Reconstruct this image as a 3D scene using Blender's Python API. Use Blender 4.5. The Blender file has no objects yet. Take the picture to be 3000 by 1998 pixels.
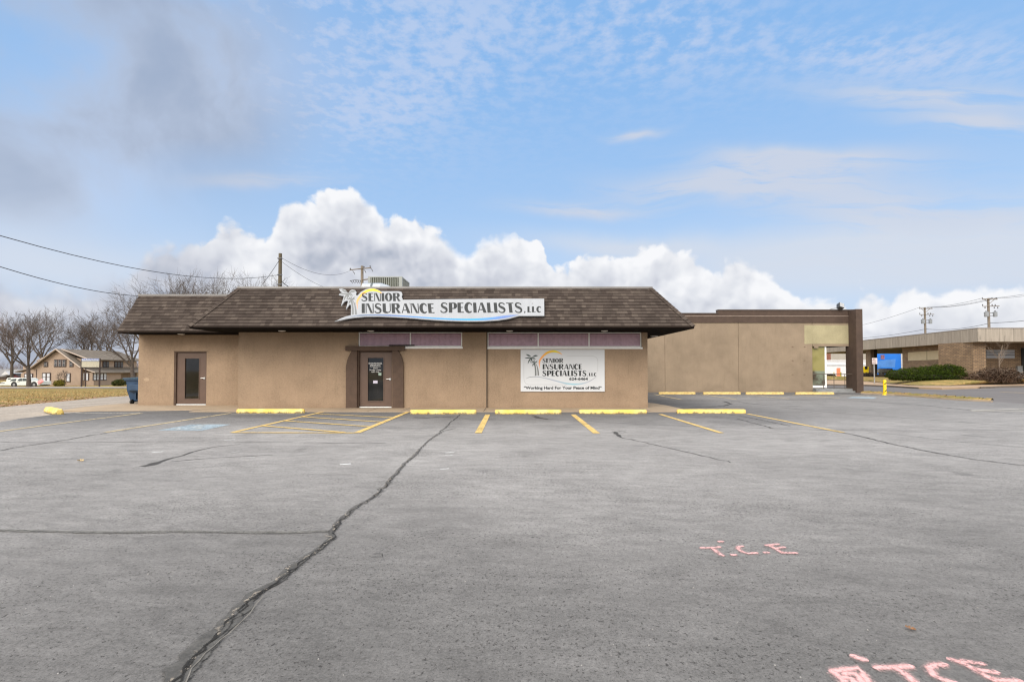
import bpy, bmesh, math, random
from mathutils import Vector, Matrix
R = math.radians
rnd = random.Random(7)
S = bpy.context.scene
COL = S.collection

# ------------------------------------------------------------------ camera
CAMZ = 1.45
PITCH = 0.0227
F = 1500.0           # focal length in pixels of the 3000 px wide photograph
PX0, PY0 = 1500.0, 1047.0
cam_d = bpy.data.cameras.new('camera')
cam = bpy.data.objects.new('camera', cam_d)
COL.objects.link(cam)
cam.location = (0, 0, CAMZ)
cam.rotation_euler = (math.pi/2 + PITCH, 0, 0)
cam_d.lens = 18.0
cam_d.sensor_width = 36.0
cam_d.shift_y = 48.0/3000.0
cam_d.clip_start = 0.1
cam_d.clip_end = 6000
S.camera = cam
S.view_settings.view_transform = 'Standard'
S.view_settings.look = 'None'
S.view_settings.exposure = 0.0
S.view_settings.gamma = 1.0
S.cycles.max_bounces = 6
S.cycles.use_denoising = True
S.cycles.filter_width = 1.25

CF = Vector((0, math.cos(PITCH), math.sin(PITCH)))
CU = Vector((0, -math.sin(PITCH), math.cos(PITCH)))
CR = Vector((1, 0, 0))
CO = Vector((0, 0, CAMZ))

def ray(px, py):
    return CF + CR*((px-PX0)/F) + CU*((PY0-py)/F)

def P(px, py, Y):
    "point on the vertical plane at distance Y"
    d = ray(px, py)
    return CO + d*(Y/d.y)

def PL(px, py, o, n):
    d = ray(px, py)
    return CO + d*((o-CO).dot(n)/d.dot(n))

def clamp(v, a=0.0, b=1.0):
    return max(a, min(b, v))

def H(x, y):
    "height of the land"
    k = clamp((-12-x)/8)
    k = k*k*(3-2*k)
    return -1.7*clamp((y-27)/70)*k

def G(px, py, z=None):
    "point of the land seen at a pixel"
    d = ray(px, py)
    if z is not None:
        return CO + d*((z-CAMZ)/d.z)
    zz = 0.0
    for _ in range(60):
        p = CO + d*((zz-CAMZ)/d.z)
        zz = zz*0.5 + 0.5*H(p.x, p.y)
    return p

# ------------------------------------------------------------------ world
def azt(px, py):
    d = ray(px, py)
    r = math.hypot(d.x, d.y)
    return math.atan2(d.x, d.y), d.z/r

SUN_EL, SUN_AZ = 33.0, 205.0       # azimuth clockwise from the view direction
W = bpy.data.worlds.new('World')
S.world = W
W.use_nodes = True
wt = W.node_tree
for n in list(wt.nodes): wt.nodes.remove(n)

class NT:
    def __init__(s, tree): s.t = tree
    def n(s, typ, **kw):
        nd = s.t.nodes.new(typ)
        for k, v in kw.items(): setattr(nd, k, v)
        return nd
    def set(s, sock, v):
        if isinstance(v, bpy.types.NodeSocket): s.t.links.new(v, sock)
        elif v is not None:
            if hasattr(sock.default_value, '__len__') and not hasattr(v, '__len__'):
                sock.default_value = [v]*len(sock.default_value)
            elif hasattr(v, '__len__') and len(v) == 3 and len(sock.default_value) == 4:
                sock.default_value = (*v, 1)
            else: sock.default_value = v
    def m(s, op, a, b=None, c=None, cl=False):
        nd = s.n('ShaderNodeMath', operation=op); nd.use_clamp = cl
        s.set(nd.inputs[0], a)
        if b is not None: s.set(nd.inputs[1], b)
        if c is not None: s.set(nd.inputs[2], c)
        return nd.outputs[0]
    def vm(s, op, a, b=None):
        nd = s.n('ShaderNodeVectorMath', operation=op)
        s.set(nd.inputs[0], a)
        if b is not None: s.set(nd.inputs[1], b)
        return nd.outputs[0]
    def xyz(s, x, y, z):
        nd = s.n('ShaderNodeCombineXYZ')
        s.set(nd.inputs[0], x); s.set(nd.inputs[1], y); s.set(nd.inputs[2], z)
        return nd.outputs[0]
    def sep(s, v):
        nd = s.n('ShaderNodeSeparateXYZ'); s.set(nd.inputs[0], v); return nd.outputs
    def mix(s, f, a, b, mode='MIX'):
        nd = s.n('ShaderNodeMix', data_type='RGBA', blend_type=mode)
        s.set(nd.inputs[0], f); s.set(nd.inputs[6], a); s.set(nd.inputs[7], b)
        return nd.outputs[2]
    def noise(s, vec, scale, detail=3, rough=0.5, dist=0.0, color=False, dim='3D'):
        nd = s.n('ShaderNodeTexNoise', noise_dimensions=dim)
        s.set(nd.inputs['Vector'], vec)
        nd.inputs['Scale'].default_value = scale
        nd.inputs['Detail'].default_value = detail
        nd.inputs['Roughness'].default_value = rough
        nd.inputs['Distortion'].default_value = dist
        return nd.outputs['Color' if color else 'Fac']
    def vor(s, vec, scale, feature='F1', smooth=0.6, rand=1.0, dim='3D'):
        nd = s.n('ShaderNodeTexVoronoi', feature=feature, voronoi_dimensions=dim)
        s.set(nd.inputs['Vector'], vec)
        nd.inputs['Scale'].default_value = scale
        nd.inputs['Randomness'].default_value = rand
        if feature == 'SMOOTH_F1': nd.inputs['Smoothness'].default_value = smooth
        return nd.outputs['Distance']
    def ss(s, v, a, b):
        nd = s.n('ShaderNodeMapRange', interpolation_type='SMOOTHSTEP')
        s.set(nd.inputs[0], v); s.set(nd.inputs[1], a); s.set(nd.inputs[2], b)
        nd.inputs[3].default_value = 0; nd.inputs[4].default_value = 1
        return nd.outputs[0]
    def lin(s, v, a, b, c=0.0, d=1.0):
        nd = s.n('ShaderNodeMapRange'); nd.clamp = True
        s.set(nd.inputs[0], v); s.set(nd.inputs[1], a); s.set(nd.inputs[2], b)
        nd.inputs[3].default_value = c; nd.inputs[4].default_value = d
        return nd.outputs[0]
    def ramp(s, v, stops, interp='LINEAR'):
        nd = s.n('ShaderNodeValToRGB'); cr = nd.color_ramp; cr.interpolation = interp
        while len(cr.elements) > 1: cr.elements.remove(cr.elements[-1])
        cr.elements[0].position = stops[0][0]; cr.elements[0].color = (*stops[0][1], 1)
        for p, c in stops[1:]:
            e = cr.elements.new(p); e.color = (*c, 1)
        s.set(nd.inputs[0], v)
        return nd.outputs[0]

def srgb(r, g, b):
    f = lambda c: (c/255/12.92) if c/255 <= 0.04045 else ((c/255+0.055)/1.055)**2.4
    return (f(r), f(g), f(b))

w = NT(wt)
gen = w.n('ShaderNodeTexCoord').outputs['Generated']
dx, dy, dz = w.sep(gen)
hr = w.m('SQRT', w.m('ADD', w.m('MULTIPLY', dx, dx), w.m('MULTIPLY', dy, dy)))
tt = w.m('DIVIDE', dz, w.m('MAXIMUM', hr, 0.02))
az = w.m('ARCTAN2', dx, dy)
sky = w.n('ShaderNodeTexSky', sky_type='NISHITA')
sky.sun_disc = False
sky.sun_elevation = R(SUN_EL); sky.sun_rotation = R(SUN_AZ)
sky.altitude = 300; sky.air_density = 1.0; sky.dust_density = 0.6; sky.ozone_density = 1.5
SKY_STR = 0.115
skyc = w.vm('MULTIPLY', sky.outputs[0], (SKY_STR*0.74, SKY_STR*0.96, SKY_STR*1.22))
# the blue of the photograph's air: the Nishita sky, pulled towards an even blue low down
blue = w.mix(w.ss(tt, 0.05, 0.70), srgb(184, 214, 247), srgb(144, 193, 246))
base = w.mix(0.85, skyc, blue)

P2 = w.xyz(az, tt, 0.0)
warp = w.noise(P2, 3.0, 4, 0.55, color=True, dim='2D')
wv = w.vm('ADD', P2, w.vm('MULTIPLY', w.vm('SUBTRACT', warp, (0.5, 0.5, 0.5)), (0.10, 0.07, 0)))

def blob(px, py, sx, sy, rot=0.0, src=None):
    "soft patch of sky, given where it stands; sizes in radians"
    a0, t0 = azt(px, py)
    rot += math.atan(-t0*math.tan(a0))
    sp = w.sep(src if src is not None else wv)
    u = w.m('SUBTRACT', sp[0], a0); v = w.m('SUBTRACT', sp[1], t0)
    c, s_ = math.cos(rot), math.sin(rot)
    uu = w.m('ADD', w.m('MULTIPLY', u, c/sx), w.m('MULTIPLY', v, s_/sx))
    vv = w.m('ADD', w.m('MULTIPLY', u, -s_/sy), w.m('MULTIPLY', v, c/sy))
    d2 = w.m('ADD', w.m('MULTIPLY', uu, uu), w.m('MULTIPLY', vv, vv))
    return w.m('EXPONENT', w.m('MULTIPLY', d2, -1.0))
def addup(lst):
    o = lst[0]
    for x in lst[1:]: o = w.m('ADD', o, x)
    return w.m('MINIMUM', o, 1.0)

# high rippled sheet across the top
plane = w.xyz(w.m('DIVIDE', dx, w.m('MAXIMUM', dz, 0.06)), w.m('DIVIDE', dy, w.m('MAXIMUM', dz, 0.06)), 0.0)
rip = w.noise(plane, 15.0, 5, 0.6, 0.0, dim='2D')
rip2 = w.noise(plane, 1.8, 3, 0.5, 0.0, dim='2D')
m_top = addup([blob(1150, 80, 0.30, 0.20, -0.2), blob(1900, 60, 0.28, 0.13, -0.15), blob(850, 260, 0.26, 0.13, 0.1),
               blob(2700, 160, 0.20, 0.045, -0.02)])
a_top = w.m('MULTIPLY', m_top, w.ss(w.m('ADD', w.m('MULTIPLY', rip, 0.8), w.m('MULTIPLY', rip2, 0.35)), 0.40, 0.74))
a_top = w.m('MAXIMUM', a_top, w.m('MULTIPLY', addup([blob(700, 230, 0.22, 0.14, 0.2), blob(200, 500, 0.2, 0.09, 0.3)]), 0.75))
c1 = w.mix(w.m('MULTIPLY', a_top, 0.60), base, srgb(203, 214, 238))
# long streaks on the right
wsep = w.sep(wv)
st_n = w.noise(w.xyz(w.m('MULTIPLY', wsep[0], 2.2), w.m('MULTIPLY', w.m('DIVIDE', wsep[1], w.m('MAXIMUM', w.m('COSINE', wsep[0]), 0.2)), 15.0), 0.0), 2.0, 5, 0.6, 0.4, dim='2D')
m_st = addup([blob(2760, 300, 0.17, 0.020, -0.05), blob(2120, 545, 0.20, 0.030, 0.05), blob(2330, 485, 0.15, 0.016, -0.02), blob(2600, 640, 0.20, 0.050, -0.25),
              blob(2950, 720, 0.14, 0.050, 0.0), blob(1840, 400, 0.05, 0.008, 0.1), blob(2500, 770, 0.2, 0.018, 0.05), blob(1700, 610, 0.12, 0.014, 0.0),
              blob(2900, 380, 0.10, 0.015, -0.05), blob(780, 545, 0.10, 0.012, 0.0)])
a_st = w.m('MULTIPLY', m_st, w.ss(st_n, 0.24, 0.55))
c2 = w.mix(w.m('MULTIPLY', a_st, 0.85), c1, srgb(208, 214, 228))
# grey cloud at upper left
gn = w.noise(wv, 3.5, 5, 0.55, 0.2, dim='2D')
m_gr = addup([blob(150, 190, 0.20, 0.16, 0.0), blob(640, 340, 0.10, 0.085, 0.1), blob(0, 420, 0.10, 0.09, 0.0), blob(20, 600, 0.05, 0.05, 0.0),
              blob(280, 380, 0.08, 0.05, 0.0), blob(480, 130, 0.18, 0.09, 0.3)])
a_gr = w.m('MULTIPLY', w.m('POWER', m_gr, 0.8), w.ss(gn, 0.22, 0.56))
c3 = w.mix(w.m('MULTIPLY', a_gr, 0.85), c2, w.mix(w.ss(gn, 0.35, 0.7), srgb(186, 196, 215), srgb(160, 174, 198)))

# cumulus bank along the horizon: its top as a curve over azimuth
prof = [(-400,620),(0,745),(150,790),(250,800),(330,770),(395,735),(440,722),(500,715),(560,697),(600,690),(640,660),(690,640),(730,655),(770,665),(800,640),(820,605),
        (850,570),(880,548),(920,540),(960,530),(1000,545),(1050,556),(1090,580),(1110,610),(1130,650),(1150,628),(1170,620),(1200,620),(1240,632),(1280,645),
        (1330,665),(1370,695),(1400,665),(1440,655),(1500,655),(1540,655),(1590,690),(1620,745),(1660,740),(1720,715),(1800,700),(1900,690),(2000,700),(2070,735),
        (2100,745),(2140,725),(2175,717),(2220,735),(2270,775),(2330,820),(2400,835),(2450,830),(2490,850),(2520,820),(2600,835),(2660,800),(2700,812),(2760,810),(2800,785),
        (2850,800),(2920,810),(3000,785),(3400,760)]
fc = w.n('ShaderNodeFloatCurve')
cm = fc.mapping; cv = cm.curves[0]
A0, A1 = -1.05, 1.05
pts = []
for px, py in prof:
    a, t = azt(px, py); pts.append(((a-A0)/(A1-A0), t*2.0))
pts = [(0.0, pts[0][1])] + pts + [(1.0, pts[-1][1])]
cv.points[0].location = pts[0]; cv.points[1].location = pts[-1]
for p_ in pts[1:-1]: cv.points.new(*p_)
cm.update()
w.set(fc.inputs['Value'], w.lin(az, A0, A1))
top = w.m('SUBTRACT', w.m('MULTIPLY', fc.outputs[0], 0.5), w.lin(az, -0.2, 0.0, 0.006, 0.020))

def billow(vec):
    v1 = w.vor(vec, 11, 'SMOOTH_F1', 0.5, dim='2D')
    v2 = w.vor(vec, 26, 'SMOOTH_F1', 0.5, dim='2D')
    v3 = w.vor(vec, 58, 'SMOOTH_F1', 0.4, dim='2D')
    s1 = w.m('ADD', w.m('MULTIPLY', v1, -1.0), w.m('MULTIPLY', v2, -0.5))
    return w.m('ADD', s1, w.m('MULTIPLY', v3, -0.28))
wn = w.noise(P2, 16.0, 5, 0.6, color=True, dim='2D')
pv = w.vm('ADD', P2, w.vm('MULTIPLY', w.vm('SUBTRACT', wn, (0.5, 0.5, 0.5)), (0.030, 0.026, 0)))
b0 = billow(pv)
b1 = billow(w.vm('ADD', pv, (-0.010, 0.018, 0)))
fine = w.noise(pv, 46, 6, 0.62, dim='2D')
edge = w.m('ADD', w.m('MULTIPLY', w.m('ADD', b0, 0.72), 0.040), w.m('MULTIPLY', w.m('SUBTRACT', fine, 0.5), 0.021))
dd = w.m('SUBTRACT', w.m('ADD', top, edge), tt)
softn = w.noise(P2, 2.4, 2, 0.5, dim='2D')
sw = w.m('ADD', 0.009, w.m('MULTIPLY', w.ss(softn, 0.50, 0.72), 0.03))
sw = w.m('ADD', sw, w.m('ADD', w.m('MULTIPLY', w.ss(az, -0.60, -0.72), 0.05), w.m('MULTIPLY', w.ss(az, 0.05, 0.5), 0.010)))
cov = w.ss(dd, 0.0, sw)
relief = w.m('MULTIPLY', w.m('SUBTRACT', b0, b1), 0.62)
lowd = w.ss(dd, 0.0, 0.13)
big = w.noise(wv, 5.0, 4, 0.5, 0.3, dim='2D')
shade = w.m('ADD', w.m('SUBTRACT', 0.93, w.m('MULTIPLY', lowd, 0.30)), relief)
shade = w.m('SUBTRACT', shade, w.m('MULTIPLY', w.m('MULTIPLY', w.ss(big, 0.40, 0.66), w.ss(dd, 0.008, 0.06)), 0.30))
shade = w.m('ADD', shade, w.m('MULTIPLY', w.m('SUBTRACT', fine, 0.5), 0.10))
shade = w.m('SUBTRACT', shade, w.m('MULTIPLY', blob(1160, 750, 0.06, 0.018, 0.15), 0.45))
shade = w.m('SUBTRACT', shade, w.m('MULTIPLY', w.ss(az, -0.45, -0.62), 0.50), cl=True)
cumc = w.ramp(shade, [(0.0, srgb(176, 184, 200)), (0.35, srgb(205, 209, 220)), (0.68, srgb(227, 230, 237)), (1.0, srgb(248, 249, 252))])
# thin veil that joins the bank at the right
m_v = addup([blob(1850, 712, 0.20, 0.024, 0.0), blob(2450, 800, 0.30, 0.050, 0.05), blob(2750, 740, 0.3, 0.030, 0.05), blob(100, 790, 0.2, 0.05)])
c4 = w.mix(w.m('MULTIPLY', m_v, 0.85), c3, srgb(214, 221, 233))
c4 = w.mix(w.m('MULTIPLY', w.m('SUBTRACT', 1.0, w.ss(tt, 0.10, 0.34)), 0.45), c4, srgb(212, 224, 241))
col_front = w.mix(cov, c4, cumc)
# overhead and behind the viewer: unseen bright cloud, added to carry most of the soft light
on = w.noise(gen, 2.2, 5, 0.55, 0.3)
over = w.mix(w.ss(on, 0.40, 0.58), (0.95, 1.08, 1.25), (2.35, 2.25, 2.12))
behind = w.m('MAXIMUM', w.ss(dz, 0.66, 0.86), w.ss(dy, 0.22, -0.10))
allsky = w.mix(w.m('MULTIPLY', behind, w.ss(dz, -0.05, 0.12)), col_front, over)
allsky = w.mix(w.ss(dz, -0.01, -0.04), allsky, (0.22, 0.21, 0.20))
bg = w.n('ShaderNodeBackground'); bg.inputs[1].default_value = 1.0
w.set(bg.inputs[0], allsky)
wt.links.new(bg.outputs[0], w.n('ShaderNodeOutputWorld').inputs[0])
W.cycles.sampling_method = 'MANUAL'; W.cycles.sample_map_resolution = 512

# soft sun behind thin cloud, over the viewer's shoulder
sd = bpy.data.lights.new('sun', 'SUN'); sd.energy = 2.3; sd.angle = R(38); sd.color = (1.0, 0.95, 0.88)
so = bpy.data.objects.new('sun', sd); COL.objects.link(so)
sdir = Vector((math.sin(R(SUN_AZ))*math.cos(R(SUN_EL)), math.cos(R(SUN_AZ))*math.cos(R(SUN_EL)), math.sin(R(SUN_EL))))
so.rotation_euler = sdir.to_track_quat('Z', 'Y').to_euler()
so.location = sdir*50

# ------------------------------------------------------------------ helpers
class MB:
    "collects faces of one mesh"
    def __init__(s): s.v = []; s.f = []; s.uv = []
    def face(s, pts, uvs=None):
        i = len(s.v); s.v += [tuple(p) for p in pts]
        s.f.append(tuple(range(i, i+len(pts))))
        s.uv.append(uvs if uvs else [(p[0], p[2]) for p in pts])
        return s
    def box(s, a, b, skip=()):
        x0, y0, z0 = a; x1, y1, z1 = b
        if x0 > x1: x0, x1 = x1, x0
        if y0 > y1: y0, y1 = y1, y0
        if z0 > z1: z0, z1 = z1, z0
        c = [(x0,y0,z0),(x1,y0,z0),(x1,y1,z0),(x0,y1,z0),(x0,y0,z1),(x1,y0,z1),(x1,y1,z1),(x0,y1,z1)]
        Fs = {'-z':(0,3,2,1),'+z':(4,5,6,7),'-y':(0,1,5,4),'+x':(1,2,6,5),'+y':(2,3,7,6),'-x':(3,0,4,7)}
        for k, q in Fs.items():
            if k in skip: continue
            pts = [c[i] for i in q]
            if 'y' in k: uv = [(p[0], p[2]) for p in pts]
            elif 'x' in k: uv = [(p[1], p[2]) for p in pts]
            else: uv = [(p[0], p[1]) for p in pts]
            s.face(pts, uv)
        return s
    def prism(s, pts, vec):
        "polygon (any plane) pushed along vec"
        vec = Vector(vec); p = [Vector(q) for q in pts]; q = [a+vec for a in p]
        s.face(p); s.face(list(reversed(q)))
        n = len(p)
        for i in range(n):
            j = (i+1) % n
            s.face([p[j], p[i], q[i], q[j]], [(0,0),(1,0),(1,1),(0,1)])
        return s
    def tube(s, pts, rads, k=6, cap=True):
        pts = [Vector(p) for p in pts]
        if not hasattr(rads, '__len__'): rads = [rads]*len(pts)
        rings = []
        up = Vector((0, 0, 1))
        for i, p in enumerate(pts):
            a = pts[max(0, i-1)]; b = pts[min(len(pts)-1, i+1)]
            t = (b-a)
            if t.length < 1e-9: t = Vector((0,0,1))
            t.normalize()
            ref = Vector((1,0,0)) if abs(t.z) > 0.9 else up
            u = t.cross(ref).normalized(); v = t.cross(u).normalized()
            base = len(s.v)
            for j in range(k):
                an = 2*math.pi*j/k
                s.v.append(tuple(p + (u*math.cos(an)+v*math.sin(an))*rads[i]))
            rings.append(base)
        for r0, r1 in zip(rings, rings[1:]):
            for j in range(k):
                jj = (j+1) % k
                s.f.append((r0+j, r0+jj, r1+jj, r1+j)); s.uv.append([(j/k,0),((j+1)/k,0),((j+1)/k,1),(j/k,1)])
        if cap:
            s.f.append(tuple(range(rings[0]+k-1, rings[0]-1, -1))); s.uv.append([(0,0)]*k)
            s.f.append(tuple(range(rings[-1], rings[-1]+k))); s.uv.append([(0,0)]*k)
        return s
    def lathe(s, c, prof, k=12, axis='z'):
        "prof: (radius, height) pairs"
        c = Vector(c); rings = []
        for r, h in prof:
            base = len(s.v)
            for j in range(k):
                an = 2*math.pi*j/k
                if axis == 'z': p = c + Vector((r*math.cos(an), r*math.sin(an), h))
                elif axis == 'y': p = c + Vector((r*math.cos(an), h, r*math.sin(an)))
                else: p = c + Vector((h, r*math.cos(an), r*math.sin(an)))
                s.v.append(tuple(p))
            rings.append(base)
        for r0, r1 in zip(rings, rings[1:]):
            for j in range(k):
                jj = (j+1) % k
                s.f.append((r0+j, r0+jj, r1+jj, r1+j)); s.uv.append([(0,0)]*4)
        s.f.append(tuple(range(rings[0]+k-1, rings[0]-1, -1))); s.uv.append([(0,0)]*k)
        s.f.append(tuple(range(rings[-1], rings[-1]+k))); s.uv.append([(0,0)]*k)
        return s
    def ribbon(s, pts, widths, up=(0,0,1), u0=0.0):
        "flat strip; uv = metres along, 0..1 across"
        pts = [Vector(p) for p in pts]
        if not hasattr(widths, '__len__'): widths = [widths]*len(pts)
        up = Vector(up); L = []; d = u0
        for i, p in enumerate(pts):
            a = pts[max(0, i-1)]; b = pts[min(len(pts)-1, i+1)]
            t = (b-a).normalized(); sd = t.cross(up).normalized()
            if i: d += (p-pts[i-1]).length
            L.append((p-sd*widths[i]/2, p+sd*widths[i]/2, d))
        for (a, b, d0), (c, e, d1) in zip(L, L[1:]):
            s.face([a, b, e, c], [(d0,0),(d0,1),(d1,1),(d1,0)])
        return s
    def xf(s, M):
        s.v = [tuple(M @ Vector(p)) for p in s.v]; return s
    def build(s, name, mat, parent=None, smooth=False, bevel=0, weld=False):
        me = bpy.data.meshes.new(name)
        me.from_pydata(s.v, [], s.f)
        ul = me.uv_layers.new(name='uv')
        flat = []
        for u in s.uv:
            for q in u: flat += [q[0], q[1]]
        ul.data.foreach_set('uv', flat)
        if weld or bevel:
            bm = bmesh.new(); bm.from_mesh(me)
            bmesh.ops.remove_doubles(bm, verts=bm.verts, dist=1e-4)
            bmesh.ops.recalc_face_normals(bm, faces=bm.faces)
            if bevel:
                es = [e for e in bm.edges if len(e.link_faces) == 2 and e.calc_face_angle(0) > 0.5]
                bmesh.ops.bevel(bm, geom=es, offset=bevel, segments=2, affect='EDGES', profile=0.6)
            bm.to_mesh(me); bm.free()
        if smooth:
            for p in me.polygons: p.use_smooth = True
            if smooth == 'auto':
                me.set_sharp_from_angle(angle=R(40))
        me.materials.append(mat)
        o = bpy.data.objects.new(name, me); COL.objects.link(o)
        if parent is not None: o.parent = parent; o.matrix_parent_inverse = parent.matrix_world.inverted() if False else Matrix.Translation(-Vector(parent['base']))
        return o

def thing(name, label, cat, loc=(0,0,0), group=None):
    o = bpy.data.objects.new(name, None); COL.objects.link(o)
    o.location = loc; o.empty_display_size = 0.3
    o['base'] = list(loc)
    o['label'] = label; o['category'] = cat
    if group: o['group'] = group
    return o
def tag(o, label, cat, group=None, kind=None):
    if label: o['label'] = label
    if cat: o['category'] = cat
    if group: o['group'] = group
    if kind: o['kind'] = kind
    return o
def struct(o): o['kind'] = 'structure'; o['base'] = [0,0,0]; return o
def sub(o): o['base'] = [0,0,0]; return o
def M_part(mb, name, mat, parent, **k):
    "parts are modelled in world space; a sub-part's parent sits at the world origin of its thing"
    me_o = mb.build(name, mat, None, **k)
    me_o.parent = parent
    b = parent.get('wbase', parent.get('base', [0,0,0]))
    me_o.matrix_parent_inverse = Matrix.Translation(-Vector(b))
    me_o['wbase'] = [0,0,0]
    return me_o
# every part below is added with this: vertices in world coordinates
def part(mb, name, mat, parent, **k): return M_part(mb, name, mat, parent, **k)

def copy_thing(root, loc, rotz=None, label=None):
    "copy of a thing whose parts were modelled about its own base"
    r = root.copy(); COL.objects.link(r); r.location = loc; r['base'] = list(loc)
    if rotz is not None: r.rotation_euler = (0, 0, rotz)
    if label: r['label'] = label
    for ch in list(root.children):
        c = ch.copy(); COL.objects.link(c); c.parent = r
        for g in ch.children:
            d = g.copy(); COL.objects.link(d); d.parent = c
    return r

# ------------------------------------------------------------------ materials
def mat(name, fn):
    m_ = bpy.data.materials.new(name); m_.use_nodes = True
    t = m_.node_tree
    for n in list(t.nodes): t.nodes.remove(n)
    q = NT(t)
    b = q.n('ShaderNodeBsdfPrincipled')
    o = q.n('ShaderNodeOutputMaterial'); t.links.new(b.outputs[0], o.inputs[0])
    fn(q, b, o)
    return m_
def obc(q): return q.n('ShaderNodeTexCoord').outputs['Object']
def uvc(q): return q.n('ShaderNodeTexCoord').outputs['UV']
def bump(q, b, h, strength, dist=0.01):
    nd = q.n('ShaderNodeBump'); nd.inputs['Strength'].default_value = strength; nd.inputs['Distance'].default_value = dist
    q.set(nd.inputs['Height'], h); q.t.links.new(nd.outputs[0], b.inputs['Normal'])
def plain(name, c, rough=0.6, var=0.12, scale=6.0, metal=0.0, spec=0.4, bmp=0.0, bscale=60):
    def fn(q, b, o):
        n = q.noise(obc(q), scale, 4, 0.55)
        f = q.lin(n, 0.3, 0.7, 1-var, 1+var)
        q.set(b.inputs['Base Color'], q.vm('MULTIPLY', c, q.xyz(f, f, f)))
        b.inputs['Roughness'].default_value = rough; b.inputs['Metallic'].default_value = metal
        b.inputs['Specular IOR Level'].default_value = spec
        if bmp: bump(q, b, q.noise(obc(q), bscale, 3, 0.6), bmp)
    return mat(name, fn)

def stucco(name, c, stain=(0.70, 0.72, 0.66)):
    def fn(q, b, o):
        p = obc(q)
        n1 = q.noise(p, 1.1, 5, 0.6, 0.3); n2 = q.noise(p, 22, 4, 0.7); n3 = q.noise(p, 70, 2, 0.6)
        v = q.noise(q.vm('MULTIPLY', p, (6, 6, 0.5)), 1.5, 4, 0.6)
        bl = q.noise(p, 0.45, 4, 0.55, 0.6)
        f = q.m('ADD', q.m('ADD', q.lin(n2, 0.25, 0.75, 0.84, 1.14), q.lin(n3, 0.3, 0.7, -0.08, 0.08)), q.m('ADD', q.lin(n1, 0.3, 0.7, -0.10, 0.10), q.lin(bl, 0.35, 0.65, -0.07, 0.07)))
        col = q.vm('MULTIPLY', c, q.xyz(f, f, f))
        # grime: streaks that run down, splash band near the ground
        g = q.m('MULTIPLY', q.ss(v, 0.50, 0.72), 0.22)
        col = q.mix(g, col, q.vm('MULTIPLY', col, stain))
        pz = q.sep(p)[2]
        sp = q.m('MULTIPLY', q.m('SUBTRACT', 1.0, q.ss(q.m('ADD', pz, q.m('MULTIPLY', n1, 0.3)), 0.12, 0.38)), 0.30)
        col = q.mix(sp, col, q.vm('MULTIPLY', c, (0.72, 0.68, 0.64)))
        q.set(b.inputs['Base Color'], col)
        b.inputs['Roughness'].default_value = 0.92; b.inputs['Specular IOR Level'].default_value = 0.15
        bump(q, b, q.m('ADD', n2, q.m('MULTIPLY', n3, 0.6)), 0.55, 0.012)
    return mat(name, fn)

STUCCO = stucco('stucco', (0.325, 0.233, 0.157))
STUCCO2 = stucco('stucco_far', (0.285, 0.217, 0.152))
TRIM = plain('brown_trim', (0.088, 0.054, 0.036), 0.75, 0.16, 5, bmp=0.35, bscale=40)
TRIM2 = plain('brown_trim_far', (0.078, 0.050, 0.036), 0.8, 0.15, 3, bmp=0.3, bscale=40)
DOORM = plain('brown_door', (0.125, 0.077, 0.054), 0.45, 0.08, 3)
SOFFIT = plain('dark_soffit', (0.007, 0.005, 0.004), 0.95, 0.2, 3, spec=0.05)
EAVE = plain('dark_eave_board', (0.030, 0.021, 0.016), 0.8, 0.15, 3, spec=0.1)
SOFFIT2 = plain('brown_soffit', (0.06, 0.05, 0.04), 0.8, 0.15, 3)
ALU = plain('white_aluminium', (0.86, 0.84, 0.80), 0.4, 0.06, 8)
STEEL = plain('brushed_steel', (0.62, 0.62, 0.60), 0.28, 0.05, 20, metal=0.9)
COPING = plain('metal_coping', (0.215, 0.200, 0.188), 0.45, 0.12, 2, metal=0.3)
BLACK = plain('black_seal', (0.012, 0.011, 0.010), 0.7)
WHITEP = plain('white_plastic', (0.65, 0.63, 0.60), 0.5, 0.05)

def fn_glass(q, b, o):
    p = obc(q)
    n = q.noise(p, 0.9, 3, 0.5)
    q.set(b.inputs['Base Color'], q.mix(q.ss(n, 0.4, 0.7), (0.006, 0.006, 0.006), (0.020, 0.019, 0.018)))
    b.inputs['Roughness'].default_value = 0.04; b.inputs['Specular IOR Level'].default_value = 0.55
GLASS = mat('dark_door_glass', fn_glass)
def fn_purple(q, b, o):
    p = obc(q)
    v = q.noise(q.vm('MULTIPLY', p, (5.0, 1, 0.25)), 1.6, 3, 0.6)
    n = q.noise(p, 9, 4, 0.6)
    c = q.mix(q.ss(v, 0.3, 0.7), (0.33, 0.185, 0.235), (0.42, 0.245, 0.300))
    q.set(b.inputs['Base Color'], q.mix(q.ss(n, 0.35, 0.75), c, (0.45, 0.275, 0.335)))
    b.inputs['Roughness'].default_value = 0.30; b.inputs['Specular IOR Level'].default_value = 0.6
PURPLE = mat('tinted_window_film', fn_purple)

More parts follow.
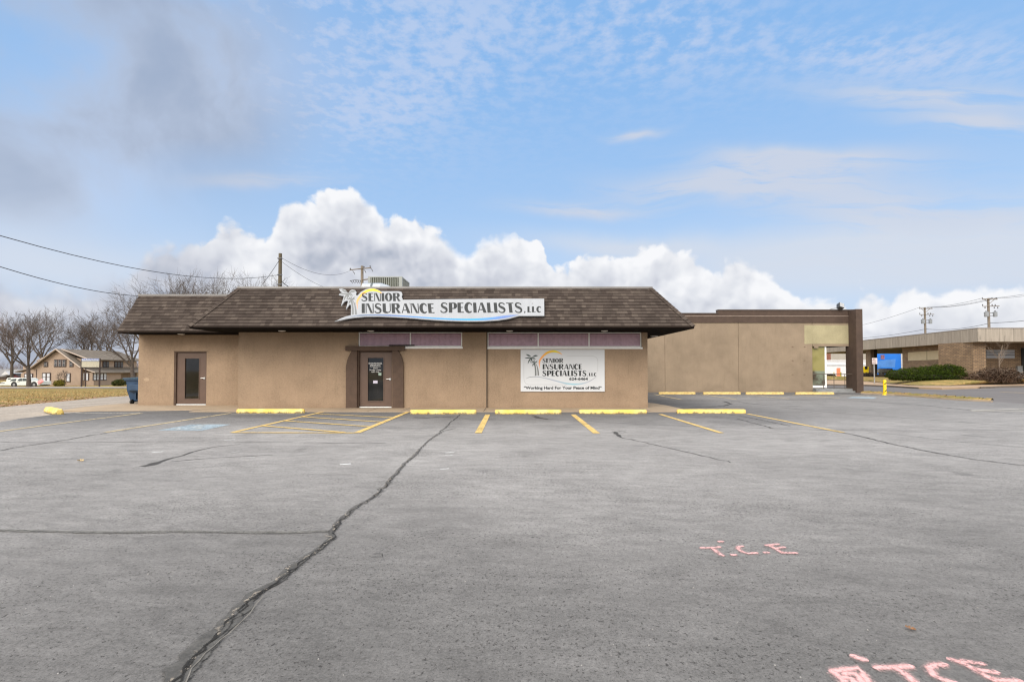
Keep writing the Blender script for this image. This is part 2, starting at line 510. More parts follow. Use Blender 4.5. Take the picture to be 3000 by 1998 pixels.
def fn_shingle(q, b, o):
    u = uvc(q); su = q.sep(u)
    row = q.m('FLOOR', q.m('DIVIDE', su[1], 0.146))
    wn_ = q.n('ShaderNodeTexWhiteNoise', noise_dimensions='1D'); q.set(wn_.inputs['W'], q.m('MULTIPLY', row, 7.31))
    off = q.m('MULTIPLY', wn_.outputs[0], 3.7)
    xx = q.m('ADD', su[0], off)
    jn = q.noise(q.xyz(xx, q.m('MULTIPLY', row, 3.3), 0), 1.7, 1, 0.5)
    xx = q.m('ADD', xx, q.m('MULTIPLY', jn, 0.5))
    tab = q.m('FLOOR', q.m('DIVIDE', xx, 0.19))
    w2 = q.n('ShaderNodeTexWhiteNoise', noise_dimensions='2D'); q.set(w2.inputs['Vector'], q.xyz(tab, row, 0))
    c = q.ramp(w2.outputs[0], [(0.0, (0.050, 0.038, 0.032)), (0.35, (0.066, 0.051, 0.043)), (0.75, (0.077, 0.060, 0.050)), (1.0, (0.100, 0.079, 0.065))])
    # thin dark slot between tabs
    fx = q.m('FRACT', q.m('DIVIDE', xx, 0.19))
    slot = q.m('LESS_THAN', fx, 0.035)
    c = q.mix(q.m('MULTIPLY', slot, 0.45), c, (0.03, 0.022, 0.018))
    g = q.noise(obc(q), 130, 2, 0.7); n = q.noise(obc(q), 1.3, 4, 0.6)
    f = q.m('MULTIPLY', q.lin(g, 0.3, 0.7, 0.82, 1.18), q.lin(n, 0.3, 0.7, 0.86, 1.14))
    q.set(b.inputs['Base Color'], q.vm('MULTIPLY', c, q.xyz(f, f, f)))
    b.inputs['Roughness'].default_value = 0.95; b.inputs['Specular IOR Level'].default_value = 0.1
    bump(q, b, g, 0.5, 0.006)
SHINGLE = mat('asphalt_shingles', fn_shingle)

def fn_asphalt(q, b, o):
    p = obc(q); sp = q.sep(p)
    big = q.noise(p, 0.22, 4, 0.6, 0.5); mid = q.noise(p, 0.9, 4, 0.6, 0.2)
    streak = q.noise(q.vm('MULTIPLY', p, (0.55, 1.5, 1)), 0.7, 4, 0.62, 0.3)
    grain = q.noise(p, 75, 3, 0.8); pits = q.noise(p, 36, 4, 0.75, 0.2); pit2 = q.noise(p, 80, 3, 0.75)
    dens = q.m('ADD', q.m('MULTIPLY', streak, 0.45), q.m('ADD', q.m('MULTIPLY', big, 0.3), q.m('MULTIPLY', mid, 0.25)))
    f = q.m('ADD', q.lin(big, 0.35, 0.65, 0.82, 1.15), q.lin(streak, 0.35, 0.65, -0.09, 0.08))
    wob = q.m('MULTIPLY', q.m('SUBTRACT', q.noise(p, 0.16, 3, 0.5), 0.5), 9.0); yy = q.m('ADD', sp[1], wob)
    # vignette painted into the colour: darker near the viewer, paler in mid lot
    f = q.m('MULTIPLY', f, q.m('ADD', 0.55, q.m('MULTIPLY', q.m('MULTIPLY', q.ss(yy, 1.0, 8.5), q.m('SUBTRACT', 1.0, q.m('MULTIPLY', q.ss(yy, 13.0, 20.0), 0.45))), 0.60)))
    g2 = q.noise(p, 24, 4, 0.8); g3 = q.noise(q.xyz(q.m('ADD', sp[0], q.m('MULTIPLY', sp[1], 0.6)), q.m('MULTIPLY', sp[1], 2.2), 0.0), 2.6, 5, 0.72, 0.4)
    f = q.m('MULTIPLY', f, q.m('ADD', q.lin(grain, 0.25, 0.75, 0.66, 1.34), q.lin(g2, 0.28, 0.72, -0.24, 0.24)))
    f = q.m('MULTIPLY', f, q.lin(g3, 0.34, 0.66, 0.82, 1.15))
    c = q.vm('MULTIPLY', (0.274, 0.258, 0.244), q.xyz(f, f, f))
    # open pores and worn fields where the dark binder shows
    th = q.lin(dens, 0.34, 0.62, 0.64, 0.535)
    pore = q.ss(q.m('SUBTRACT', pits, th), 0.0, 0.045)
    pore2 = q.m('MULTIPLY', q.ss(q.m('SUBTRACT', pit2, th), 0.0, 0.05), 0.6)
    c = q.mix(q.m('MULTIPLY', q.m('MAXIMUM', pore, pore2), 0.88), c, (0.045, 0.041, 0.038))
    c = q.mix(q.m('MULTIPLY', q.ss(dens, 0.47, 0.60), 0.22), c, (0.09, 0.085, 0.08))
    # bays against the buildings: darker asphalt, partly shade painted into the colour
    e = q.m('MULTIPLY', q.m('SUBTRACT', mid, 0.5), 1.6)
    near = q.ss(q.m('ADD', sp[1], e), 11.2, 15.8)
    side = q.ss(q.m('ADD', sp[0], e), 10.5, 6.8)
    far = q.ss(q.m('ADD', sp[1], e), 26.0, 30.0)
    bay_dark = q.m('MAXIMUM', q.m('MULTIPLY', near, side), far)
    c = q.mix(q.m('MULTIPLY', bay_dark, 0.72), c, q.vm('MULTIPLY', c, (0.42, 0.43, 0.45)))
    # oil drips
    oil = q.ss(q.noise(q.vm('MULTIPLY', p, (1, 0.8, 1)), 1.15, 3, 0.5, 0.2), 0.66, 0.74)
    c = q.mix(q.m('MULTIPLY', oil, 0.35), c, (0.06, 0.057, 0.055))
    q.set(b.inputs['Base Color'], c)
    b.inputs['Roughness'].default_value = 0.88; b.inputs['Specular IOR Level'].default_value = 0.25
    bump(q, b, q.m('SUBTRACT', grain, q.m('MULTIPLY', pore, 0.6)), 0.3, 0.007)
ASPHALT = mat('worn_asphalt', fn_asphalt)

def fn_road(q, b, o):
    p = obc(q)
    n = q.noise(q.vm('MULTIPLY', p, (1.6, 0.25, 1)), 0.6, 4, 0.6); g = q.noise(p, 40, 3, 0.7)
    f = q.m('MULTIPLY', q.lin(n, 0.3, 0.7, 0.78, 1.15), q.lin(g, 0.3, 0.7, 0.8, 1.2))
    q.set(b.inputs['Base Color'], q.vm('MULTIPLY', (0.165, 0.150, 0.143), q.xyz(f, f, f)))
    b.inputs['Roughness'].default_value = 0.9; b.inputs['Specular IOR Level'].default_value = 0.2
ROAD = mat('road_asphalt', fn_road)

def fn_conc(q, b, o):
    p = obc(q)
    n = q.noise(p, 0.8, 5, 0.6); g = q.noise(p, 40, 3, 0.7); st = q.noise(q.vm('MULTIPLY', p, (0.6, 2.2, 1)), 1.2, 4, 0.6)
    f = q.m('MULTIPLY', q.lin(n, 0.3, 0.7, 0.88, 1.1), q.lin(g, 0.3, 0.7, 0.88, 1.12))
    c = q.vm('MULTIPLY', (0.41, 0.315, 0.22), q.xyz(f, f, f))
    q.set(b.inputs['Base Color'], q.mix(q.m('MULTIPLY', q.ss(st, 0.5, 0.7), 0.4), c, (0.24, 0.20, 0.16)))
    b.inputs['Roughness'].default_value = 0.9; b.inputs['Specular IOR Level'].default_value = 0.2
CONC = mat('warm_concrete', fn_conc)
def fn_pave(q, b, o):
    p = obc(q); n = q.noise(p, 0.5, 4, 0.6); f = q.lin(n, 0.3, 0.7, 0.88, 1.1)
    q.set(b.inputs['Base Color'], q.vm('MULTIPLY', (0.40, 0.27, 0.165), q.xyz(f, f, f))); b.inputs['Roughness'].default_value = 0.9
PAVE = mat('tan_pavement', fn_pave)
def fn_conc2(q, b, o):
    p = obc(q)
    n = q.noise(p, 3, 5, 0.65); g = q.noise(p, 30, 3, 0.7)
    f = q.m('MULTIPLY', q.lin(n, 0.3, 0.7, 0.7, 1.2), q.lin(g, 0.3, 0.7, 0.88, 1.12))
    q.set(b.inputs['Base Color'], q.vm('MULTIPLY', (0.25, 0.25, 0.245), q.xyz(f, f, f)))
    b.inputs['Roughness'].default_value = 0.9
CONCG = mat('grey_concrete', fn_conc2)

def fn_gravel(q, b, o):
    p = obc(q)
    n = q.noise(p, 0.35, 5, 0.6, 0.3); g = q.noise(p, 14, 4, 0.75); tr = q.noise(q.vm('MULTIPLY', p, (1.5, 0.18, 1)), 0.9, 4, 0.6)
    f = q.m('MULTIPLY', q.lin(n, 0.3, 0.7, 0.85, 1.12), q.lin(g, 0.3, 0.7, 0.72, 1.25))
    c = q.vm('MULTIPLY', (0.375, 0.325, 0.275), q.xyz(f, f, f))
    c = q.mix(q.m('MULTIPLY', q.ss(tr, 0.5, 0.68), 0.5), c, (0.22, 0.195, 0.17))
    q.set(b.inputs['Base Color'], c); b.inputs['Roughness'].default_value = 0.95
    b.inputs['Specular IOR Level'].default_value = 0.1
    bump(q, b, g, 0.7, 0.02)
GRAVEL = mat('pale_gravel', fn_gravel)

def fn_grass(q, b, o):
    p = obc(q)
    n = q.noise(q.vm('MULTIPLY', p, (1.0, 1.3, 1)), 0.32, 5, 0.62, 0.5); g = q.noise(p, 9, 4, 0.75); l = q.noise(p, 3.1, 4, 0.7)
    c = q.ramp(n, [(0.30, (0.24, 0.135, 0.070)), (0.42, (0.33, 0.225, 0.095)), (0.52, (0.225, 0.190, 0.065)), (0.60, (0.42, 0.280, 0.110)), (0.72, (0.30, 0.205, 0.085))])
    c = q.mix(q.m('MULTIPLY', q.ss(l, 0.55, 0.7), 0.6), c, (0.115, 0.085, 0.045))
    f = q.lin(g, 0.3, 0.7, 0.6, 1.35)
    q.set(b.inputs['Base Color'], q.vm('MULTIPLY', c, q.xyz(f, f, f)))
    b.inputs['Roughness'].default_value = 1.0; b.inputs['Specular IOR Level'].default_value = 0.05
    bump(q, b, g, 1.0, 0.05)
GRASS = mat('winter_grass', fn_grass)

def paint(name, c, wear=0.45, base_wear=(0.16, 0.155, 0.15), soft=0.0, scale=14, lo=0.50, hi=0.62):
    "thin coat over asphalt: chips and fades; soft > 0 gives sprayed edges (uv.v runs across)"
    def fn(q, b, o):
        p = obc(q)
        n = q.noise(p, scale, 5, 0.75); n2 = q.noise(p, 1.5, 3, 0.6); g = q.noise(p, 70, 3, 0.7)
        f = q.lin(g, 0.3, 0.7, 0.8, 1.15)
        q.set(b.inputs['Base Color'], q.vm('MULTIPLY', c, q.xyz(f, f, f)))
        b.inputs['Roughness'].default_value = 0.8; b.inputs['Specular IOR Level'].default_value = 0.2
        a = q.m('SUBTRACT', 1.0, q.m('MULTIPLY', q.ss(q.m('ADD', n, q.m('MULTIPLY', q.m('SUBTRACT', n2, 0.5), 0.4)), lo, hi), wear))
        if soft:
            v = q.sep(uvc(q))[1]
            ed = q.m('SUBTRACT', 1.0, q.m('ABSOLUTE', q.m('SUBTRACT', q.m('MULTIPLY', v, 2.0), 1.0)))
            ed = q.m('ADD', ed, q.m('MULTIPLY', q.m('SUBTRACT', g, 0.5), soft*0.9))
            a = q.m('MULTIPLY', a, q.ss(ed, 0.0, soft))
        b.inputs['Alpha'].default_value = 1
        q.set(b.inputs['Alpha'], a)
    return mat(name, fn)
YLINE = paint('yellow_line_paint', (0.68, 0.47, 0.17), 0.55)
YLINE_W = paint('faded_line_paint', (0.58, 0.46, 0.27), 0.7, lo=0.46, hi=0.62)
WLINE = paint('white_line_paint', (0.56, 0.52, 0.45), 0.6, lo=0.48, hi=0.62)
BLUEP = paint('faded_blue_paint', (0.34, 0.41, 0.455), 0.6, lo=0.44, hi=0.66)
WSYM = paint('white_symbol_paint', (0.46, 0.49, 0.49), 0.6, lo=0.46, hi=0.6)
PINK = paint('pink_spray_paint', (0.74, 0.42, 0.40), 0.75, soft=0.8, scale=45, lo=0.50, hi=0.64)
PINKH = paint('pink_overspray', (0.50, 0.36, 0.34), 0.85, soft=1.0, scale=60, lo=0.40, hi=0.60)
WSPL = paint('white_paint_splash', (0.75, 0.74, 0.72), 0.6, soft=0.7, scale=30)

def fn_seal(q, b, o):
    p = obc(q); n = q.noise(p, 9, 5, 0.75); g = q.noise(p, 50, 3, 0.75)
    f = q.m('MULTIPLY', q.lin(n, 0.3, 0.7, 0.62, 1.42), q.lin(g, 0.3, 0.7, 0.72, 1.3))
    q.set(b.inputs['Base Color'], q.vm('MULTIPLY', (0.086, 0.080, 0.072), q.xyz(f, f, f)))
    b.inputs['Roughness'].default_value = 0.8
    v = q.sep(uvc(q))[1]
    ed = q.m('SUBTRACT', 1.0, q.m('ABSOLUTE', q.m('SUBTRACT', q.m('MULTIPLY', v, 2.0), 1.0)))
    ed = q.m('ADD', ed, q.m('MULTIPLY', q.m('SUBTRACT', q.noise(p, 12, 5, 0.75), 0.5), 0.8))
    q.set(b.inputs['Alpha'], q.m('MULTIPLY', q.ss(ed, 0.08, 0.26), q.lin(q.m('ADD', q.sep(p)[1], q.m('MULTIPLY', n, 2.0)), 4.0, 6.5, 0.92, 0.45)))
SEAL = mat('crack_sealer', fn_seal)
SEAL2 = paint('thin_crack_sealer', (0.175, 0.165, 0.148), 0.6, soft=0.4, scale=8)
def fn_crack(q, b, o):
    p = obc(q)
    b.inputs['Base Color'].default_value = (0.014, 0.012, 0.010, 1); b.inputs['Roughness'].default_value = 0.95
    v = q.sep(uvc(q))[1]
    ed = q.m('SUBTRACT', 1.0, q.m('ABSOLUTE', q.m('SUBTRACT', q.m('MULTIPLY', v, 2.0), 1.0)))
    ed = q.m('ADD', ed, q.m('MULTIPLY', q.m('SUBTRACT', q.noise(p, 14, 5, 0.8), 0.5), 3.0))
    q.set(b.inputs['Alpha'], q.m('MULTIPLY', q.ss(ed, 0.25, 0.75), 0.92))
CRACK = mat('open_crack', fn_crack)
def fn_crack2(q, b, o):
    p = obc(q)
    b.inputs['Base Color'].default_value = (0.055, 0.050, 0.047, 1); b.inputs['Roughness'].default_value = 0.95
    v = q.sep(uvc(q))[1]
    ed = q.m('SUBTRACT', 1.0, q.m('ABSOLUTE', q.m('SUBTRACT', q.m('MULTIPLY', v, 2.0), 1.0)))
    ed = q.m('ADD', ed, q.m('MULTIPLY', q.m('SUBTRACT', q.noise(p, 3, 5, 0.75), 0.5), 1.0))
    q.set(b.inputs['Alpha'], q.m('MULTIPLY', q.ss(ed, 0.10, 0.6), 0.80))
CRACK2 = mat('hairline_crack', fn_crack2)

def fn_yellow(q, b, o):
    p = q.n('ShaderNodeTexCoord').outputs['Object']; loc = q.n('ShaderNodeObjectInfo').outputs['Random']
    pp = q.vm('ADD', p, q.xyz(q.m('MULTIPLY', loc, 31.0), 0.0, 0.0))
    n = q.noise(pp, 7, 5, 0.75); g = q.noise(pp, 40, 3, 0.7); z = q.sep(p)[2]
    c = q.mix(q.ss(q.noise(pp, 2.2, 3, 0.6), 0.35, 0.7), (0.80, 0.54, 0.10), (0.84, 0.66, 0.24))
    f = q.lin(g, 0.3, 0.7, 0.88, 1.1)
    c = q.vm('MULTIPLY', c, q.xyz(f, f, f))
    # chips and road dirt towards the foot
    chip = q.m('MULTIPLY', q.ss(q.m('SUBTRACT', n, q.m('MULTIPLY', z, 2.0)), 0.40, 0.50), 0.8)
    c = q.mix(chip, c, (0.16, 0.12, 0.075))
    q.set(b.inputs['Base Color'], c); b.inputs['Roughness'].default_value = 0.6
    bump(q, b, q.m('ADD', n, g), 0.4, 0.01)
YSTOP = mat('yellow_painted_concrete', fn_yellow)
YSTOPW = plain('pale_yellow_concrete', (0.66, 0.47, 0.17), 0.7, 0.25, 9, bmp=0.4)

def fn_panel(q, b, o):
    p = obc(q); n = q.noise(p, 1.0, 4, 0.6); v = q.noise(q.vm('MULTIPLY', p, (5, 1, 0.4)), 1, 4, 0.6)
    f = q.m('MULTIPLY', q.lin(n, 0.3, 0.7, 0.94, 1.05), q.lin(v, 0.3, 0.7, 0.95, 1.04))
    q.set(b.inputs['Base Color'], q.vm('MULTIPLY', (0.335, 0.345, 0.36), q.xyz(f, f, f)))
    b.inputs['Roughness'].default_value = 0.45
SIGNW = mat('sign_panel_white', fn_panel)
SIGNW2 = plain('sign_board_white', (0.60, 0.61, 0.62), 0.45, 0.03, 1.5)
INK = plain('sign_ink', (0.020, 0.022, 0.022), 0.5, 0.05, 20)
INKG = plain('sign_grey_ink', (0.175, 0.18, 0.175), 0.5, 0.05, 20)
LGREY = plain('sign_line_grey', (0.42, 0.42, 0.42), 0.5, 0.03)
def uvramp(name, stops, rough=0.5):
    def fn(q, b, o):
        u = q.sep(uvc(q))[0]
        q.set(b.inputs['Base Color'], q.ramp(u, stops)); b.inputs['Roughness'].default_value = rough
    return mat(name, fn)
SUNARC = uvramp('sun_arc', [(0, (0.80, 0.30, 0.15)), (0.35, (0.85, 0.36, 0.09)), (0.62, (0.85, 0.50, 0.03)), (0.80, (0.78, 0.66, 0.02)), (0.92, (0.85, 0.45, 0.05)), (1, (0.85, 0.35, 0.15))])
SWOOSH = uvramp('blue_swoosh', [(0, (0.40, 0.41, 0.42)), (0.12, (0.13, 0.17, 0.24)), (0.3, (0.10, 0.16, 0.34)), (0.5, (0.06, 0.25, 0.55)), (0.75, (0.045, 0.30, 0.66)), (0.92, (0.12, 0.19, 0.42)), (1, (0.16, 0.22, 0.40))])
SWOOSH2 = uvramp('pale_swoosh', [(0, (0.16, 0.17, 0.18)), (0.15, (0.30, 0.32, 0.36)), (0.4, (0.36, 0.39, 0.46)), (0.65, (0.28, 0.50, 0.58)), (0.85, (0.42, 0.44, 0.50)), (1, (0.25, 0.26, 0.28))])

# ------------------------------------------------------------------ the land
def grid_sheet(xs, ys, hf, off):
    mb = MB()
    for i in range(len(xs)-1):
        for j in range(len(ys)-1):
            q = [(xs[i], ys[j]), (xs[i+1], ys[j]), (xs[i+1], ys[j+1]), (xs[i], ys[j+1])]
            mb.face([(x, y, hf(x, y)+off) for x, y in q], [(x, y) for x, y in q])
    return mb
def frange(a, b, n): return [a+(b-a)*i/n for i in range(n+1)]
def strip(front, back, nu, nv, off=0.0, hf=H):
    "sheet between two polylines, laid on the land"
    def samp(pl, t):
        pl = [Vector((p[0], p[1], 0)) for p in pl]
        L = [0]
        for a, b in zip(pl, pl[1:]): L.append(L[-1]+(b-a).length)
        d = t*L[-1]
        for i in range(len(pl)-1):
            if d <= L[i+1] or i == len(pl)-2:
                k = (d-L[i])/max(1e-6, L[i+1]-L[i]); return pl[i].lerp(pl[i+1], k)
    mb = MB(); A = [samp(front, i/nu) for i in range(nu+1)]; B = [samp(back, i/nu) for i in range(nu+1)]
    for i in range(nu):
        for j in range(nv):
            q = [A[i].lerp(B[i], j/nv), A[i+1].lerp(B[i+1], j/nv), A[i+1].lerp(B[i+1], (j+1)/nv), A[i].lerp(B[i], (j+1)/nv)]
            mb.face([(p.x, p.y, hf(p.x, p.y)+off) for p in q], [(p.x, p.y) for p in q])
    return mb
def flat(pts, z):
    mb = MB(); mb.face([(p[0], p[1], z) for p in pts], [(p[0], p[1]) for p in pts]); return mb
def gxy(*pp): return [tuple(G(x, y, 0.0))[:2] for x, y in pp]
def jag(pts, n, a, seed):
    "roughen a polyline"
    r = random.Random(seed); out = []
    for p, q in zip(pts, pts[1:]):
        for i in range(n):
            t = i/n; out.append((p[0]+(q[0]-p[0])*t + r.uniform(-a, a), p[1]+(q[1]-p[1])*t + r.uniform(-a, a)))
    out.append(pts[-1]); return out

xs = [-2500, -900, -400, -200, -140] + frange(-110, -10, 40) + [0, 60, 200, 600, 2500]
ys = [-300, -60, 0, 20] + frange(24, 110, 30) + [150, 220, 400, 900, 3500]
struct(grid_sheet(xs, ys, H, -0.12).build('ground', GRASS, smooth=True, weld=True))

# asphalt lot
lot_left = jag([(-14.6, -30), (-14.6, 8), (-14.2, 13.0)] + gxy((0, 1236), (60, 1226), (130, 1217), (232, 1207)) + [(-14.3, 17.75)], 3, 0.05, 3)
lot = lot_left + [(-10.4, 18.6), (5.9, 18.6), (5.9, 20), (4.5, 24.5), (-12, 25.5), (-12, 33), (20.7, 33), (20.75, 30), (20.9, 25), (21.3, 22.9), (21.4, 21), (21.4, -30)]
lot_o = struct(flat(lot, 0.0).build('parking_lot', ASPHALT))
struct(flat([(21.4, -60), (160, -60), (160, 60), (45, 60), (12, 60), (12, 33), (20.7, 33), (20.75, 30), (20.9, 25), (21.3, 22.9), (21.4, 21)], -0.006).build('road', ROAD))
# gravel lane
gr_edge = gxy((0, 1192), (90, 1184), (178, 1175), (280, 1165), (366, 1158))
gl = jag([(-20.0, -30), (-19.4, 10)] + gr_edge + [(-21.5, 45), (-21.5, 58)], 4, 0.18, 5)
gr = [(x, y) for x, y in [(-14.2, -30), (-14.2, 10), (-14.0, 16), (-13.8, 17.8), (-12.0, 20), (-9, 26), (-8, 36), (-8, 58)]]
struct(strip(gl, gr, 46, 10, -0.02).build('gravel_lane', GRAVEL, smooth=True, weld=True))
# far road on the left
struct(strip([(-150, 64), (-40, 66), (-5, 66)], [(-150, 84), (-40, 84), (-5, 84)], 50, 6, -0.05).build('side_road', GRAVEL, smooth=True, weld=True))
# walk round the building
walk = [(-15.6, 17.6), (-14.1, 17.65)] + gxy((460, 1203.5), (560, 1202), (672, 1196.5)) + [(-10.95, 17.75), (-10.9, 17.32), (6.05, 17.30), (6.12, 18.6), (6.10, 20.2), (5.95, 21.4), (5.6, 22.4), (5.0, 23.4), (5.0, 25.2), (-16.2, 25.2), (-16.2, 19.4)]
mbw = MB(); mbw.prism([(x, y, 0.02) for x, y in walk], (0, 0, -0.2)); walk_o = struct(mbw.build('walkway', CONC))
jm = MB()
for px in (1090, 1187, 1420, 1890, 520, 700):
    a = P(px, 1196, 18.0)
    if px > 690: jm.ribbon([(a.x, 17.32, 0.0235), (a.x, 18.88, 0.0235)], 0.03)
part(jm, 'joint', CRACK2, walk_o)
# opposite pavement
def gz(z, *pp): return [tuple(G(x, y, z))[:2] for x, y in pp]
pave = gz(.12, (2300, 1123), (2424, 1125.5), (2530, 1126.5), (2600, 1129), (2687, 1134.0), (2760, 1136.3), (2857, 1133.5), (2930, 1130.5), (3000, 1129), (3150, 1126), (3150, 1119), (3000, 1121.5), (2880, 1125),
           (2782, 1128.7), (2700, 1128.7), (2661, 1127.3), (2600, 1121.5), (2554, 1117.5), (2500, 1115), (2424, 1113.5), (2300, 1112))
mbp = MB(); mbp.prism([(x, y, 0.12) for x, y in pave], (0, 0, -0.3)); struct(mbp.build('pavement', PAVE))
KERB = plain('dark_kerb', (0.15, 0.12, 0.095), 0.9, 0.15, 3)
mbk = MB()
for kb in (gz(.12, (2424, 1125.6), (2530, 1126.6), (2600, 1129.1), (2687, 1134.1)), gz(.12, (2870, 1133.2), (2930, 1130.6), (3000, 1129.1), (3150, 1126.1))):
    for a, b in zip(kb, kb[1:]):
        mbk.prism([(a[0], a[1]-0.14, 0.0), (b[0], b[1]-0.14, 0.0), (b[0], b[1]-0.01, 0.0), (a[0], a[1]-0.01, 0.0)], (0, 0, 0.124))
struct(mbk.build('kerb', KERB))
# lawn of the brick building
lf = gz(.16, (2420, 1112), (2500, 1114.8), (2554, 1117.8), (2600, 1122.2), (2661, 1127.6), (2700, 1129.0), (2782, 1129.2), (2880, 1125.2), (3000, 1121.8), (3150, 1118.8))
lb = [(38, 95), (41, 75), (41.5, 65), (41.8, 57), (42, 50), (42.5, 47), (45, 46.5), (52, 46.5), (62, 48), (75, 50)]
def HL(x, y): return 0.0
mbl = MB(); NV = 6
for i in range(len(lf)-1):
    for s_ in range(6):
        t0, t1 = s_/6, (s_+1)/6
        for j in range(NV):
            def pt(t, v):
                a = Vector(lf[i]).lerp(Vector(lf[i+1]), t); b = Vector(lb[i]).lerp(Vector(lb[i+1]), t); p = a.lerp(b, v)
                return (p.x, p.y, 0.17 + 0.37*clamp(v*2.2))
            mbl.face([pt(t0, j/NV), pt(t1, j/NV), pt(t1, (j+1)/NV), pt(t0, (j+1)/NV)])
        a0 = Vector(lf[i]).lerp(Vector(lf[i+1]), t0); a1 = Vector(lf[i]).lerp(Vector(lf[i+1]), t1)
struct(mbl.build('lawn', GRASS, smooth=True, weld=True))
mbe = MB()
for a, b in zip(lf, lf[1:]):
    mbe.prism([(a[0], a[1]-0.12, 0.0), (b[0], b[1]-0.12, 0.0), (b[0], b[1]+0.06, 0.0), (a[0], a[1]+0.06, 0.0)], (0, 0, 0.175))
struct(mbe.build('lawn_edging', KERB))
# grass strip between lot and street
f1 = gxy((2520, 1153.5), (2616, 1157.8), (2690, 1163.5), (2752, 1168.5), (2830, 1173.5), (2902, 1177))
b1 = gxy((2540, 1151.5), (2610, 1153.5), (2690, 1158.0), (2770, 1163), (2840, 1169), (2912, 1175.4))
mbs = MB()
for i in range(len(f1)-1):
    for s_ in range(8):
        t0, t1 = s_/8, (s_+1)/8
        row = []
        for t in (t0, t1):
            a = Vector(f1[i]).lerp(Vector(f1[i+1]), t); b = Vector(b1[i]).lerp(Vector(b1[i+1]), t)
            row.append([(a.x, a.y, 0.06), (a.lerp(b, .3).x, a.lerp(b, .3).y, 0.12 + 0.03*math.sin(i*3+s_)), (a.lerp(b, .7).x, a.lerp(b, .7).y, 0.13+0.02*math.sin(i*5+s_*2)), (b.x, b.y, 0.05)])
        for k in range(3): mbs.face([row[0][k], row[1][k], row[1][k+1], row[0][k+1]])
struct(mbs.build('grass_strip', GRASS, smooth=True, weld=True))
mbc = MB()
for i in range(len(f1)-1):
    a, b = f1[i], f1[i+1]
    mbc.prism([(a[0]-.08, a[1]-0.2, 0.0), (b[0]-.08, b[1]-0.2, 0.0), (b[0], b[1]+0.02, 0.0), (a[0], a[1]+0.02, 0.0)], (0, 0, 0.07))
struct(mbc.build('kerb_edge', CONC))

# ------------------------------------------------------------------ marks on the asphalt (parts of the lot)
def gline(pp, z): return [G(x, y, z) for x, y in pp]
Z1, Z2, Z3 = 0.004, 0.008, 0.012
def line(pp, w_, m_, z=Z2, nm='painted_line'):
    mb = MB().ribbon(gline(pp, z), w_); return part(mb, nm, m_, lot_o)
line([(1429, 1214), (1401, 1268)], 0.155, YLINE)
line([(1679, 1214), (1748, 1269)], 0.155, YLINE)
line([(1934, 1213), (2114, 1268)], 0.125, YLINE)
line([(2190, 1212), (2470, 1266.5)], 0.12, YLINE)
# access bay hatching
hm = MB()
A_, B_, C_, D_ = (945, 1206.5), (680, 1266.5), (1045, 1267.5), (1196, 1206)
for a, b, w_ in ((A_, B_, .12), (B_, C_, .12), (C_, D_, .15), ((925, 1211.5), (1160, 1223), .11), ((885, 1220.5), (1119, 1235.5), .11), ((832, 1232), (1085, 1249), .11), ((768, 1246.5), (1010, 1266), .12)):
    hm.ribbon(gline([a, b], Z2 + 0.001*(len(hm.f))), w_)
part(hm, 'painted_hatching', YLINE, lot_o)
line([(676, 1210), (309, 1266)], 0.13, YLINE_W)
line([(678, 1212.3), (880, 1212.3)], 0.07, WLINE)
line([(415, 1210), (200, 1237), (0, 1263), (-200, 1290)], 0.12, YLINE_W)
line([(222, 1210), (410, 1210)], 0.10, WLINE)
# bays along the far building and at the right
for a, b in (((1916, 1155), (1997, 1170.5)), ((2053, 1155), (2158, 1170)), ((2187, 1156), (2313, 1168.5)), ((2322, 1156.5), (2460, 1166.5))): line([a, b], 0.12, YLINE_W)
line([(2455, 1155.5), (2600, 1166), (2700, 1168)], 0.13, WLINE)
line([(2500, 1156.5), (2740, 1160.5)], 0.12, WLINE)
line([(2540, 1160), (2620, 1161.5), (2730, 1166)], 0.12, WLINE)
line([(2845, 1202.5), (3000, 1197), (3100, 1195)], 0.12, WLINE)
line([(2845, 1203.5), (3000, 1203.5), (3100, 1204.5)], 0.12, WLINE)
bl = MB(); bl.face(gline([(2480, 1165.8), (2560, 1168), (2570, 1163.5), (2500, 1162)], Z1)); part(bl, 'blue_symbol_square', BLUEP, lot_o)
struct(MB().ribbon(gline([(2929, 1148), (3050, 1153)], 0.0), 0.14).build('centre_line', YLINE))
# blue square with wheelchair symbol
q = gline([(462, 1260.5), (593, 1261), (676, 1242.8), (560, 1242.8)], Z1)
bl = MB(); bl.face(q); part(bl, 'blue_symbol_square', BLUEP, lot_o)
def bay(u, v):  # u across 0..1, v towards the building 0..1
    a = q[0].lerp(q[1], u); b = q[3].lerp(q[2], u); p = a.lerp(b, v); return Vector((p.x, p.y, Z2))
sm = MB()
arc = [bay(0.47+0.24*math.cos(t), 0.32+0.22*math.sin(t)) for t in [R(a) for a in range(170, 395, 15)]]
sm.ribbon(arc, 0.11)
sm.ribbon([p+Vector((0, 0, .001)) for p in (bay(.42, .82), bay(.44, .45), bay(.64, .43), bay(.74, .18), bay(.84, .2))], 0.12)
sm.ribbon([p+Vector((0, 0, .002)) for p in (bay(.43, .64), bay(.62, .63))], 0.09)
sm.face([bay(0.41+0.065*math.cos(R(a)), 0.90+0.065*math.sin(R(a))) for a in range(0, 360, 36)])
part(sm, 'wheelchair_symbol', WSYM, lot_o)

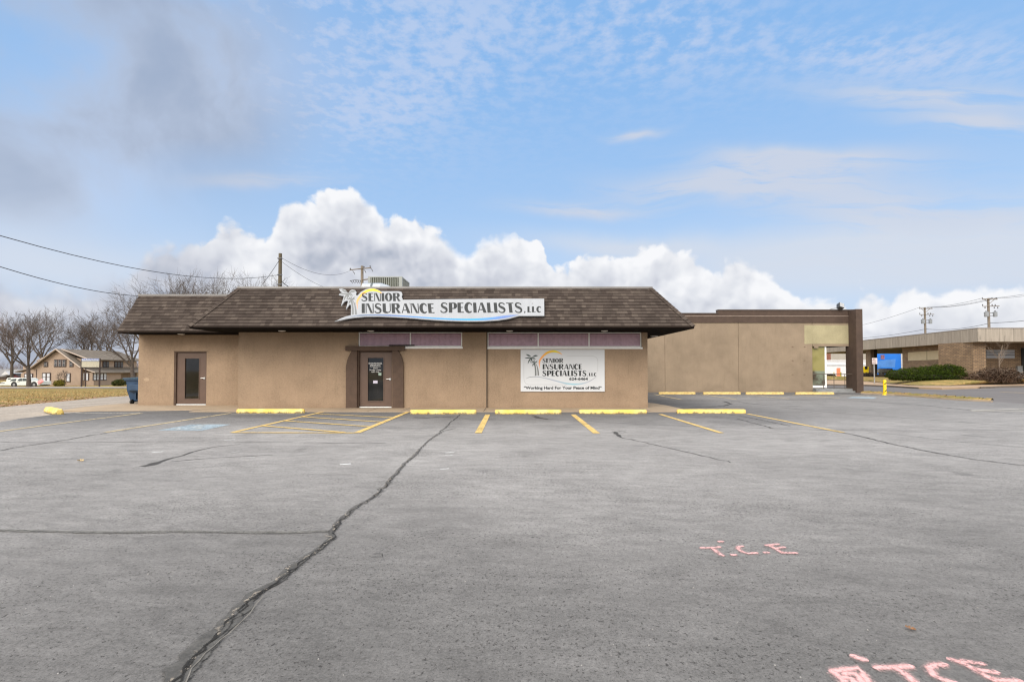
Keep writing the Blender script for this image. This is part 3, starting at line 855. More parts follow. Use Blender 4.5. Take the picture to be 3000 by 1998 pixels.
# cracks
def fn_crumb(q, b, o):
    p = obc(q); n = q.noise(p, 30, 4, 0.8); m_ = q.noise(p, 5, 3, 0.6)
    q.set(b.inputs['Base Color'], q.mix(q.ss(n, 0.48, 0.56), (0.04, 0.036, 0.032), (0.34, 0.29, 0.235))); b.inputs['Roughness'].default_value = 1.0
    v = q.sep(uvc(q))[1]; ed = q.m('SUBTRACT', 1.0, q.m('ABSOLUTE', q.m('SUBTRACT', q.m('MULTIPLY', v, 2.0), 1.0)))
    a = q.ss(q.m('ADD', ed, q.m('MULTIPLY', q.m('SUBTRACT', n, 0.5), 3.0)), 0.7, 1.0)
    q.set(b.inputs['Alpha'], q.m('MULTIPLY', a, q.ss(m_, 0.40, 0.60)))
CRUMB = mat('crumbled_asphalt', fn_crumb)
WORNL = plain('worn_edge', (.17, .155, .135), .9, .2, 10)
def crk(pp, wd, m_, nm, z, seed, amp=1.0, step=0.12):
    r = random.Random(seed); g = gline(pp, z); out = []; ws = []
    if not hasattr(wd, '__len__'): wd = [wd]*len(g)
    for i in range(len(g)-1):
        L = (g[i+1]-g[i]).length; n = max(2, min(60, int(L/step)))
        side = (g[i+1]-g[i]).normalized().cross(Vector((0, 0, 1)))
        for k in range(n):
            t = k/n; out.append(g[i].lerp(g[i+1], t)+side*r.gauss(0, 0.012*amp)); ws.append((wd[i]*(1-t)+wd[i+1]*t)*r.uniform(0.75, 1.25)*(1+clamp((out[-1].y-11)/12)*1.2))
    out.append(g[-1]); ws.append(wd[-1])
    return part(MB().ribbon(out, ws), nm, m_, lot_o)
main = [(1335, 1254), (1295, 1263), (1262, 1284), (1232, 1312), (1215, 1334), (1190, 1352), (1174, 1371), (1152, 1393), (1128, 1425), (1111, 1432), (1118, 1436), (1082, 1462), (1045, 1482), (1008, 1512),
        (985, 1538), (972, 1556), (975, 1572), (952, 1592), (905, 1626), (858, 1662), (820, 1695), (770, 1725), (722, 1760), (690, 1800), (650, 1838), (600, 1888), (555, 1935), (525, 1975), (500, 2010), (470, 2050)]
wd = [0.02 if y < 1260 else .04 if y < 1330 else .065 if y < 1480 else .07 if y < 1650 else .105 if y < 1780 else .14 if y < 1900 else .165 for x, y in main]
crk(main, wd, SEAL, 'sealed_crack', Z2, 1, 0.6)
crk([(x+3, y) for x, y in main], [0.015+0.006*(i % 3) for i in range(len(main))], CRACK, 'open_crack', Z3, 2, 1.25, 0.045)
crk([(x+9, y) for x, y in main[14:]], [0.014]*16, CRACK, 'open_crack', Z3+.0006, 52, 1.0, 0.05)
crk([(x-2, y) for x, y in main[2:]], [0.05]*28, CRUMB, 'crumbled_edge', Z3-.001, 53, 1.6, 0.05)
crk([(770, 1745), (730, 1795), (690, 1835), (650, 1870), (600, 1912), (565, 1955), (545, 1998), (525, 2030)], 0.006, WORNL, 'seal_edge', Z3+.001, 41, 0.3)
crk([(1348, 1214), (1335, 1225), (1318, 1238), (1306, 1252), (1288, 1265)], 0.04, CRACK2, 'hairline_crack', Z1, 3, 1.2)
lc = [(-60, 1551), (60, 1554), (200, 1557), (330, 1559), (520, 1556), (700, 1558), (850, 1559), (965, 1555)]
crk(lc, 0.070, SEAL2, 'sealed_crack', Z1, 4, 0.3); crk(lc, 0.011, CRACK, 'open_crack', Z3+.002, 5, 0.7)
crk([(-40, 1325), (0, 1319), (60, 1308), (130, 1298), (200, 1287), (262, 1275), (320, 1267)], 0.05, CRACK, 'open_crack', Z2, 6, 1.0)
crk([(-30, 1294), (110, 1296.5), (300, 1295), (520, 1292.5), (800, 1295), (960, 1297), (1130, 1297)], 0.035, CRACK2, 'hairline_crack', Z1, 7, 0.6)
crk([(415, 1366), (470, 1352), (530, 1334), (590, 1316), (640, 1307), (705, 1301)], [.22, .14, .07, .06, .05, .04], CRACK2, 'hairline_crack', Z1, 8, 1.5)
crk([(500, 1352), (570, 1345), (680, 1338), (800, 1332)], 0.04, CRACK2, 'hairline_crack', Z1+.001, 9, 1.2)
crk([(688, 1781), (720, 1762), (750, 1745), (800, 1715), (815, 1705)], 0.014, CRACK2, 'hairline_crack', Z1, 42, 0.8)
crk([(2134, 1214), (2185, 1221), (2240, 1232), (2315, 1248)], 0.05, CRACK2, 'hairline_crack', Z1, 10, 1.2)
crk([(2160, 1227), (2200, 1237), (2268, 1255)], 0.06, CRACK2, 'hairline_crack', Z1+.001, 11, 1.2)
crk([(1560, 1215), (1590, 1225), (1640, 1230), (1760, 1236), (1900, 1243), (2100, 1251), (2268, 1255), (2440, 1260), (2600, 1261), (2800, 1260), (3050, 1260)], 0.035, CRACK2, 'hairline_crack', Z2, 12, 0.4)
crk([(2445, 1261.5), (2520, 1277), (2600, 1297), (2700, 1318), (2850, 1344), (3000, 1363), (3060, 1370)], [.05, .06, .065, .06, .055, .045, .04], CRACK, 'open_crack', Z2+.001, 13, 0.9)
crk([(2540, 1263), (2650, 1275), (2800, 1292), (3000, 1311), (3060, 1316)], 0.035, CRACK2, 'hairline_crack', Z2+.002, 14, 0.6)
crk([(2290, 1194), (2380, 1203), (2500, 1213), (2700, 1228), (2900, 1243), (3050, 1252)], 0.045, CRACK2, 'hairline_crack', Z1, 15, 0.6)
crk([(2190, 1206), (2380, 1207)], 0.03, CRACK2, 'hairline_crack', Z1+.002, 16, 0.5)
crk([(2000, 1194), (2080, 1192), (2120, 1189), (2142, 1183), (2122, 1176), (2170, 1176)], 0.08, CRACK2, 'hairline_crack', Z1, 17, 1.0)
crk([(2165, 1178), (2200, 1182), (2250, 1187), (2350, 1190)], 0.06, CRACK2, 'hairline_crack', Z1+.001, 18, 1.0)
crk([(1900, 1173), (2100, 1173.5), (2300, 1172), (2440, 1170), (2520, 1174), (2700, 1187), (2850, 1202), (3000, 1213)], 0.05, CRACK2, 'hairline_crack', Z1, 19, 0.6)
crk([(1800, 1264), (1812, 1275), (1822, 1282), (1885, 1294), (1950, 1310), (1995, 1321), (2060, 1335), (2140, 1355)], [.10, .12, .05, .04, .05, .05, .04, .03], CRACK2, 'hairline_crack', Z1, 20, 2.0)
# tyre scuffs
crk([(1215, 1222), (1250, 1224), (1290, 1221), (1330, 1220)], 0.12, CRACK2, 'scuff', Z1, 21, 3)
crk([(1565, 1219), (1580, 1224), (1600, 1228)], 0.14, CRACK2, 'scuff', Z1+.003, 22, 3)
crk([(1820, 1263), (1832, 1265)], 0.10, CRACK2, 'scuff', Z1, 23, 3)
# pink sprayed letters
def zo(pp): return [(2000+x/2.355, 1560+y/2.355) for x, y in pp]
def spray(strokes, w_, nm):
    mh, mc = MB(), MB()
    for i, st in enumerate(strokes):
        g = gline(zo(st), Z1)
        if len(g) == 1: g = [g[0]+Vector((-w_*.25, 0, 0)), g[0]+Vector((w_*.25, 0, 0))]
        a = g[0]-(g[1]-g[0]).normalized()*w_*.3; b = g[-1]+(g[-1]-g[-2]).normalized()*w_*.3
        g = [a]+g+[b]; n = len(g)
        wh = [w_*0.7]+[w_*1.7]*(n-2)+[w_*0.7]; wc = [w_*0.35]+[w_*.95]*(n-2)+[w_*0.35]
        mh.ribbon([p+Vector((0, 0, .0001*i)) for p in g], wh)
        mc.ribbon([p+Vector((0, 0, .0015+.00015*i)) for p in g], wc)
    o_ = part(mc, nm, PINK, lot_o); part(mh, 'overspray', PINKH, o_)
spray([[(128, 104), (190, 104), (255, 99)], [(205, 106), (240, 135), (275, 158)], [(352, 153)], [(412, 94), (385, 96), (382, 112), (410, 132), (450, 143), (510, 140)], [(578, 137)],
       [(575, 88), (620, 84), (660, 80)], [(610, 95), (640, 112), (665, 126), (690, 137)], [(640, 110), (700, 101)], [(680, 138), (730, 140), (785, 141)], [(262, 62)]], 0.054, 'pink_letters')
spray([[(1335, 930), (1440, 928), (1575, 922)], [(1470, 935), (1530, 970), (1600, 1030), (1640, 1060)], [(1810, 910), (1740, 910), (1702, 935), (1735, 985), (1800, 1015), (1880, 1035)],
       [(1850, 872), (1930, 900), (2010, 940), (2090, 985), (2160, 1020), (2230, 1060)], [(1930, 885), (2070, 905)], [(2030, 945), (2165, 965)], [(2150, 1015), (2330, 1025)], [(1180, 850), (1215, 865), (1255, 878)],
       [(1030, 955), (1100, 950), (1210, 935), (1245, 985), (1290, 1040)], [(1045, 965), (1090, 1000), (1130, 1045), (1160, 1070)], [(1120, 975), (1190, 975), (1220, 1010), (1250, 1060)], [(1110, 1000), (1170, 1010), (1200, 1050)]], 0.057, 'pink_letters')
# white paint drips
for i, (x, y, w_) in enumerate([(672, 1288, .09), (462, 1323.5, .10), (1012, 1359, .10), (1318, 1325, .07), (1316, 1333, .05), (1303, 1373, .05), (690, 1323, .03), (735, 1339, .03), (880, 1329, .03)]):
    line([(x-10-w_*60, y+1), (x+10+w_*60, y-1)], w_, WSPL, Z1, 'white_paint_splash')
crk([(1092, 1621), (1120, 1621), (1121, 1631), (1090, 1630)], 0.013, CRACK2, 'hairline_crack', Z1, 31, .3)

# small stones and a dead leaf
LEAF = plain('dead_leaf', (0.22, 0.11, 0.05), 0.8, 0.3, 40)
lm = MB(); c_ = G(2667, 1845, 0)
for i in range(7):
    a = i*0.9; lm.face([c_+Vector((0, 0, .006)), c_+Vector((.028*math.cos(a), .026*math.sin(a), .010+.004*(i % 3))), c_+Vector((.024*math.cos(a+.6), .022*math.sin(a+.6), .014))])
tag(lm.build('leaf', LEAF), 'small curled brown leaf lying alone on the asphalt above the nearer pink letters', 'leaf')
lm = MB(); c_ = G(236, 1352, 0)
for i in range(7):
    a = i*0.9; lm.face([c_+Vector((0, 0, .008)), c_+Vector((.05*math.cos(a), .04*math.sin(a), .012+.01*(i % 3))), c_+Vector((.045*math.cos(a+.6), .035*math.sin(a+.6), .035))])
tag(lm.build('leaf', plain('pale_leaf', (0.5, 0.36, 0.18), 0.8, 0.3, 40)), 'pale yellowish leaf on the asphalt at the left, below the blue bay symbol', 'leaf')
sm = MB(); r5 = random.Random(5)
STONE = plain('loose_stone', (0.34, 0.32, 0.30), 0.9, 0.2, 10)
for i in range(260):
    y = 2.2 + 12*r5.random()**1.6; x = r5.uniform(-1, 1)*y*1.02; s_ = r5.uniform(.0015, .004)*(1+y*.10)
    sm.lathe((x, y, 0.0), [(s_*.7, 0), (s_, s_*.5), (s_*.5, s_)], 5)
tag(sm.build('loose_stones', STONE), 'scattered pale grit and small loose stones over the asphalt', None, None, 'stuff')
# litter of leaves and tufts on the left verge
tm = MB(); r6 = random.Random(6)
for i in range(9000):
    y = 15 + 34*r6.random()**1.3; x = -20.4 - (0.35 if y < 22 else 0.2)*abs(r6.gauss(0, 1)) - 34*r6.random()**1.2
    if x < -y*1.08: continue
    h = r6.uniform(.03, .085); a = r6.uniform(0, 6.28); z = H(x, y)-0.12; w_ = r6.uniform(.015, .04); e = r6.uniform(-.06, .06)
    tm.face([(x-w_*math.cos(a), y-w_*math.sin(a), z), (x+w_*math.cos(a), y+w_*math.sin(a), z), (x+e, y+e, z+h+.03)])
TUFT = plain('grass_tuft', (0.38, 0.255, 0.11), 1.0, 0.45, 0.8)
tag(tm.build('grass_tufts', TUFT), 'dry yellowish winter grass blades on the verge beyond the gravel lane', None, None, 'stuff')
tm = MB()
for i in range(3500):
    y = 16 + 22*r6.random(); e = min(1.0, abs(r6.gauss(0, .5))); x = -20.2 - 3.2*e + r6.uniform(-.5, .3)*0.6
    s_ = r6.uniform(.03, .075); a = r6.uniform(0, 6.28); z = H(x, y)-0.09
    tm.face([(x+s_*math.cos(a+k*2.1), y+s_*math.sin(a+k*2.1), z+r6.uniform(0, .05)) for k in range(3)])
tag(tm.build('leaf_litter', plain('leaf_litter', (0.34, 0.20, 0.12), 1.0, 0.5, 1.5)), 'brown fallen leaves blown along the edge of the gravel lane', None, None, 'stuff')

# ------------------------------------------------------------------ wheel stops
def wheel_stop_mb(L=2.13, w_=0.16, h=0.135, ch=0.028):
    mb = MB(); prof = [(-w_/2, 0), (w_/2, 0), (w_/2, h*.35), (w_/2-.03, h), (-w_/2+.03, h), (-w_/2, h*.35)]
    def ring(x, s_): return [Vector((x, a*s_, b*(1 if s_ == 1 else .88))) for a, b in prof]
    rs = [ring(-L/2, .7), ring(-L/2+.05, 1)] + [ring(-L/2+.05+(L-.1)*i/12, 1) for i in range(1, 12)] + [ring(L/2-.05, 1), ring(L/2, .7)]
    n = len(prof); r = random.Random(4)
    for i in range(1, len(rs)-1):
        for p in rs[i]: p += Vector((0, r.uniform(-.003, .003), r.uniform(-.004, .004) if p.z > .05 else 0))
    for a, b in zip(rs, rs[1:]):
        for j in range(n):
            k = (j+1) % n; mb.face([a[k], a[j], b[j], b[k]])
    mb.face(rs[0]); mb.face(list(reversed(rs[-1])))
    return mb
ws0 = wheel_stop_mb().build('wheel_stop', YSTOP, bevel=0.008)
GN = 'yellow wheel stops in front of the parking bays'
def put_stop(pxa, pxb, y, label, first=False, m_=None, rot=0, yaw=0.0):
    a, b = G(pxa, y, 0), G(pxb, y, 0); o_ = ws0
    if not first: o_ = ws0.copy(); COL.objects.link(o_)
    o_.location = ((a.x+b.x)/2, a.y+.08, 0); o_.scale = ((b.x-a.x)/2.13, 1, 1); o_.rotation_euler = (0, 0, yaw)
    if m_:
        o_.data = o_.data.copy(); o_.data.materials[0] = m_
    tag(o_, label, 'wheel stop', GN); return o_
put_stop(691, 889, 1210.5, 'yellow wheel stop by the wall between the plain brown door and the hatched bay', True)
put_stop(1201, 1395, 1213, 'yellow wheel stop just right of the hatched bay, beside the lettered door')
put_stop(1450, 1645, 1213, 'yellow wheel stop under the left end of the white wall signboard')
put_stop(1698, 1896, 1212.5, 'yellow wheel stop under the right end of the white wall signboard at the wall corner')
put_stop(1986, 2186, 1211.5, 'yellow wheel stop with a cracked brown left end, standing clear of the building corner', yaw=-0.01)
put_stop(1931, 2038, 1155.5, 'small far yellow wheel stop along the beige wall, nearest the insurance building', m_=YSTOPW)
put_stop(2062, 2171, 1155.5, 'second far yellow wheel stop along the beige wall, left of the middle wall joint', m_=YSTOPW)
put_stop(2187, 2298, 1155.8, 'third far yellow wheel stop along the beige wall, right of the middle wall joint', m_=YSTOPW)
put_stop(2333, 2445, 1155.8, 'worn far yellow wheel stop at the porch end of the beige wall, paint flaking', m_=YSTOPW)
ws = ws0.copy(); COL.objects.link(ws); ws.location = (-15.1, 16.9, 0); ws.rotation_euler = (0, 0, R(141)); ws.scale = (0.80, 1.5, 1.25)
tag(ws, 'short yellow wheel stop lying askew at the edge of the gravel lane', 'wheel stop', GN)

# ------------------------------------------------------------------ letters
def lam(pts): return [Vector((x, y)) for x, y in pts]
def rib(pts, ws):
    "2D ribbon outline as quads"
    pts = lam(pts); out = []; L = []
    for i, p in enumerate(pts):
        a = pts[max(0, i-1)]; b = pts[min(len(pts)-1, i+1)]; t = (b-a).normalized(); n = Vector((-t.y, t.x))
        L.append((p+n*ws[i]/2, p-n*ws[i]/2))
    return [[L[i][0], L[i][1], L[i+1][1], L[i+1][0]] for i in range(len(L)-1)]
def bez(p, n=8):
    p = lam(p); out = []
    for i in range(n+1):
        t = i/n; a = [x.copy() for x in p]
        while len(a) > 1: a = [a[k].lerp(a[k+1], t) for k in range(len(a)-1)]
        out.append(tuple(a[0]))
    return out
def rc(x0, y0, x1, y1): return [Vector((x0, y0)), Vector((x1, y0)), Vector((x1, y1)), Vector((x0, y1))]
def ell(cx, cy, rx, ry, a0, a1, n=14): return [(cx+rx*math.cos(R(a0+(a1-a0)*i/n)), cy+ry*math.sin(R(a0+(a1-a0)*i/n))) for i in range(n+1)]
def wv_(n, fn): return [fn(i/n) for i in range(n+1)]
TK, TN = 0.30, 0.085
def glyph(c):
    if c == 'I': return .29, [rc(.0, 0, .29, 1)]
    if c == 'L': return .54, [rc(0, 0, TK, 1), rc(TK, 0, .54, TN)]
    if c == 'E': return .56, [rc(0, 0, TK, 1), rc(TK, 0, .56, TN), rc(TK, 1-TN, .55, 1), rc(TK, .48, .50, .48+TN)]
    if c == 'T': return .66, [rc(.20, 0, .20+TK, 1-TN), rc(0, 1-TN, .66, 1)]
    if c == 'N': return .74, [rc(0, 0, TN, 1), lam([(TN, 1), (TN+.22, 1), (.74-TN, .0), (.74-TN-.20, 0)]), rc(.74-TN, 0, .74, 1)]
    if c == 'A': return .80, [lam([(0, 0), (.085, 0), (.37, 1), (.31, 1)]), lam([(.31, 1), (.51, 1), (.80, 0), (.52, 0)]), rc(.14, .26, .56, .26+TN)]
    if c == 'U':
        return .76, [rc(0, .30, TK, 1)] + rib(ell(.42, .31, .29, .25, 180, 360), wv_(14, lambda t: TK if t < .15 else TK-(TK-TN)*min(1, (t-.15)/.5))) + [rc(.71-.04, .31, .71+.04, 1)]
    if c == 'R':
        return .82, [rc(0, 0, TK, 1)] + rib([(TK, .965), (.40, .965)] + ell(.42, .74, .20, .225, 85, -85) + [(.40, .515), (TK, .515)], [TN]*2 + wv_(14, lambda t: TN+(TK-TN)*math.sin(math.pi*t)) + [TN]*2) + \
            [lam([(.33, .50), (.55, .52), (.64, .30), (.82, 0), (.55, 0), (.44, .28)])]
    if c == 'P':
        return .70, [rc(0, 0, TK, 1)] + rib([(TK, .965), (.38, .965)] + ell(.40, .69, .20, .275, 85, -85) + [(.38, .415), (TK, .415)], [TN]*2 + wv_(14, lambda t: TN+(TK-TN)*math.sin(math.pi*t)) + [TN]*2)
    if c == 'C':
        return .70, rib(ell(.42, .5, .29, .465, 48, 312, 20), wv_(20, lambda t: TN+.01+(TK-TN)*math.sin(math.pi*t)**1.5)) + [rc(.585, .72, .66, .93)]
    if c == 'O':
        return .80, rib(ell(.40, .5, .27, .465, 90, 450, 28), wv_(28, lambda t: TN+(TK-TN)*abs(math.sin(2*math.pi*t))**1.3))
    if c == 'S':
        p = bez([(.60, .80), (.56, 1.02), (.02, 1.08), (.13, .68)], 8) + bez([(.13, .68), (.20, .52), (.56, .50), (.56, .28)], 8)[1:] + bez([(.56, .28), (.60, -.06), (.05, -.07), (.03, .22)], 8)[1:]
        n = len(p)-1
        return .68, rib(p, wv_(n, lambda t: TN+.01+(.24-TN)*math.exp(-((t-.5)/.22)**2)))
    if c == ',': return .22, [rc(.02, 0, .18, .17), lam([(.10, 0), (.18, 0), (.08, -.2), (.02, -.2)])]
    return .4, []
def layout(text, gap=.10):
    x = 0; polys = []
    for c in text:
        if c == ' ': x += .32; continue
        w_, ps = glyph(c)
        polys += [[(p.x+x, p.y) for p in q_] for q_ in ps]; x += w_+gap
    return polys, x-gap
def put_word(mb, text, rect, o, n, off0=0.0, gap=.10):
    "rect: pixel box (x0, ytop, x1, ybase)"
    if isinstance(mb, list): mb.append(MB()); mb = mb[-1]
    polys, w_ = layout(text, gap); n = Vector(n).normalized()
    x0, yt, x1, yb = rect
    A = PL(x0, yb, o, n); B = PL(x1, yb, o, n); C_ = PL(x0, yt, o, n)
    ux = (B-A)/w_; uy = (C_-A)
    for i, q_ in enumerate(polys):
        mb.face([A+ux*x+uy*y+n*(off0+.0004*(i % 9)) for x, y in q_])
def text_mesh(txt, bold=0.0, space=1.0, shear=0.0):
    cu = bpy.data.curves.new('txt', 'FONT'); cu.body = txt; cu.offset = bold; cu.space_character = space; cu.shear = shear
    cu.align_x = 'CENTER'; cu.resolution_u = 3
    ob = bpy.data.objects.new('txt', cu); COL.objects.link(ob)
    dg = bpy.context.evaluated_depsgraph_get(); dg.update()
    me = bpy.data.meshes.new_from_object(ob.evaluated_get(dg))
    vs = [v.co.copy() for v in me.vertices]; fs = [tuple(p.vertices) for p in me.polygons]
    bpy.data.objects.remove(ob); bpy.data.curves.remove(cu); bpy.data.meshes.remove(me)
    return vs, fs
def put_text(mb, txt, rect, o, n, off=0.004, bold=0.0, space=1.0):
    if isinstance(mb, list): mb.append(MB()); mb = mb[-1]
    vs, fs = text_mesh(txt, bold, space); n = Vector(n).normalized()
    xs_ = [v.x for v in vs]; ys_ = [v.y for v in vs]; a, b, c, d = min(xs_), max(xs_), min(ys_), max(ys_)
    x0, yt, x1, yb = rect
    A = PL(x0, yb, o, n); B = PL(x1, yb, o, n); C_ = PL(x0, yt, o, n)
    base = len(mb.v)
    for v in vs: mb.v.append(tuple(A+(B-A)*((v.x-a)/(b-a))+(C_-A)*((v.y-c)/(d-c))+n*off))
    for f in fs: mb.f.append(tuple(base+i for i in f)); mb.uv.append([(0, 0)]*len(f))

# ------------------------------------------------------------------ insurance office
YW, YW2, YG = 18.9, 18.95, 20.3          # front wall, right half, left wing
def rP(a, b, c, d, Y):
    "pixel box -> x0, x1, z0, z1 on the plane Y"
    p = P(a, (b+d)/2, Y); q_ = P(c, (b+d)/2, Y); t = P((a+c)/2, b, Y); u = P((a+c)/2, d, Y)
    return p.x, q_.x, u.z, t.z
def wall_holes(x0, x1, z0, z1, Y, holes, depth=0.12):
    mb = MB()
    xs_ = sorted({x0, x1, *[h[0] for h in holes], *[h[1] for h in holes]})
    zs_ = sorted({z0, z1, *[max(z0, h[2]) for h in holes], *[min(z1, h[3]) for h in holes]})
    for a, b in zip(xs_, xs_[1:]):
        for c, d in zip(zs_, zs_[1:]):
            mx, mz = (a+b)/2, (c+d)/2
            if any(h[0] < mx < h[1] and h[2] < mz < h[3] for h in holes): continue
            mb.face([(a, Y, c), (b, Y, c), (b, Y, d), (a, Y, d)])
    for hx0, hx1, hz0, hz1 in holes:
        Yb = Y+depth
        mb.face([(hx0, Y, hz0), (hx0, Yb, hz0), (hx0, Yb, hz1), (hx0, Y, hz1)], [(Y, hz0), (Yb, hz0), (Yb, hz1), (Y, hz1)])
        mb.face([(hx1, Yb, hz0), (hx1, Y, hz0), (hx1, Y, hz1), (hx1, Yb, hz1)], [(Yb, hz0), (Y, hz0), (Y, hz1), (Yb, hz1)])
        mb.face([(hx0, Y, hz1), (hx0, Yb, hz1), (hx1, Yb, hz1), (hx1, Y, hz1)])
        if hz0 > z0+.01: mb.face([(hx0, Yb, hz0), (hx0, Y, hz0), (hx1, Y, hz0), (hx1, Yb, hz0)])
    return mb
XL, XM, XR = P(698, 1100, YW).x, P(1425.5, 1100, YW).x, P(1897.5, 1100, YW2).x
XWL = P(405.5, 1080, YG).x
ZS = 2.84       # underside of the eaves
office = thing('office_building', 'single storey tan stucco office with brown shingled mansard roof in the middle of the lot', 'building', ((XL+XR)/2, YW, 0))
door1 = rP(1046, 1027.5, 1148.5, 1193.5, YW); door1 = (door1[0], door1[1], 0.02, door1[3])
win1 = rP(1049.5, 973, 1354, 1017.5, YW); win1 = (win1[0], win1[1], win1[2], ZS-0.03)
win2 = rP(1427.5, 972, 1880, 1018.5, YW2); win2 = (win2[0], win2[1], win2[2], ZS-0.03)
door2 = rP(509.5, 1030.5, 604.5, 1185.5, YG); door2 = (door2[0], door2[1], 0.02, door2[3])
ZT = 3.2
wm = wall_holes(XL, XM, 0, ZT, YW, [door1, win1], .16)
wm.f += []; part(wm, 'front_wall', STUCCO, office)
wm = wall_holes(XM+.03, XR, 0, ZT, YW2, [win2], .12)
wm.face([(XR, YW2, 0), (XR, 29.0, 0), (XR, 29.0, ZT), (XR, YW2, ZT)]); wm.face([(XR, 29, 0), (XL, 29, 0), (XL, 29, ZT), (XR, 29, ZT)])
wm.face([(XM, YW, 0), (XM+.0, YW2+.1, 0), (XM, YW2+.1, ZT), (XM, YW, ZT)])
part(wm, 'front_wall', STUCCO, office)
wm = wall_holes(XWL, XL, 0, ZT, YG, [door2], .10)
wm.face([(XL, YG, 0), (XL, YW, 0), (XL, YW, ZT), (XL, YG, ZT)]); wm.face([(XWL, 29, 0), (XWL, YG, 0), (XWL, YG, ZT), (XWL, 29, ZT)]); wm.face([(XL, 29, 0), (XWL, 29, 0), (XWL, 29, ZT), (XL, 29, ZT)])
part(wm, 'wing_wall', STUCCO, office)
jm = MB().box((XM-.012, YW-.004, .02), (XM+.03, YW2+.02, ZS)); part(jm, 'wall_joint', plain('joint_filler', (0.09, .065, .045), .9), office)
# window strips
def strip_window(w_, muls, Y, depth):
    x0, x1, z0, z1 = w_; fr = MB(); t = 0.045; yf = Y+depth-.07
    fr.box((x0, yf, z0), (x1, yf+.06, z0+t+.015)); fr.box((x0, yf, z1-t*.7), (x1, yf+.06, z1))
    xs_ = [x0+t] + [v for m_ in muls for v in (m_-.022, m_+.022)] + [x1-t]
    fr.box((x0, yf, z0+t+.015), (x0+t, yf+.06, z1-t*.7)); fr.box((x1-t, yf, z0+t+.015), (x1, yf+.06, z1-t*.7))
    for m_ in muls: fr.box((m_-.022, yf-.003, z0+t+.015), (m_+.022, yf+.06, z1-t*.7))
    f_ = part(fr, 'window', ALU, office, bevel=.004)
    part(MB().box((x0-.02, Y-.045, z0-.05), (x1+.02, Y+.04, z0+.012)), 'sill', ALU, f_)
    for a, b in zip(xs_[::2], xs_[1::2]):
        part(MB().box((a, yf+.035, z0+t+.015), (b, yf+.045, z1-t*.7)), 'pane', PURPLE, f_)
        part(MB().box((a, yf+.018, z1-t*.7-.022), (b, yf+.034, z1-t*.7)), 'gasket', BLACK, f_)
    return f_
strip_window(win1, [P(1201.5, 1000, YW).x], YW, .12)
strip_window(win2, [P(1577, 1000, YW2).x, P(1726.5, 1000, YW2).x], YW2, .12)
# doors
def door(d, leafpx, litepx, Y, hinge_left, handle, yoff, nm_label):
    x0, x1, z0, z1 = d; fr = MB(); yb = Y+yoff
    lf_ = rP(*leafpx, Y); lt = rP(*litepx, Y)
    fr.box((x0, Y+.01, .02), (lf_[0], yb+.06, z1)); fr.box((lf_[1], Y+.01, .02), (x1, yb+.06, z1)); fr.box((lf_[0], Y+.01, lf_[3]), (lf_[1], yb+.06, z1))
    dm = MB(); g = .008
    a0, a1, b0, b1 = lf_[0]+g, lf_[1]-g, .075, lf_[3]-g
    dm.box((a0, yb, b0), (lt[0], yb+.045, b1)); dm.box((lt[1], yb, b0), (a1, yb+.045, b1)); dm.box((lt[0], yb, b0), (lt[1], yb+.045, lt[2])); dm.box((lt[0], yb, lt[3]), (lt[1], yb+.045, b1))
    D = part(dm, 'door', DOORM, office); D['label'] = nm_label
    part(fr, 'door_frame', TRIM, D)
    lip = MB(); q_ = .028
    lip.box((lt[0]-q_, yb-.014, lt[2]-q_), (lt[0], yb+.01, lt[3]+q_)); lip.box((lt[1], yb-.014, lt[2]-q_), (lt[1]+q_, yb+.01, lt[3]+q_)); lip.box((lt[0], yb-.014, lt[2]-q_), (lt[1], yb+.01, lt[2])); lip.box((lt[0], yb-.014, lt[3]), (lt[1], yb+.01, lt[3]+q_))
    part(lip, 'glass_bead', DOORM, D, bevel=.004)
    part(MB().box((lt[0], yb+.02, lt[2]), (lt[1], yb+.03, lt[3])), 'pane', GLASS, D)
    part(MB().box((a0, yb-.03, .022), (a1, yb+.05, .06), ()), 'threshold', ALU, D, bevel=.004)
    part(MB().box((a0, yb+.03, .06), (a1, yb+.05, .078)), 'door_gap', BLACK, D)
    for z in (.32, (b0+b1)/2, b1-.28): part(MB().lathe((lf_[0], yb-.012, z-.06), [(.012, 0), (.012, .12)], 8), 'hinge', TRIM, D)
    hx, hz = P(*handle, Y).x, P(*handle, Y).z; hm_ = MB()
    hm_.lathe((hx, yb, hz), [(.042, -.012), (.042, -.004), (.018, 0)], 14, 'y'); hm_.lathe((hx, yb-.055, hz), [(.013, 0), (.013, .055)], 8, 'y')
    hm_.tube([(hx, yb-.05, hz), (hx-.06, yb-.055, hz+.004), (hx-.13, yb-.05, hz-.002)], [.013, .012, .009], 8)
    part(hm_, 'handle', STEEL, D, smooth='auto')
    return D, lt, yb
D1, lt1, yb1 = door(door1, (1051.5, 1030.5, 1147, 1190), (1076, 1048.5, 1121.5, 1175), YW, True, (1141, 1111), .09, 'brown entrance door with white lettering on its narrow glass')
D2, lt2, yb2 = door(door2, (515, 1033, 603, 1183), (539.5, 1050.5, 580.5, 1167.5), YG, True, (596, 1108), .06, 'plain brown side door with an unlettered narrow glass')
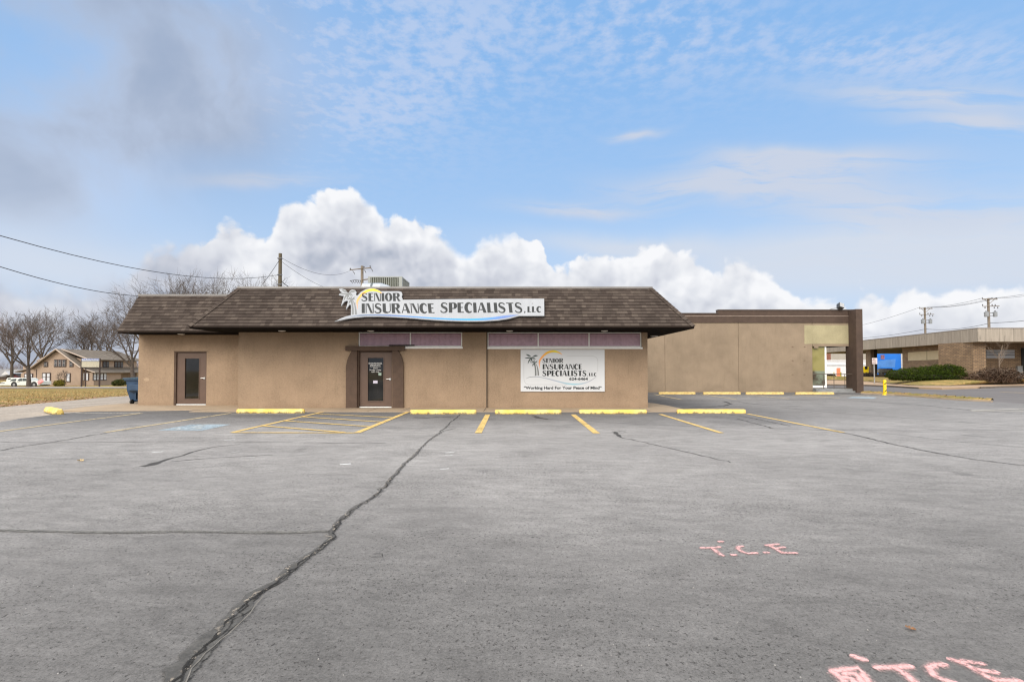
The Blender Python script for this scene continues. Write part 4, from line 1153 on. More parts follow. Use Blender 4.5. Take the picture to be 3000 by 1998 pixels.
# lettering on the entrance glass
o1 = Vector((0, yb1+.019, 0)); nn = Vector((0, -1, 0)); tm = MB()
put_text(tm, 'SENIOR INSURANCE', (1079, 1062.3, 1119.5, 1066.8), o1, nn, .001, .02); put_text(tm, 'SPECIALISTS', (1084, 1068.3, 1114.5, 1072.5), o1, nn, .001, .02)
put_text(tm, 'Hours', (1093.5, 1076.3, 1106, 1080), o1, nn, .001, .02); put_text(tm, 'Monday - Friday', (1083, 1081.8, 1116.5, 1086.5), o1, nn, .001, .02); put_text(tm, '8:00 - 5:00', (1088.5, 1087.7, 1111, 1091.2), o1, nn, .001, .02)
a = P(1083, 1074.3, yb1+.018); b = P(1116, 1074.3, yb1+.018); tm.box((a.x, yb1+.016, a.z-.004), (b.x, yb1+.018, a.z+.004))
part(tm, 'lettering', WHITEP, D1)
pm = MB(); r_ = rP(1093, 1115, 1105.8, 1123, yb1); pm.box((r_[0], yb1+.012, r_[2]), (r_[1], yb1+.018, r_[3])); part(pm, 'paper_notice', plain('paper', (.60, .56, .66), .7), D1)
pm = MB(); r_ = rP(1108.5, 1092, 1117, 1100, yb1); pm.box((r_[0], yb1+.012, r_[2]), (r_[1], yb1+.018, r_[3])); part(pm, 'paper_notice', plain('paper_green', (.36, .45, .38), .7), D1)
# arched brown surround of the entrance
for side in (0, 1):
    if side == 0: pp = [(1045.5, 1194), (1013, 1194), (1013.2, 1074), (1015.5, 1061), (1019.5, 1048), (1025, 1036.5), (1031.5, 1027), (1045.5, 1027)]
    else: pp = [(1149, 1194), (1149, 1027), (1166, 1027), (1172, 1036.5), (1177, 1048), (1180.3, 1061), (1181.3, 1074), (1181, 1194)]
    sm = MB(); pts_ = [P(x, y, YW-.09) for x, y in pp]
    for p in pts_:
        if p.z < .1: p.z = .02
    sm.prism(pts_, (0, .092, 0)); part(sm, 'door_surround', TRIM, office, bevel=.006)
r_ = rP(1011.5, 1013.7, 1185, 1027, YW-.14); part(MB().box((r_[0], YW-.14, r_[2]), (r_[1], YW+.002, r_[3])), 'lintel', TRIM, office, bevel=.008)
# peeled black flap on the sill
sm = MB().box((P(1140, 1011, YW).x, YW-.05, P(1140, 1013.5, YW).z), (P(1215, 1011, YW).x, YW-.031, P(1140, 1010.3, YW).z)); part(sm, 'peeling_trim', BLACK, office)
# header over the door of the wing
part(MB().box((door2[0]-.02, YG-.012, door2[3]), (door2[1]+.05, YG+.002, door2[3]+.02)), 'drip_edge', TRIM, office)
pt_ = P(430, 1112, YG); lm = MB(); lm.face([(pt_.x+.11*math.cos(R(t)), YG-.003, pt_.z+.07*math.sin(R(t))) for t in range(0, 360, 30)])
part(lm, 'patch', plain('stucco_patch', (.41, .30, .20), .95, .1), office)

# mansard roof
ZE = 2.90; ZR = 4.38
def courses(bl_, br_, tr_, tl_, n=None, u0=0.0):
    bl_, br_, tr_, tl_ = map(Vector, (bl_, br_, tr_, tl_))
    nrm = (br_-bl_).cross(tl_-bl_).normalized(); L = ((tl_+tr_)/2-(bl_+br_)/2).length
    nperp = abs((tl_-bl_).cross((br_-bl_).normalized()).length)
    n = n or round(nperp/.146); mb = MB(); ex = (br_-bl_).normalized(); r = random.Random(11)
    for i in range(n):
        a, b = bl_.lerp(tl_, i/n), br_.lerp(tr_, i/n); c, d = bl_.lerp(tl_, (i+1)/n), br_.lerp(tr_, (i+1)/n)
        seg = max(1, int((b-a).length/.9)); v0 = (i+.02)*.146; v1 = (i+.98)*.146
        lo = [a.lerp(b, k/seg)+nrm*(.020+r.uniform(-.002, .002)) for k in range(seg+1)]; lo0 = [a.lerp(b, k/seg)-nrm*.002 for k in range(seg+1)]
        hi = [c.lerp(d, k/seg) for k in range(seg+1)]
        U = lambda p: (p-bl_).dot(ex)+u0
        for k in range(seg):
            mb.face([lo[k], lo[k+1], hi[k+1], hi[k]], [(U(lo[k]), v0), (U(lo[k+1]), v0), (U(hi[k+1]), v1), (U(hi[k]), v1)])
            mb.face([lo0[k], lo0[k+1], lo[k+1], lo[k]], [(U(lo[k]), v0)]*4)
    return mb
def addmb(a, b):
    base = len(a.v); a.v += b.v; a.f += [tuple(i+base for i in f) for f in b.f]; a.uv += b.uv; return a
E = P(553, 957.5, 17.2); E2 = P(2035, 954, 17.2); ZE = (E.z+E2.z)/2
XE0, XE1, YE = E.x, E2.x, 17.2
IN = 1.12; T0 = P(698, 846, YE+IN); T1 = P(1909, 842, YE+IN); ZR = (T0.z+T1.z)/2
XT0, XT1 = T0.x, T1.x; YB = 30.5
rf = courses((XE0, YE, ZE), (XE1, YE, ZE), (XT1, YE+IN, ZR), (XT0, YE+IN, ZR))
addmb(rf, courses((XE1, YE, ZE), (XE1, YB, ZE), (XT1, YB-IN, ZR), (XT1, YE+IN, ZR), 12, 3.3))
addmb(rf, courses((XE0, YB, ZE), (XE0, YE, ZE), (XT0, YE+IN, ZR), (XT0, YB-IN, ZR), 12, 5.3))
addmb(rf, courses((XE1, YB, ZE), (XE0, YB, ZE), (XT0, YB-IN, ZR), (XT1, YB-IN, ZR), 12, 5.3))
roof = part(rf, 'mansard_roof', SHINGLE, office)
for (a, b) in (((XE0, YE, ZE+.01), (XT0, YE+IN, ZR)), ((XE1, YE, ZE+.01), (XT1, YE+IN, ZR))):
    hc = MB(); a, b = Vector(a), Vector(b); n = 13; sx = -1 if a.x < 0 else 1
    for i in range(n):
        p0, p1 = a.lerp(b, i/n), a.lerp(b, (i+1)/n+.01); up_ = Vector((sx*.45, -.7, .75)).normalized(); t = (p1-p0).normalized(); sd_ = t.cross(up_).normalized()
        m0, m1 = p0+up_*.04, p1+up_*.022
        for s_ in (-1, 1):
            e0, e1 = p0+sd_*s_*.13-up_*.02, p1+sd_*s_*.13-up_*.035
            q_ = [m0, e0, e1, m1] if s_ > 0 else [e0, m0, m1, e1]
            hc.face(q_, [(i*.29, .3*i), (i*.29, .3*i+.1), (i*.29+.25, .3*i+.1), (i*.29+.25, .3*i)])
    part(hc, 'hip_cap', SHINGLE, roof)
part(MB().box((XT0-.03, YE+IN-.035, ZR-.03), (XT1+.03, YE+IN+.09, ZR+.045)).box((XT1-.06, YE+IN+.09, ZR-.03), (XT1+.03, YB-IN, ZR+.045)).box((XT0-.03, YE+IN+.09, ZR-.03), (XT0+.06, YB-IN, ZR+.045)), 'coping', COPING, roof, bevel=.008)
part(MB().box((XT0, YE+IN+.05, ZR-.15), (XT1, YB-IN, ZR-.1)), 'roof_deck', plain('gravel_roof', (.25, .24, .23), .95), roof)
part(MB().box((XE0+.005, YE+.004, ZE-.04), (XE1-.005, YE+.03, ZE-.004)).box((XE1-.03, YE+.03, ZE-.075), (XE1-.005, YB, ZE-.004)).box((XE0+.005, YE+.03, ZE-.075), (XE0+.03, YB, ZE-.004)), 'fascia', EAVE, roof)
# soffit
sf = MB(); zs = ZE-.08
sf.box((XE0+.02, YE+.02, zs), (XE1-.02, YW, zs+.03)); sf.box((XR+.0, YW+.001, zs), (XE1-.02, YB, zs+.03)); sf.box((XE0+.02, YW+.001, zs), (XL, YG, zs+.03))
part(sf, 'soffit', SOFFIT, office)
# wall head between soffit and stucco
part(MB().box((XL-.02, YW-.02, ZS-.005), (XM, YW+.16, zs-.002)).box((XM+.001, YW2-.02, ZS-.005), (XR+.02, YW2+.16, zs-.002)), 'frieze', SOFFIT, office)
# wing roof
e = P(343, 970, YG-1.05); YE2 = YG-1.05; ZE2 = e.z; XWE = e.x
t = P(408, 866, YE2+1.12); ZR2 = t.z; XWT = t.x
wr = courses((XWE, YE2, ZE2), (XL+.4, YE2, ZE2), (XL+.4, YE2+1.12, ZR2), (XWT, YE2+1.12, ZR2), 12)
wroof = part(wr, 'wing_roof', SHINGLE, office)
gm = MB(); gm.prism([(XWE, YE2, ZE2), (XWT, YE2+1.12, ZR2), (XWT, 30, ZR2), (XWE, 30, ZE2)], (.03, 0, 0)); part(gm, 'end_panel', TRIM, wroof)
part(MB().box((XWT-.03, YE2+1.09, ZR2-.03), (XL+2.0, YE2+1.2, ZR2+.05)).box((XWT-.03, YE2+1.2, ZR2-.03), (XWT+.06, 30, ZR2+.05)), 'coping', COPING, wroof, bevel=.008)
part(MB().box((XWE+.01, YE2+.004, ZE2-.04), (XL, YE2+.03, ZE2-.004)), 'fascia', EAVE, wroof)
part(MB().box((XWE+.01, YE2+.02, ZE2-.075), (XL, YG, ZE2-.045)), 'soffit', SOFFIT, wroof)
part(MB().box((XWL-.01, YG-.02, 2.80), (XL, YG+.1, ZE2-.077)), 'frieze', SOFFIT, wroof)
part(MB().box((XWT, YE2+1.15, ZR2-.15), (XL, 30, ZR2-.1)), 'roof_deck', plain('gravel_roof2', (.25, .24, .23), .95), wroof)
# recessed soffit lights
for px, py, yy, zz in ((531, 972, YG-.55, ZE2-.075), (826, 960, 18.2, zs), (1086, 960, 18.2, zs), (1493, 959, 18.2, zs), (1771, 958.5, 18.2, zs)):
    x = P(px, py, yy).x; lm = MB().lathe((x, yy, zz-.03), [(.05, 0), (.115, .012), (.125, .032)], 16); part(lm, 'soffit_light', WHITEP, office, smooth='auto')
x = P(1912, 975, 21.2).x; part(MB().lathe((x, 21.0, zs-.035), [(.06, 0), (.14, .012), (.15, .037)], 16), 'soffit_light', WHITEP, office, smooth='auto')

# ------------------------------------------------------------------ roof sign
so_ = Vector((0, YE+.02, ZE+.06)); sn = Vector((0, -(ZR-ZE), IN)).normalized(); SOFF = so_+sn*.10
def z8(pp): return [(980+x/8.254, 770+y/8.254) for x, y in pp]
def z7(pp): return [(980+x/3.68, 820+y/3.68) for x, y in pp]
outl = z8([(0, 1415), (80, 1385), (160, 1340), (290, 1292), (395, 1268), (400, 1140), (395, 1012), (360, 1015), (275, 1130), (300, 1030), (330, 925), (290, 917), (235, 940), (155, 1050), (190, 930), (228, 800), (175, 797), (100, 775), (125, 748), (172, 728), (205, 722), (150, 700), (105, 635), (180, 628), (260, 652),
           (335, 735), (378, 672), (430, 648), (500, 665), (532, 710), (515, 770), (530, 788), (562, 785), (640, 702), (755, 640), (890, 617), (1020, 640), (1120, 688), (1560, 688), (1620, 708), (1642, 765), (1622, 818), (1642, 860), (1648, 895)])
outl += z7([(1200, 209), (1700, 204.5), (2260, 203), (2262, 388), (1990, 388), (1880, 418), (1760, 436), (1600, 446), (1450, 448), (1200, 441), (1000, 428), (800, 411), (650, 402), (480, 396), (330, 397), (200, 409), (120, 422), (60, 436)])
def gfx(mb, pp, o, n, off): mb.face([PL(x, y, o, n)+n*off for x, y in pp])
def tess(pp, o, n, th):
    "flat board with any outline"
    from mathutils.geometry import tessellate_polygon
    f_ = [PL(x, y, o, n) for x, y in pp]; b_ = [p-n*th for p in f_]; k = len(pp)
    mb = MB()
    for t in tessellate_polygon([[Vector((x, y, 0)) for x, y in pp]]):
        a = [f_[i] for i in t]
        if (a[1]-a[0]).cross(a[2]-a[0]).dot(n) < 0: a.reverse()
        mb.face(a); mb.face([p-n*th for p in reversed(a)])
    for i in range(k): mb.face([f_[(i+1) % k], f_[i], b_[i], b_[(i+1) % k]])
    return mb
rs = thing('roof_sign', 'long white cut-out sign with palms, orange arc and blue wave on the shingled roof', 'sign', tuple(PL(1290, 925, SOFF, sn)))
board = part(tess(outl, SOFF, sn, .04), 'sign_board', SIGNW, rs)
for px in (1040, 1200, 1380, 1560):
    br = MB(); a = PL(px, 890, SOFF, sn); br.box((a.x-.02, a.y+.0, a.z-.02), (a.x+.02, a.y+.16, a.z+.02)); part(br, 'bracket', COPING, rs)
lm = []
put_word(lm, 'SENIOR', (980+292/3.68, 820+143/3.68, 980+712/3.68, 820+230/3.68), SOFF, sn, .003, .09)
put_word(lm, 'INSURANCE', (980+293/3.68, 820+256/3.68, 980+1080/3.68, 820+359/3.68), SOFF, sn, .003, .08)
put_word(lm, 'SPECIALISTS', (980+1142/3.68, 820+247/3.68, 980+2032/3.68, 820+354/3.68), SOFF, sn, .003, .08)
put_word(lm, ',', (980+2042/3.68, 820+290/3.68, 980+2062/3.68, 820+349/3.68), SOFF, sn, .003)
put_word(lm, 'LLC', (980+2080/3.68, 820+288/3.68, 980+2230/3.68, 820+350/3.68), SOFF, sn, .003, .12)
for m_ in lm: part(m_, 'lettering', INK, rs)
def two_curve(mb, A_, B_, o, n, off, N=40):
    "band between two pixel curves; uv.u runs along"
    def s_(pl, t):
        L = [0]
        for a, b in zip(pl, pl[1:]): L.append(L[-1]+math.hypot(b[0]-a[0], b[1]-a[1]))
        d = t*L[-1]
        for i in range(len(pl)-1):
            if d <= L[i+1] or i == len(pl)-2:
                k = (d-L[i])/(L[i+1]-L[i]); return (pl[i][0]+(pl[i+1][0]-pl[i][0])*k, pl[i][1]+(pl[i+1][1]-pl[i][1])*k)
    for i in range(N):
        t0, t1 = i/N, (i+1)/N; q_ = [s_(B_, t0), s_(B_, t1), s_(A_, t1), s_(A_, t0)]
        mb.face([PL(x, y, o, n)+n*off for x, y in q_], [(t0, 0), (t1, 0), (t1, 1), (t0, 1)])
def smooth_curve(pp, n=6):
    out = []
    for i in range(len(pp)-1):
        p0 = pp[max(0, i-1)]; p1 = pp[i]; p2 = pp[i+1]; p3 = pp[min(len(pp)-1, i+2)]
        for k in range(n):
            t = k/n; f = lambda a, b, c, d: .5*((2*b)+(-a+c)*t+(2*a-5*b+4*c-d)*t*t+(-a+3*b-3*c+d)*t**3)
            out.append((f(p0[0], p1[0], p2[0], p3[0]), f(p0[1], p1[1], p2[1], p3[1])))
    return out+[pp[-1]]
sw_ = MB()
two_curve(sw_, smooth_curve(z7([(60, 421), (130, 400), (200, 385), (330, 374), (500, 373), (700, 382), (900, 396), (1100, 409), (1300, 417), (1500, 418), (1700, 404), (1880, 380), (1990, 379)])),
          smooth_curve(z7([(60, 423), (130, 410), (200, 399), (330, 389), (500, 388), (700, 396), (900, 409), (1100, 424), (1300, 434), (1480, 438), (1650, 434), (1830, 415), (1950, 389)])), SOFF, sn, .004)
part(sw_, 'wave', SWOOSH, rs)
ARC_O = [(562, 1135), (542, 1050), (528, 950), (545, 880), (585, 820), (650, 745), (755, 665), (890, 630), (1000, 643), (1100, 692), (1157, 748)]
ARC_I = [(564, 1130), (556, 1050), (560, 980), (578, 920), (612, 865), (670, 800), (765, 725), (880, 688), (980, 690), (1075, 715), (1153, 752)]
PALM = [  # frond outlines: (curve A, curve B) and trunks, in the sign's own drawing units
    ([(338, 745), (290, 690), (240, 660), (165, 648)], [(338, 748), (285, 712), (225, 700), (165, 650)]),
    ([(338, 745), (375, 700), (440, 670), (512, 690)], [(340, 750), (390, 722), (450, 712), (512, 692)]),
    ([(335, 745), (260, 735), (190, 740), (130, 765)], [(335, 752), (260, 768), (190, 768), (130, 767)]),
    ([(335, 748), (285, 770), (240, 830), (220, 920)], [(338, 755), (300, 800), (270, 840), (222, 922)]),
    ([(338, 748), (400, 745), (430, 775), (436, 808)], [(338, 756), (385, 768), (415, 785), (434, 810)]),
    ([(338, 748), (310, 800), (300, 850), (290, 890)], [(345, 755), (350, 800), (325, 835), (292, 890)]),
    ([(335, 750), (380, 790), (400, 830), (420, 880)], [(343, 748), (392, 790), (412, 830), (428, 878)]),
    ([(420, 885), (370, 862), (330, 870), (298, 882)], [(420, 893), (370, 885), (335, 888), (298, 884)]),
    ([(420, 885), (390, 850), (365, 835), (335, 830)], [(424, 890), (385, 870), (360, 850), (335, 833)]),
    ([(420, 885), (450, 850), (475, 838), (500, 822)], [(426, 890), (462, 862), (482, 845), (500, 825)]),
    ([(420, 885), (455, 865), (480, 870), (486, 890)], [(424, 893), (452, 882), (470, 880), (484, 892)]),
    ([(418, 890), (380, 905), (355, 940), (342, 990)], [(422, 895), (400, 925), (372, 950), (344, 992)]),
    ([(420, 890), (405, 925), (400, 950), (390, 975)], [(430, 892), (425, 930), (412, 955), (392, 976)])]
TRUNKS = [([(400, 900), (410, 1000), (420, 1120), (418, 1255)], [(425, 900), (448, 1000), (462, 1120), (466, 1245)]),
          ([(432, 895), (470, 990), (490, 1110), (495, 1248)], [(440, 893), (495, 990), (525, 1110), (540, 1240)])]
def logo(parent, mp, mpa, o, n, off, arcmat, ink, inkg):
    pm_ = MB()
    for i, (a, b) in enumerate(PALM): two_curve(pm_, smooth_curve([mp(p) for p in a], 3), smooth_curve([mp(p) for p in b], 3), o, n, off+.0005*i, 8)
    part(pm_, 'palm_fronds', ink, parent)
    pm_ = MB()
    for i, (a, b) in enumerate(TRUNKS): two_curve(pm_, smooth_curve([mp(p) for p in a], 3), smooth_curve([mp(p) for p in b], 3), o, n, off+.0005*i, 8)
    part(pm_, 'palm_trunks', inkg, parent)
    am = MB(); two_curve(am, smooth_curve([mpa(p) for p in ARC_O]), smooth_curve([mpa(p) for p in ARC_I]), o, n, off-.001, 36); part(am, 'sun_arc', arcmat, parent)
m8 = lambda p: (980+p[0]/8.254, 770+p[1]/8.254)
logo(rs, m8, m8, SOFF, sn, .005, SUNARC, INKG, INKG)
# joints of the board
for x in (740, 1500):
    jm = MB(); a = PL(980+x/3.68, 820+215/3.68, SOFF, sn)+sn*.002; b = PL(980+x/3.68, 820+(400 if x < 1000 else 440)/3.68, SOFF, sn)+sn*.002; jm.ribbon([a, b], .006, sn); part(jm, 'board_joint', LGREY, rs)

# ------------------------------------------------------------------ wall signboard
YS = YW2-.045; r_ = rP(1525.3, 1024.5, 1771.5, 1147.2, YS)
wsn = thing('wall_sign', 'white rectangular signboard with palm logo, phone number and slogan on the tan wall', 'sign', ((r_[0]+r_[1])/2, YW2, r_[2]))
part(MB().box((r_[0], YS, r_[2]), (r_[1], YW2-.002, r_[3])), 'sign_board', SIGNW2, wsn, bevel=.004)
ow = Vector((0, YS, 0)); nw = Vector((0, -1, 0))
def zw(x, y): return (1500+x/7.85, 1000+y/7.85)
lm = []
def wr_(x0, y0, x1, y1): a = zw(x0, y0); b = zw(x1, y1); return (a[0], a[1], b[0], b[1])
put_word(lm, 'SENIOR', wr_(700, 393, 1178, 493), ow, nw, .003, .09); put_word(lm, 'INSURANCE', wr_(705, 525, 1608, 643), ow, nw, .003, .08)
put_word(lm, 'SPECIALISTS', wr_(698, 672, 1712, 797), ow, nw, .003, .08); put_word(lm, ',', wr_(1725, 735, 1742, 795), ow, nw, .003); put_word(lm, 'LLC', wr_(1770, 725, 1940, 797), ow, nw, .003, .12)
put_text(lm, '624-6464', wr_(1315, 828, 1745, 895), ow, nw, .004, .035)
put_text(lm, '\u201cWorking Hard For Your Peace of Mind\u201d', wr_(272, 1030, 2060, 1122), ow, nw, .004, .035)
for m_ in lm: part(m_, 'lettering', INK, wsn)
mpw = lambda p: (1523+p[0]*.865/8.254, 969.7+p[1]*.865/8.254); mpa = lambda p: (1519.9+p[0]*.91/8.254, 957.5+p[1]*.90/8.254)
logo(wsn, mpw, mpa, ow, nw, .005, SUNARC, plain('sign_green_ink', (.055, .075, .065), .5), INKG)
sw_ = MB(); zc = lambda L: smooth_curve([zw(*p) for p in L])
two_curve(sw_, zc([(315, 860), (400, 818), (500, 806), (620, 812), (780, 840), (950, 880), (1100, 918), (1280, 955), (1450, 968), (1620, 955), (1760, 915), (1880, 850), (1950, 795)]),
          zc([(318, 862), (400, 830), (500, 821), (620, 828), (780, 858), (950, 905), (1100, 948), (1280, 990), (1450, 1003), (1620, 985), (1760, 938), (1885, 862), (1952, 797)]), ow, nw, .002)
part(sw_, 'wave', SWOOSH2, wsn)
ln = MB()
ln.ribbon([PL(*zw(*p), ow, nw)+nw*.002 for p in [(1255, 333), (1600, 333), (1860, 335), (1930, 360), (1968, 410), (1975, 480), (1972, 690)]], .012, nw)
part(ln, 'border_line', LGREY, wsn); ln = MB()
ln.ribbon([PL(*zw(*p), ow, nw)+nw*.002 for p in [(278, 420), (272, 600), (273, 850), (285, 920), (320, 970), (380, 993), (800, 992), (1270, 996)]], .012, nw)
part(ln, 'border_line', LGREY, wsn)

# ------------------------------------------------------------------ rooftop unit
YU = 24.0; r_ = rP(1078, 810.5, 1178, 843, YU)
hv = thing('rooftop_unit', 'grey louvred air conditioning unit with silver duct on the flat office roof', 'air conditioner', ((r_[0]+r_[1])/2, YU, ZR-.1))
HG = plain('unit_grey', (.30, .31, .28), .5, .08); HD = plain('unit_fins', (.085, .09, .06), .6, .1)
x0, x1, z1 = r_[0], r_[1], r_[3]; z0 = ZR-.1; D_ = 1.75
cab = MB(); cab.box((x0, YU, z1-.05), (x1, YU+D_, z1)); cab.box((x0, YU, z0), (x1, YU+D_, z0+.30)); zt = z1-.05; zb = z0+.30
cab.box((x0, YU, zb), (x0+.12, YU+.12, zt)); cab.box((x1-.16, YU, zb), (x1, YU+.16, zt)); cab.box((x1-.12, YU+D_-.12, zb), (x1, YU+D_, zt)); cab.box((x0, YU+D_-.12, zb), (x0+.12, YU+D_, zt))
hc_ = part(cab, 'cabinet', HG, hv)
part(MB().box((x0+.03, YU+.05, zb), (x1-.05, YU+D_-.05, zt)), 'coil', HD, hv)
lv = MB(); n = 15
for i in range(n): 
    x = x0+.12+(x1-.28-x0)*(i+.5)/n; lv.box((x-.012, YU+.01, zb), (x+.012, YU+.045, zt))
for i in range(12):
    y = YU+.16+(D_-.28)*(i+.5)/12; lv.box((x1-.045, y-.012, zb), (x1-.008, y+.012, zt))
part(lv, 'louvres', HG, hv)
GALV = plain('galvanised_duct', (.42, .45, .48), .35, .1, 6, metal=.5)
a, b, c = P(1063, 834, 22.6), P(1120, 834, 22.6), P(1148, 842, 22.6); rr = .30; zc_ = P(1090, 829.5, 22.6).z-rr
dm = MB(); dm.lathe((a.x, 22.6, zc_), [(rr*.8, 0), (rr, .02), (rr, .40)], 20, 'x'); dm.lathe((a.x+.50, 22.6, zc_), [(rr, 0), (rr, b.x-a.x-.55)], 20, 'x')
dm.lathe((b.x-.05, 22.6, zc_), [(rr, 0), (rr*.7, .3), (rr*.3, .5)], 20, 'x'); part(dm, 'duct', GALV, hv, smooth='auto')
part(MB().lathe((a.x+.40, 22.6, zc_), [(rr+.004, 0), (rr+.004, .10)], 20, 'x'), 'duct_band', plain('duct_band', (.10, .12, .13), .5), hv, smooth='auto')

# ------------------------------------------------------------------ far retail building with corner porch
YR = 32.0
ret = thing('retail_building', 'long low beige building with brown parapet and open corner porch, behind the office at right', 'building', (14, YR, 0))
rx = lambda px, py=1050: P(px, py, YR).x
rz = lambda py, px=2200: P(px, py, YR).z
XA = 1.5; XJ = rx(2380.5); XO1 = rx(2508.5); zB = rz(945.4); zL = rz(1014.5); zT1 = rz(907); zT0 = rz(917)
zM = rz(927)
for a, b in ((XA, rx(1948)), (rx(1948), rx(2163.7)), (rx(2163.7), XJ)):
    part(MB().box((a+.012, YR, 0), (b-.012, YR+.25, zB)), 'wall_panel', STUCCO2, ret)
part(MB().box((XJ+.012, YR, zL), (XO1, YR+.25, zB)), 'wall_panel', STUCCO2, ret)
part(MB().box((XA, YR+.03, 0), (XJ-.3, YR+16, zB-.05)).box((XJ-.3, YR+.4, 0), (XJ+.05, YR+16, zB-.05)), 'core_wall', STUCCO2, ret)
xs0 = rx(2103, 910)
part(MB().box((XA, YR-.05, zB), (XO1, YR+.3, zM-.012)), 'parapet_band', TRIM2, ret)
part(MB().box((XA, YR-.012, zM+.03), (xs0, YR+.3, zT0-.05)).box((xs0, YR-.012, zM+.03), (XO1, YR+.3, zT1-.05)), 'parapet', TRIM2, ret)
part(MB().box((XA, YR-.065, zM-.012), (XO1, YR+.3, zM+.03)), 'flashing', plain('pale_flashing', (.26, .20, .16), .6), ret)
part(MB().box((XA, YR-.05, zT0-.05), (xs0-.001, YR+.35, zT0)).box((xs0, YR-.05, zT1-.05), (XO1, YR+.35, zT1)), 'coping', plain('brown_coping', (.085, .065, .055), .55), ret)
part(MB().box((XA, YR+.3, zB+.3), (XO1-.2, YR+16, zB+.35)), 'roof_deck', plain('roof_membrane', (.2, .2, .2), .9), ret)
# corner pillar
pf = YR-.75; xa, xb = P(2509.5, 1050, pf).x, P(2529, 1050, pf).x; zt = P(2515, 905.5, pf).z
part(MB().box((xa, pf, -.05), (xb, YR-.05, zt)).box((xa+.02, YR-.049, -.05), (xb-.0, YR+.3, zt-.002)), 'corner_pillar', TRIM2, ret, bevel=.01)
# porch soffit and side beam
part(MB().box((XJ+.05, YR+.25, zL+.02), (xb, YR+16, zL+.12)), 'porch_soffit', SOFFIT2, ret)
part(MB().box((xb-.35, YR+.31, zL+.13), (xb, YR+16, zT1-.02)), 'side_parapet', TRIM2, ret)
for yy in (YR+6, YR+11, YR+15.6): part(MB().box((xb-.38, yy, 0), (xb-.02, yy+.36, zL+.02)), 'porch_pillar', TRIM2, ret)
# storefront glass and stepped plinth
gx0, gx1 = XJ+.02, rx(2419.5); zf = rz(1137)
def fn_shop(q, b, o):
    p = obc(q); pz = q.sep(p)
    n = q.noise(p, 1.1, 3, .5)
    upper = q.ss(pz[2], 1.25, 1.4)
    c = q.mix(upper, q.mix(q.ss(n, .42, .58), (.07, .05, .035), (.20, .23, .17)), q.mix(q.ss(n, .4, .6), (.23, .20, .055), (.29, .25, .085)))  # reflection of a yellow sign painted into the upper glass
    q.set(b.inputs['Base Color'], c); b.inputs['Roughness'].default_value = .08; b.inputs['Specular IOR Level'].default_value = .5
SHOP = mat('shop_glass_reflection', fn_shop)
gw = part(MB().box((gx0, YR+.14, zf+.16), (gx1, YR+.15, zL)), 'shop_window', SHOP, ret)
part(MB().box((gx1, YR+.10, zf), (gx1+.10, YR+.20, zL)).box((gx0, YR+.10, zf), (gx1, YR+.19, zf+.16)), 'window_frame', ALU, gw)
part(MB().box((gx1, YR+.20, zf), (gx1+.06, YR+16, zL)), 'side_glass', SHOP, ret)
zp = rz(1138.5)
part(MB().box((XJ-.02, YR-.35, -.06), (xa+.12, YR+.9, zp)), 'porch_slab', CONCG, ret, bevel=.012)
part(MB().box((XJ-.02, YR-.60, -.06), (xb-.15, YR-.35, zp*.45)), 'porch_step', CONCG, ret, bevel=.012)
part(MB().box((gx1+.1, YR+.9, -.06), (xb, YR+16, zp-.01)), 'porch_slab', CONCG, ret)
# wall details
RUST = plain('rust', (.10, .05, .03), .9)
pnl = rP(2356.5, 952.5, 2501, 1007.5, YR)
PATCH = stucco('bare_patch', (.385, .335, .205), (.78, .76, .70))
part(MB().box((pnl[0], YR-.006, pnl[2]), (pnl[1], YR-.001, pnl[3])), 'old_sign_patch', PATCH, ret)
for z in (1016, 1056.5, 1097.5): 
    for px in (2322, 2357): a = P(px, z, YR); rm = MB().box((a.x-.05, YR-.012, a.z-.012), (a.x+.05, YR-.001, a.z+.012)); part(rm, 'rust_stain', RUST, ret)
MBX = MB(); u = rP(2384, 1013, 2396, 1020, YR+.05); MBX.box((u[0], YR-.01, u[2]), (u[1], YR+.2, u[3])); part(MBX, 'drop_bracket', STUCCO2, ret)
# railing
RAILM = plain('bronze_rail', (.10, .08, .06), .5, .1)
yr = YR-.28; r0 = P(2381.5, 1095.7, yr); r1 = P(2508, 1095.7, yr); zb0 = P(2440, 1139, yr).z+.05
rl = thing('railing', 'thin brown metal handrail across the corner porch of the beige building', 'railing', ((r0.x+r1.x)/2, yr, zp))
part(MB().tube([(r0.x, yr, r0.z), (r1.x, yr, r0.z)], .022, 6), 'top_rail', RAILM, rl)
part(MB().tube([(r0.x, yr, zb0), (r1.x, yr, zb0)], .018, 6), 'bottom_rail', RAILM, rl)
for px in (2412, 2443, 2475, 2507): x = P(px, 1100, yr).x; part(MB().tube([(x, yr, zp-.02), (x, yr, r0.z)], .020, 6), 'post', RAILM, rl)
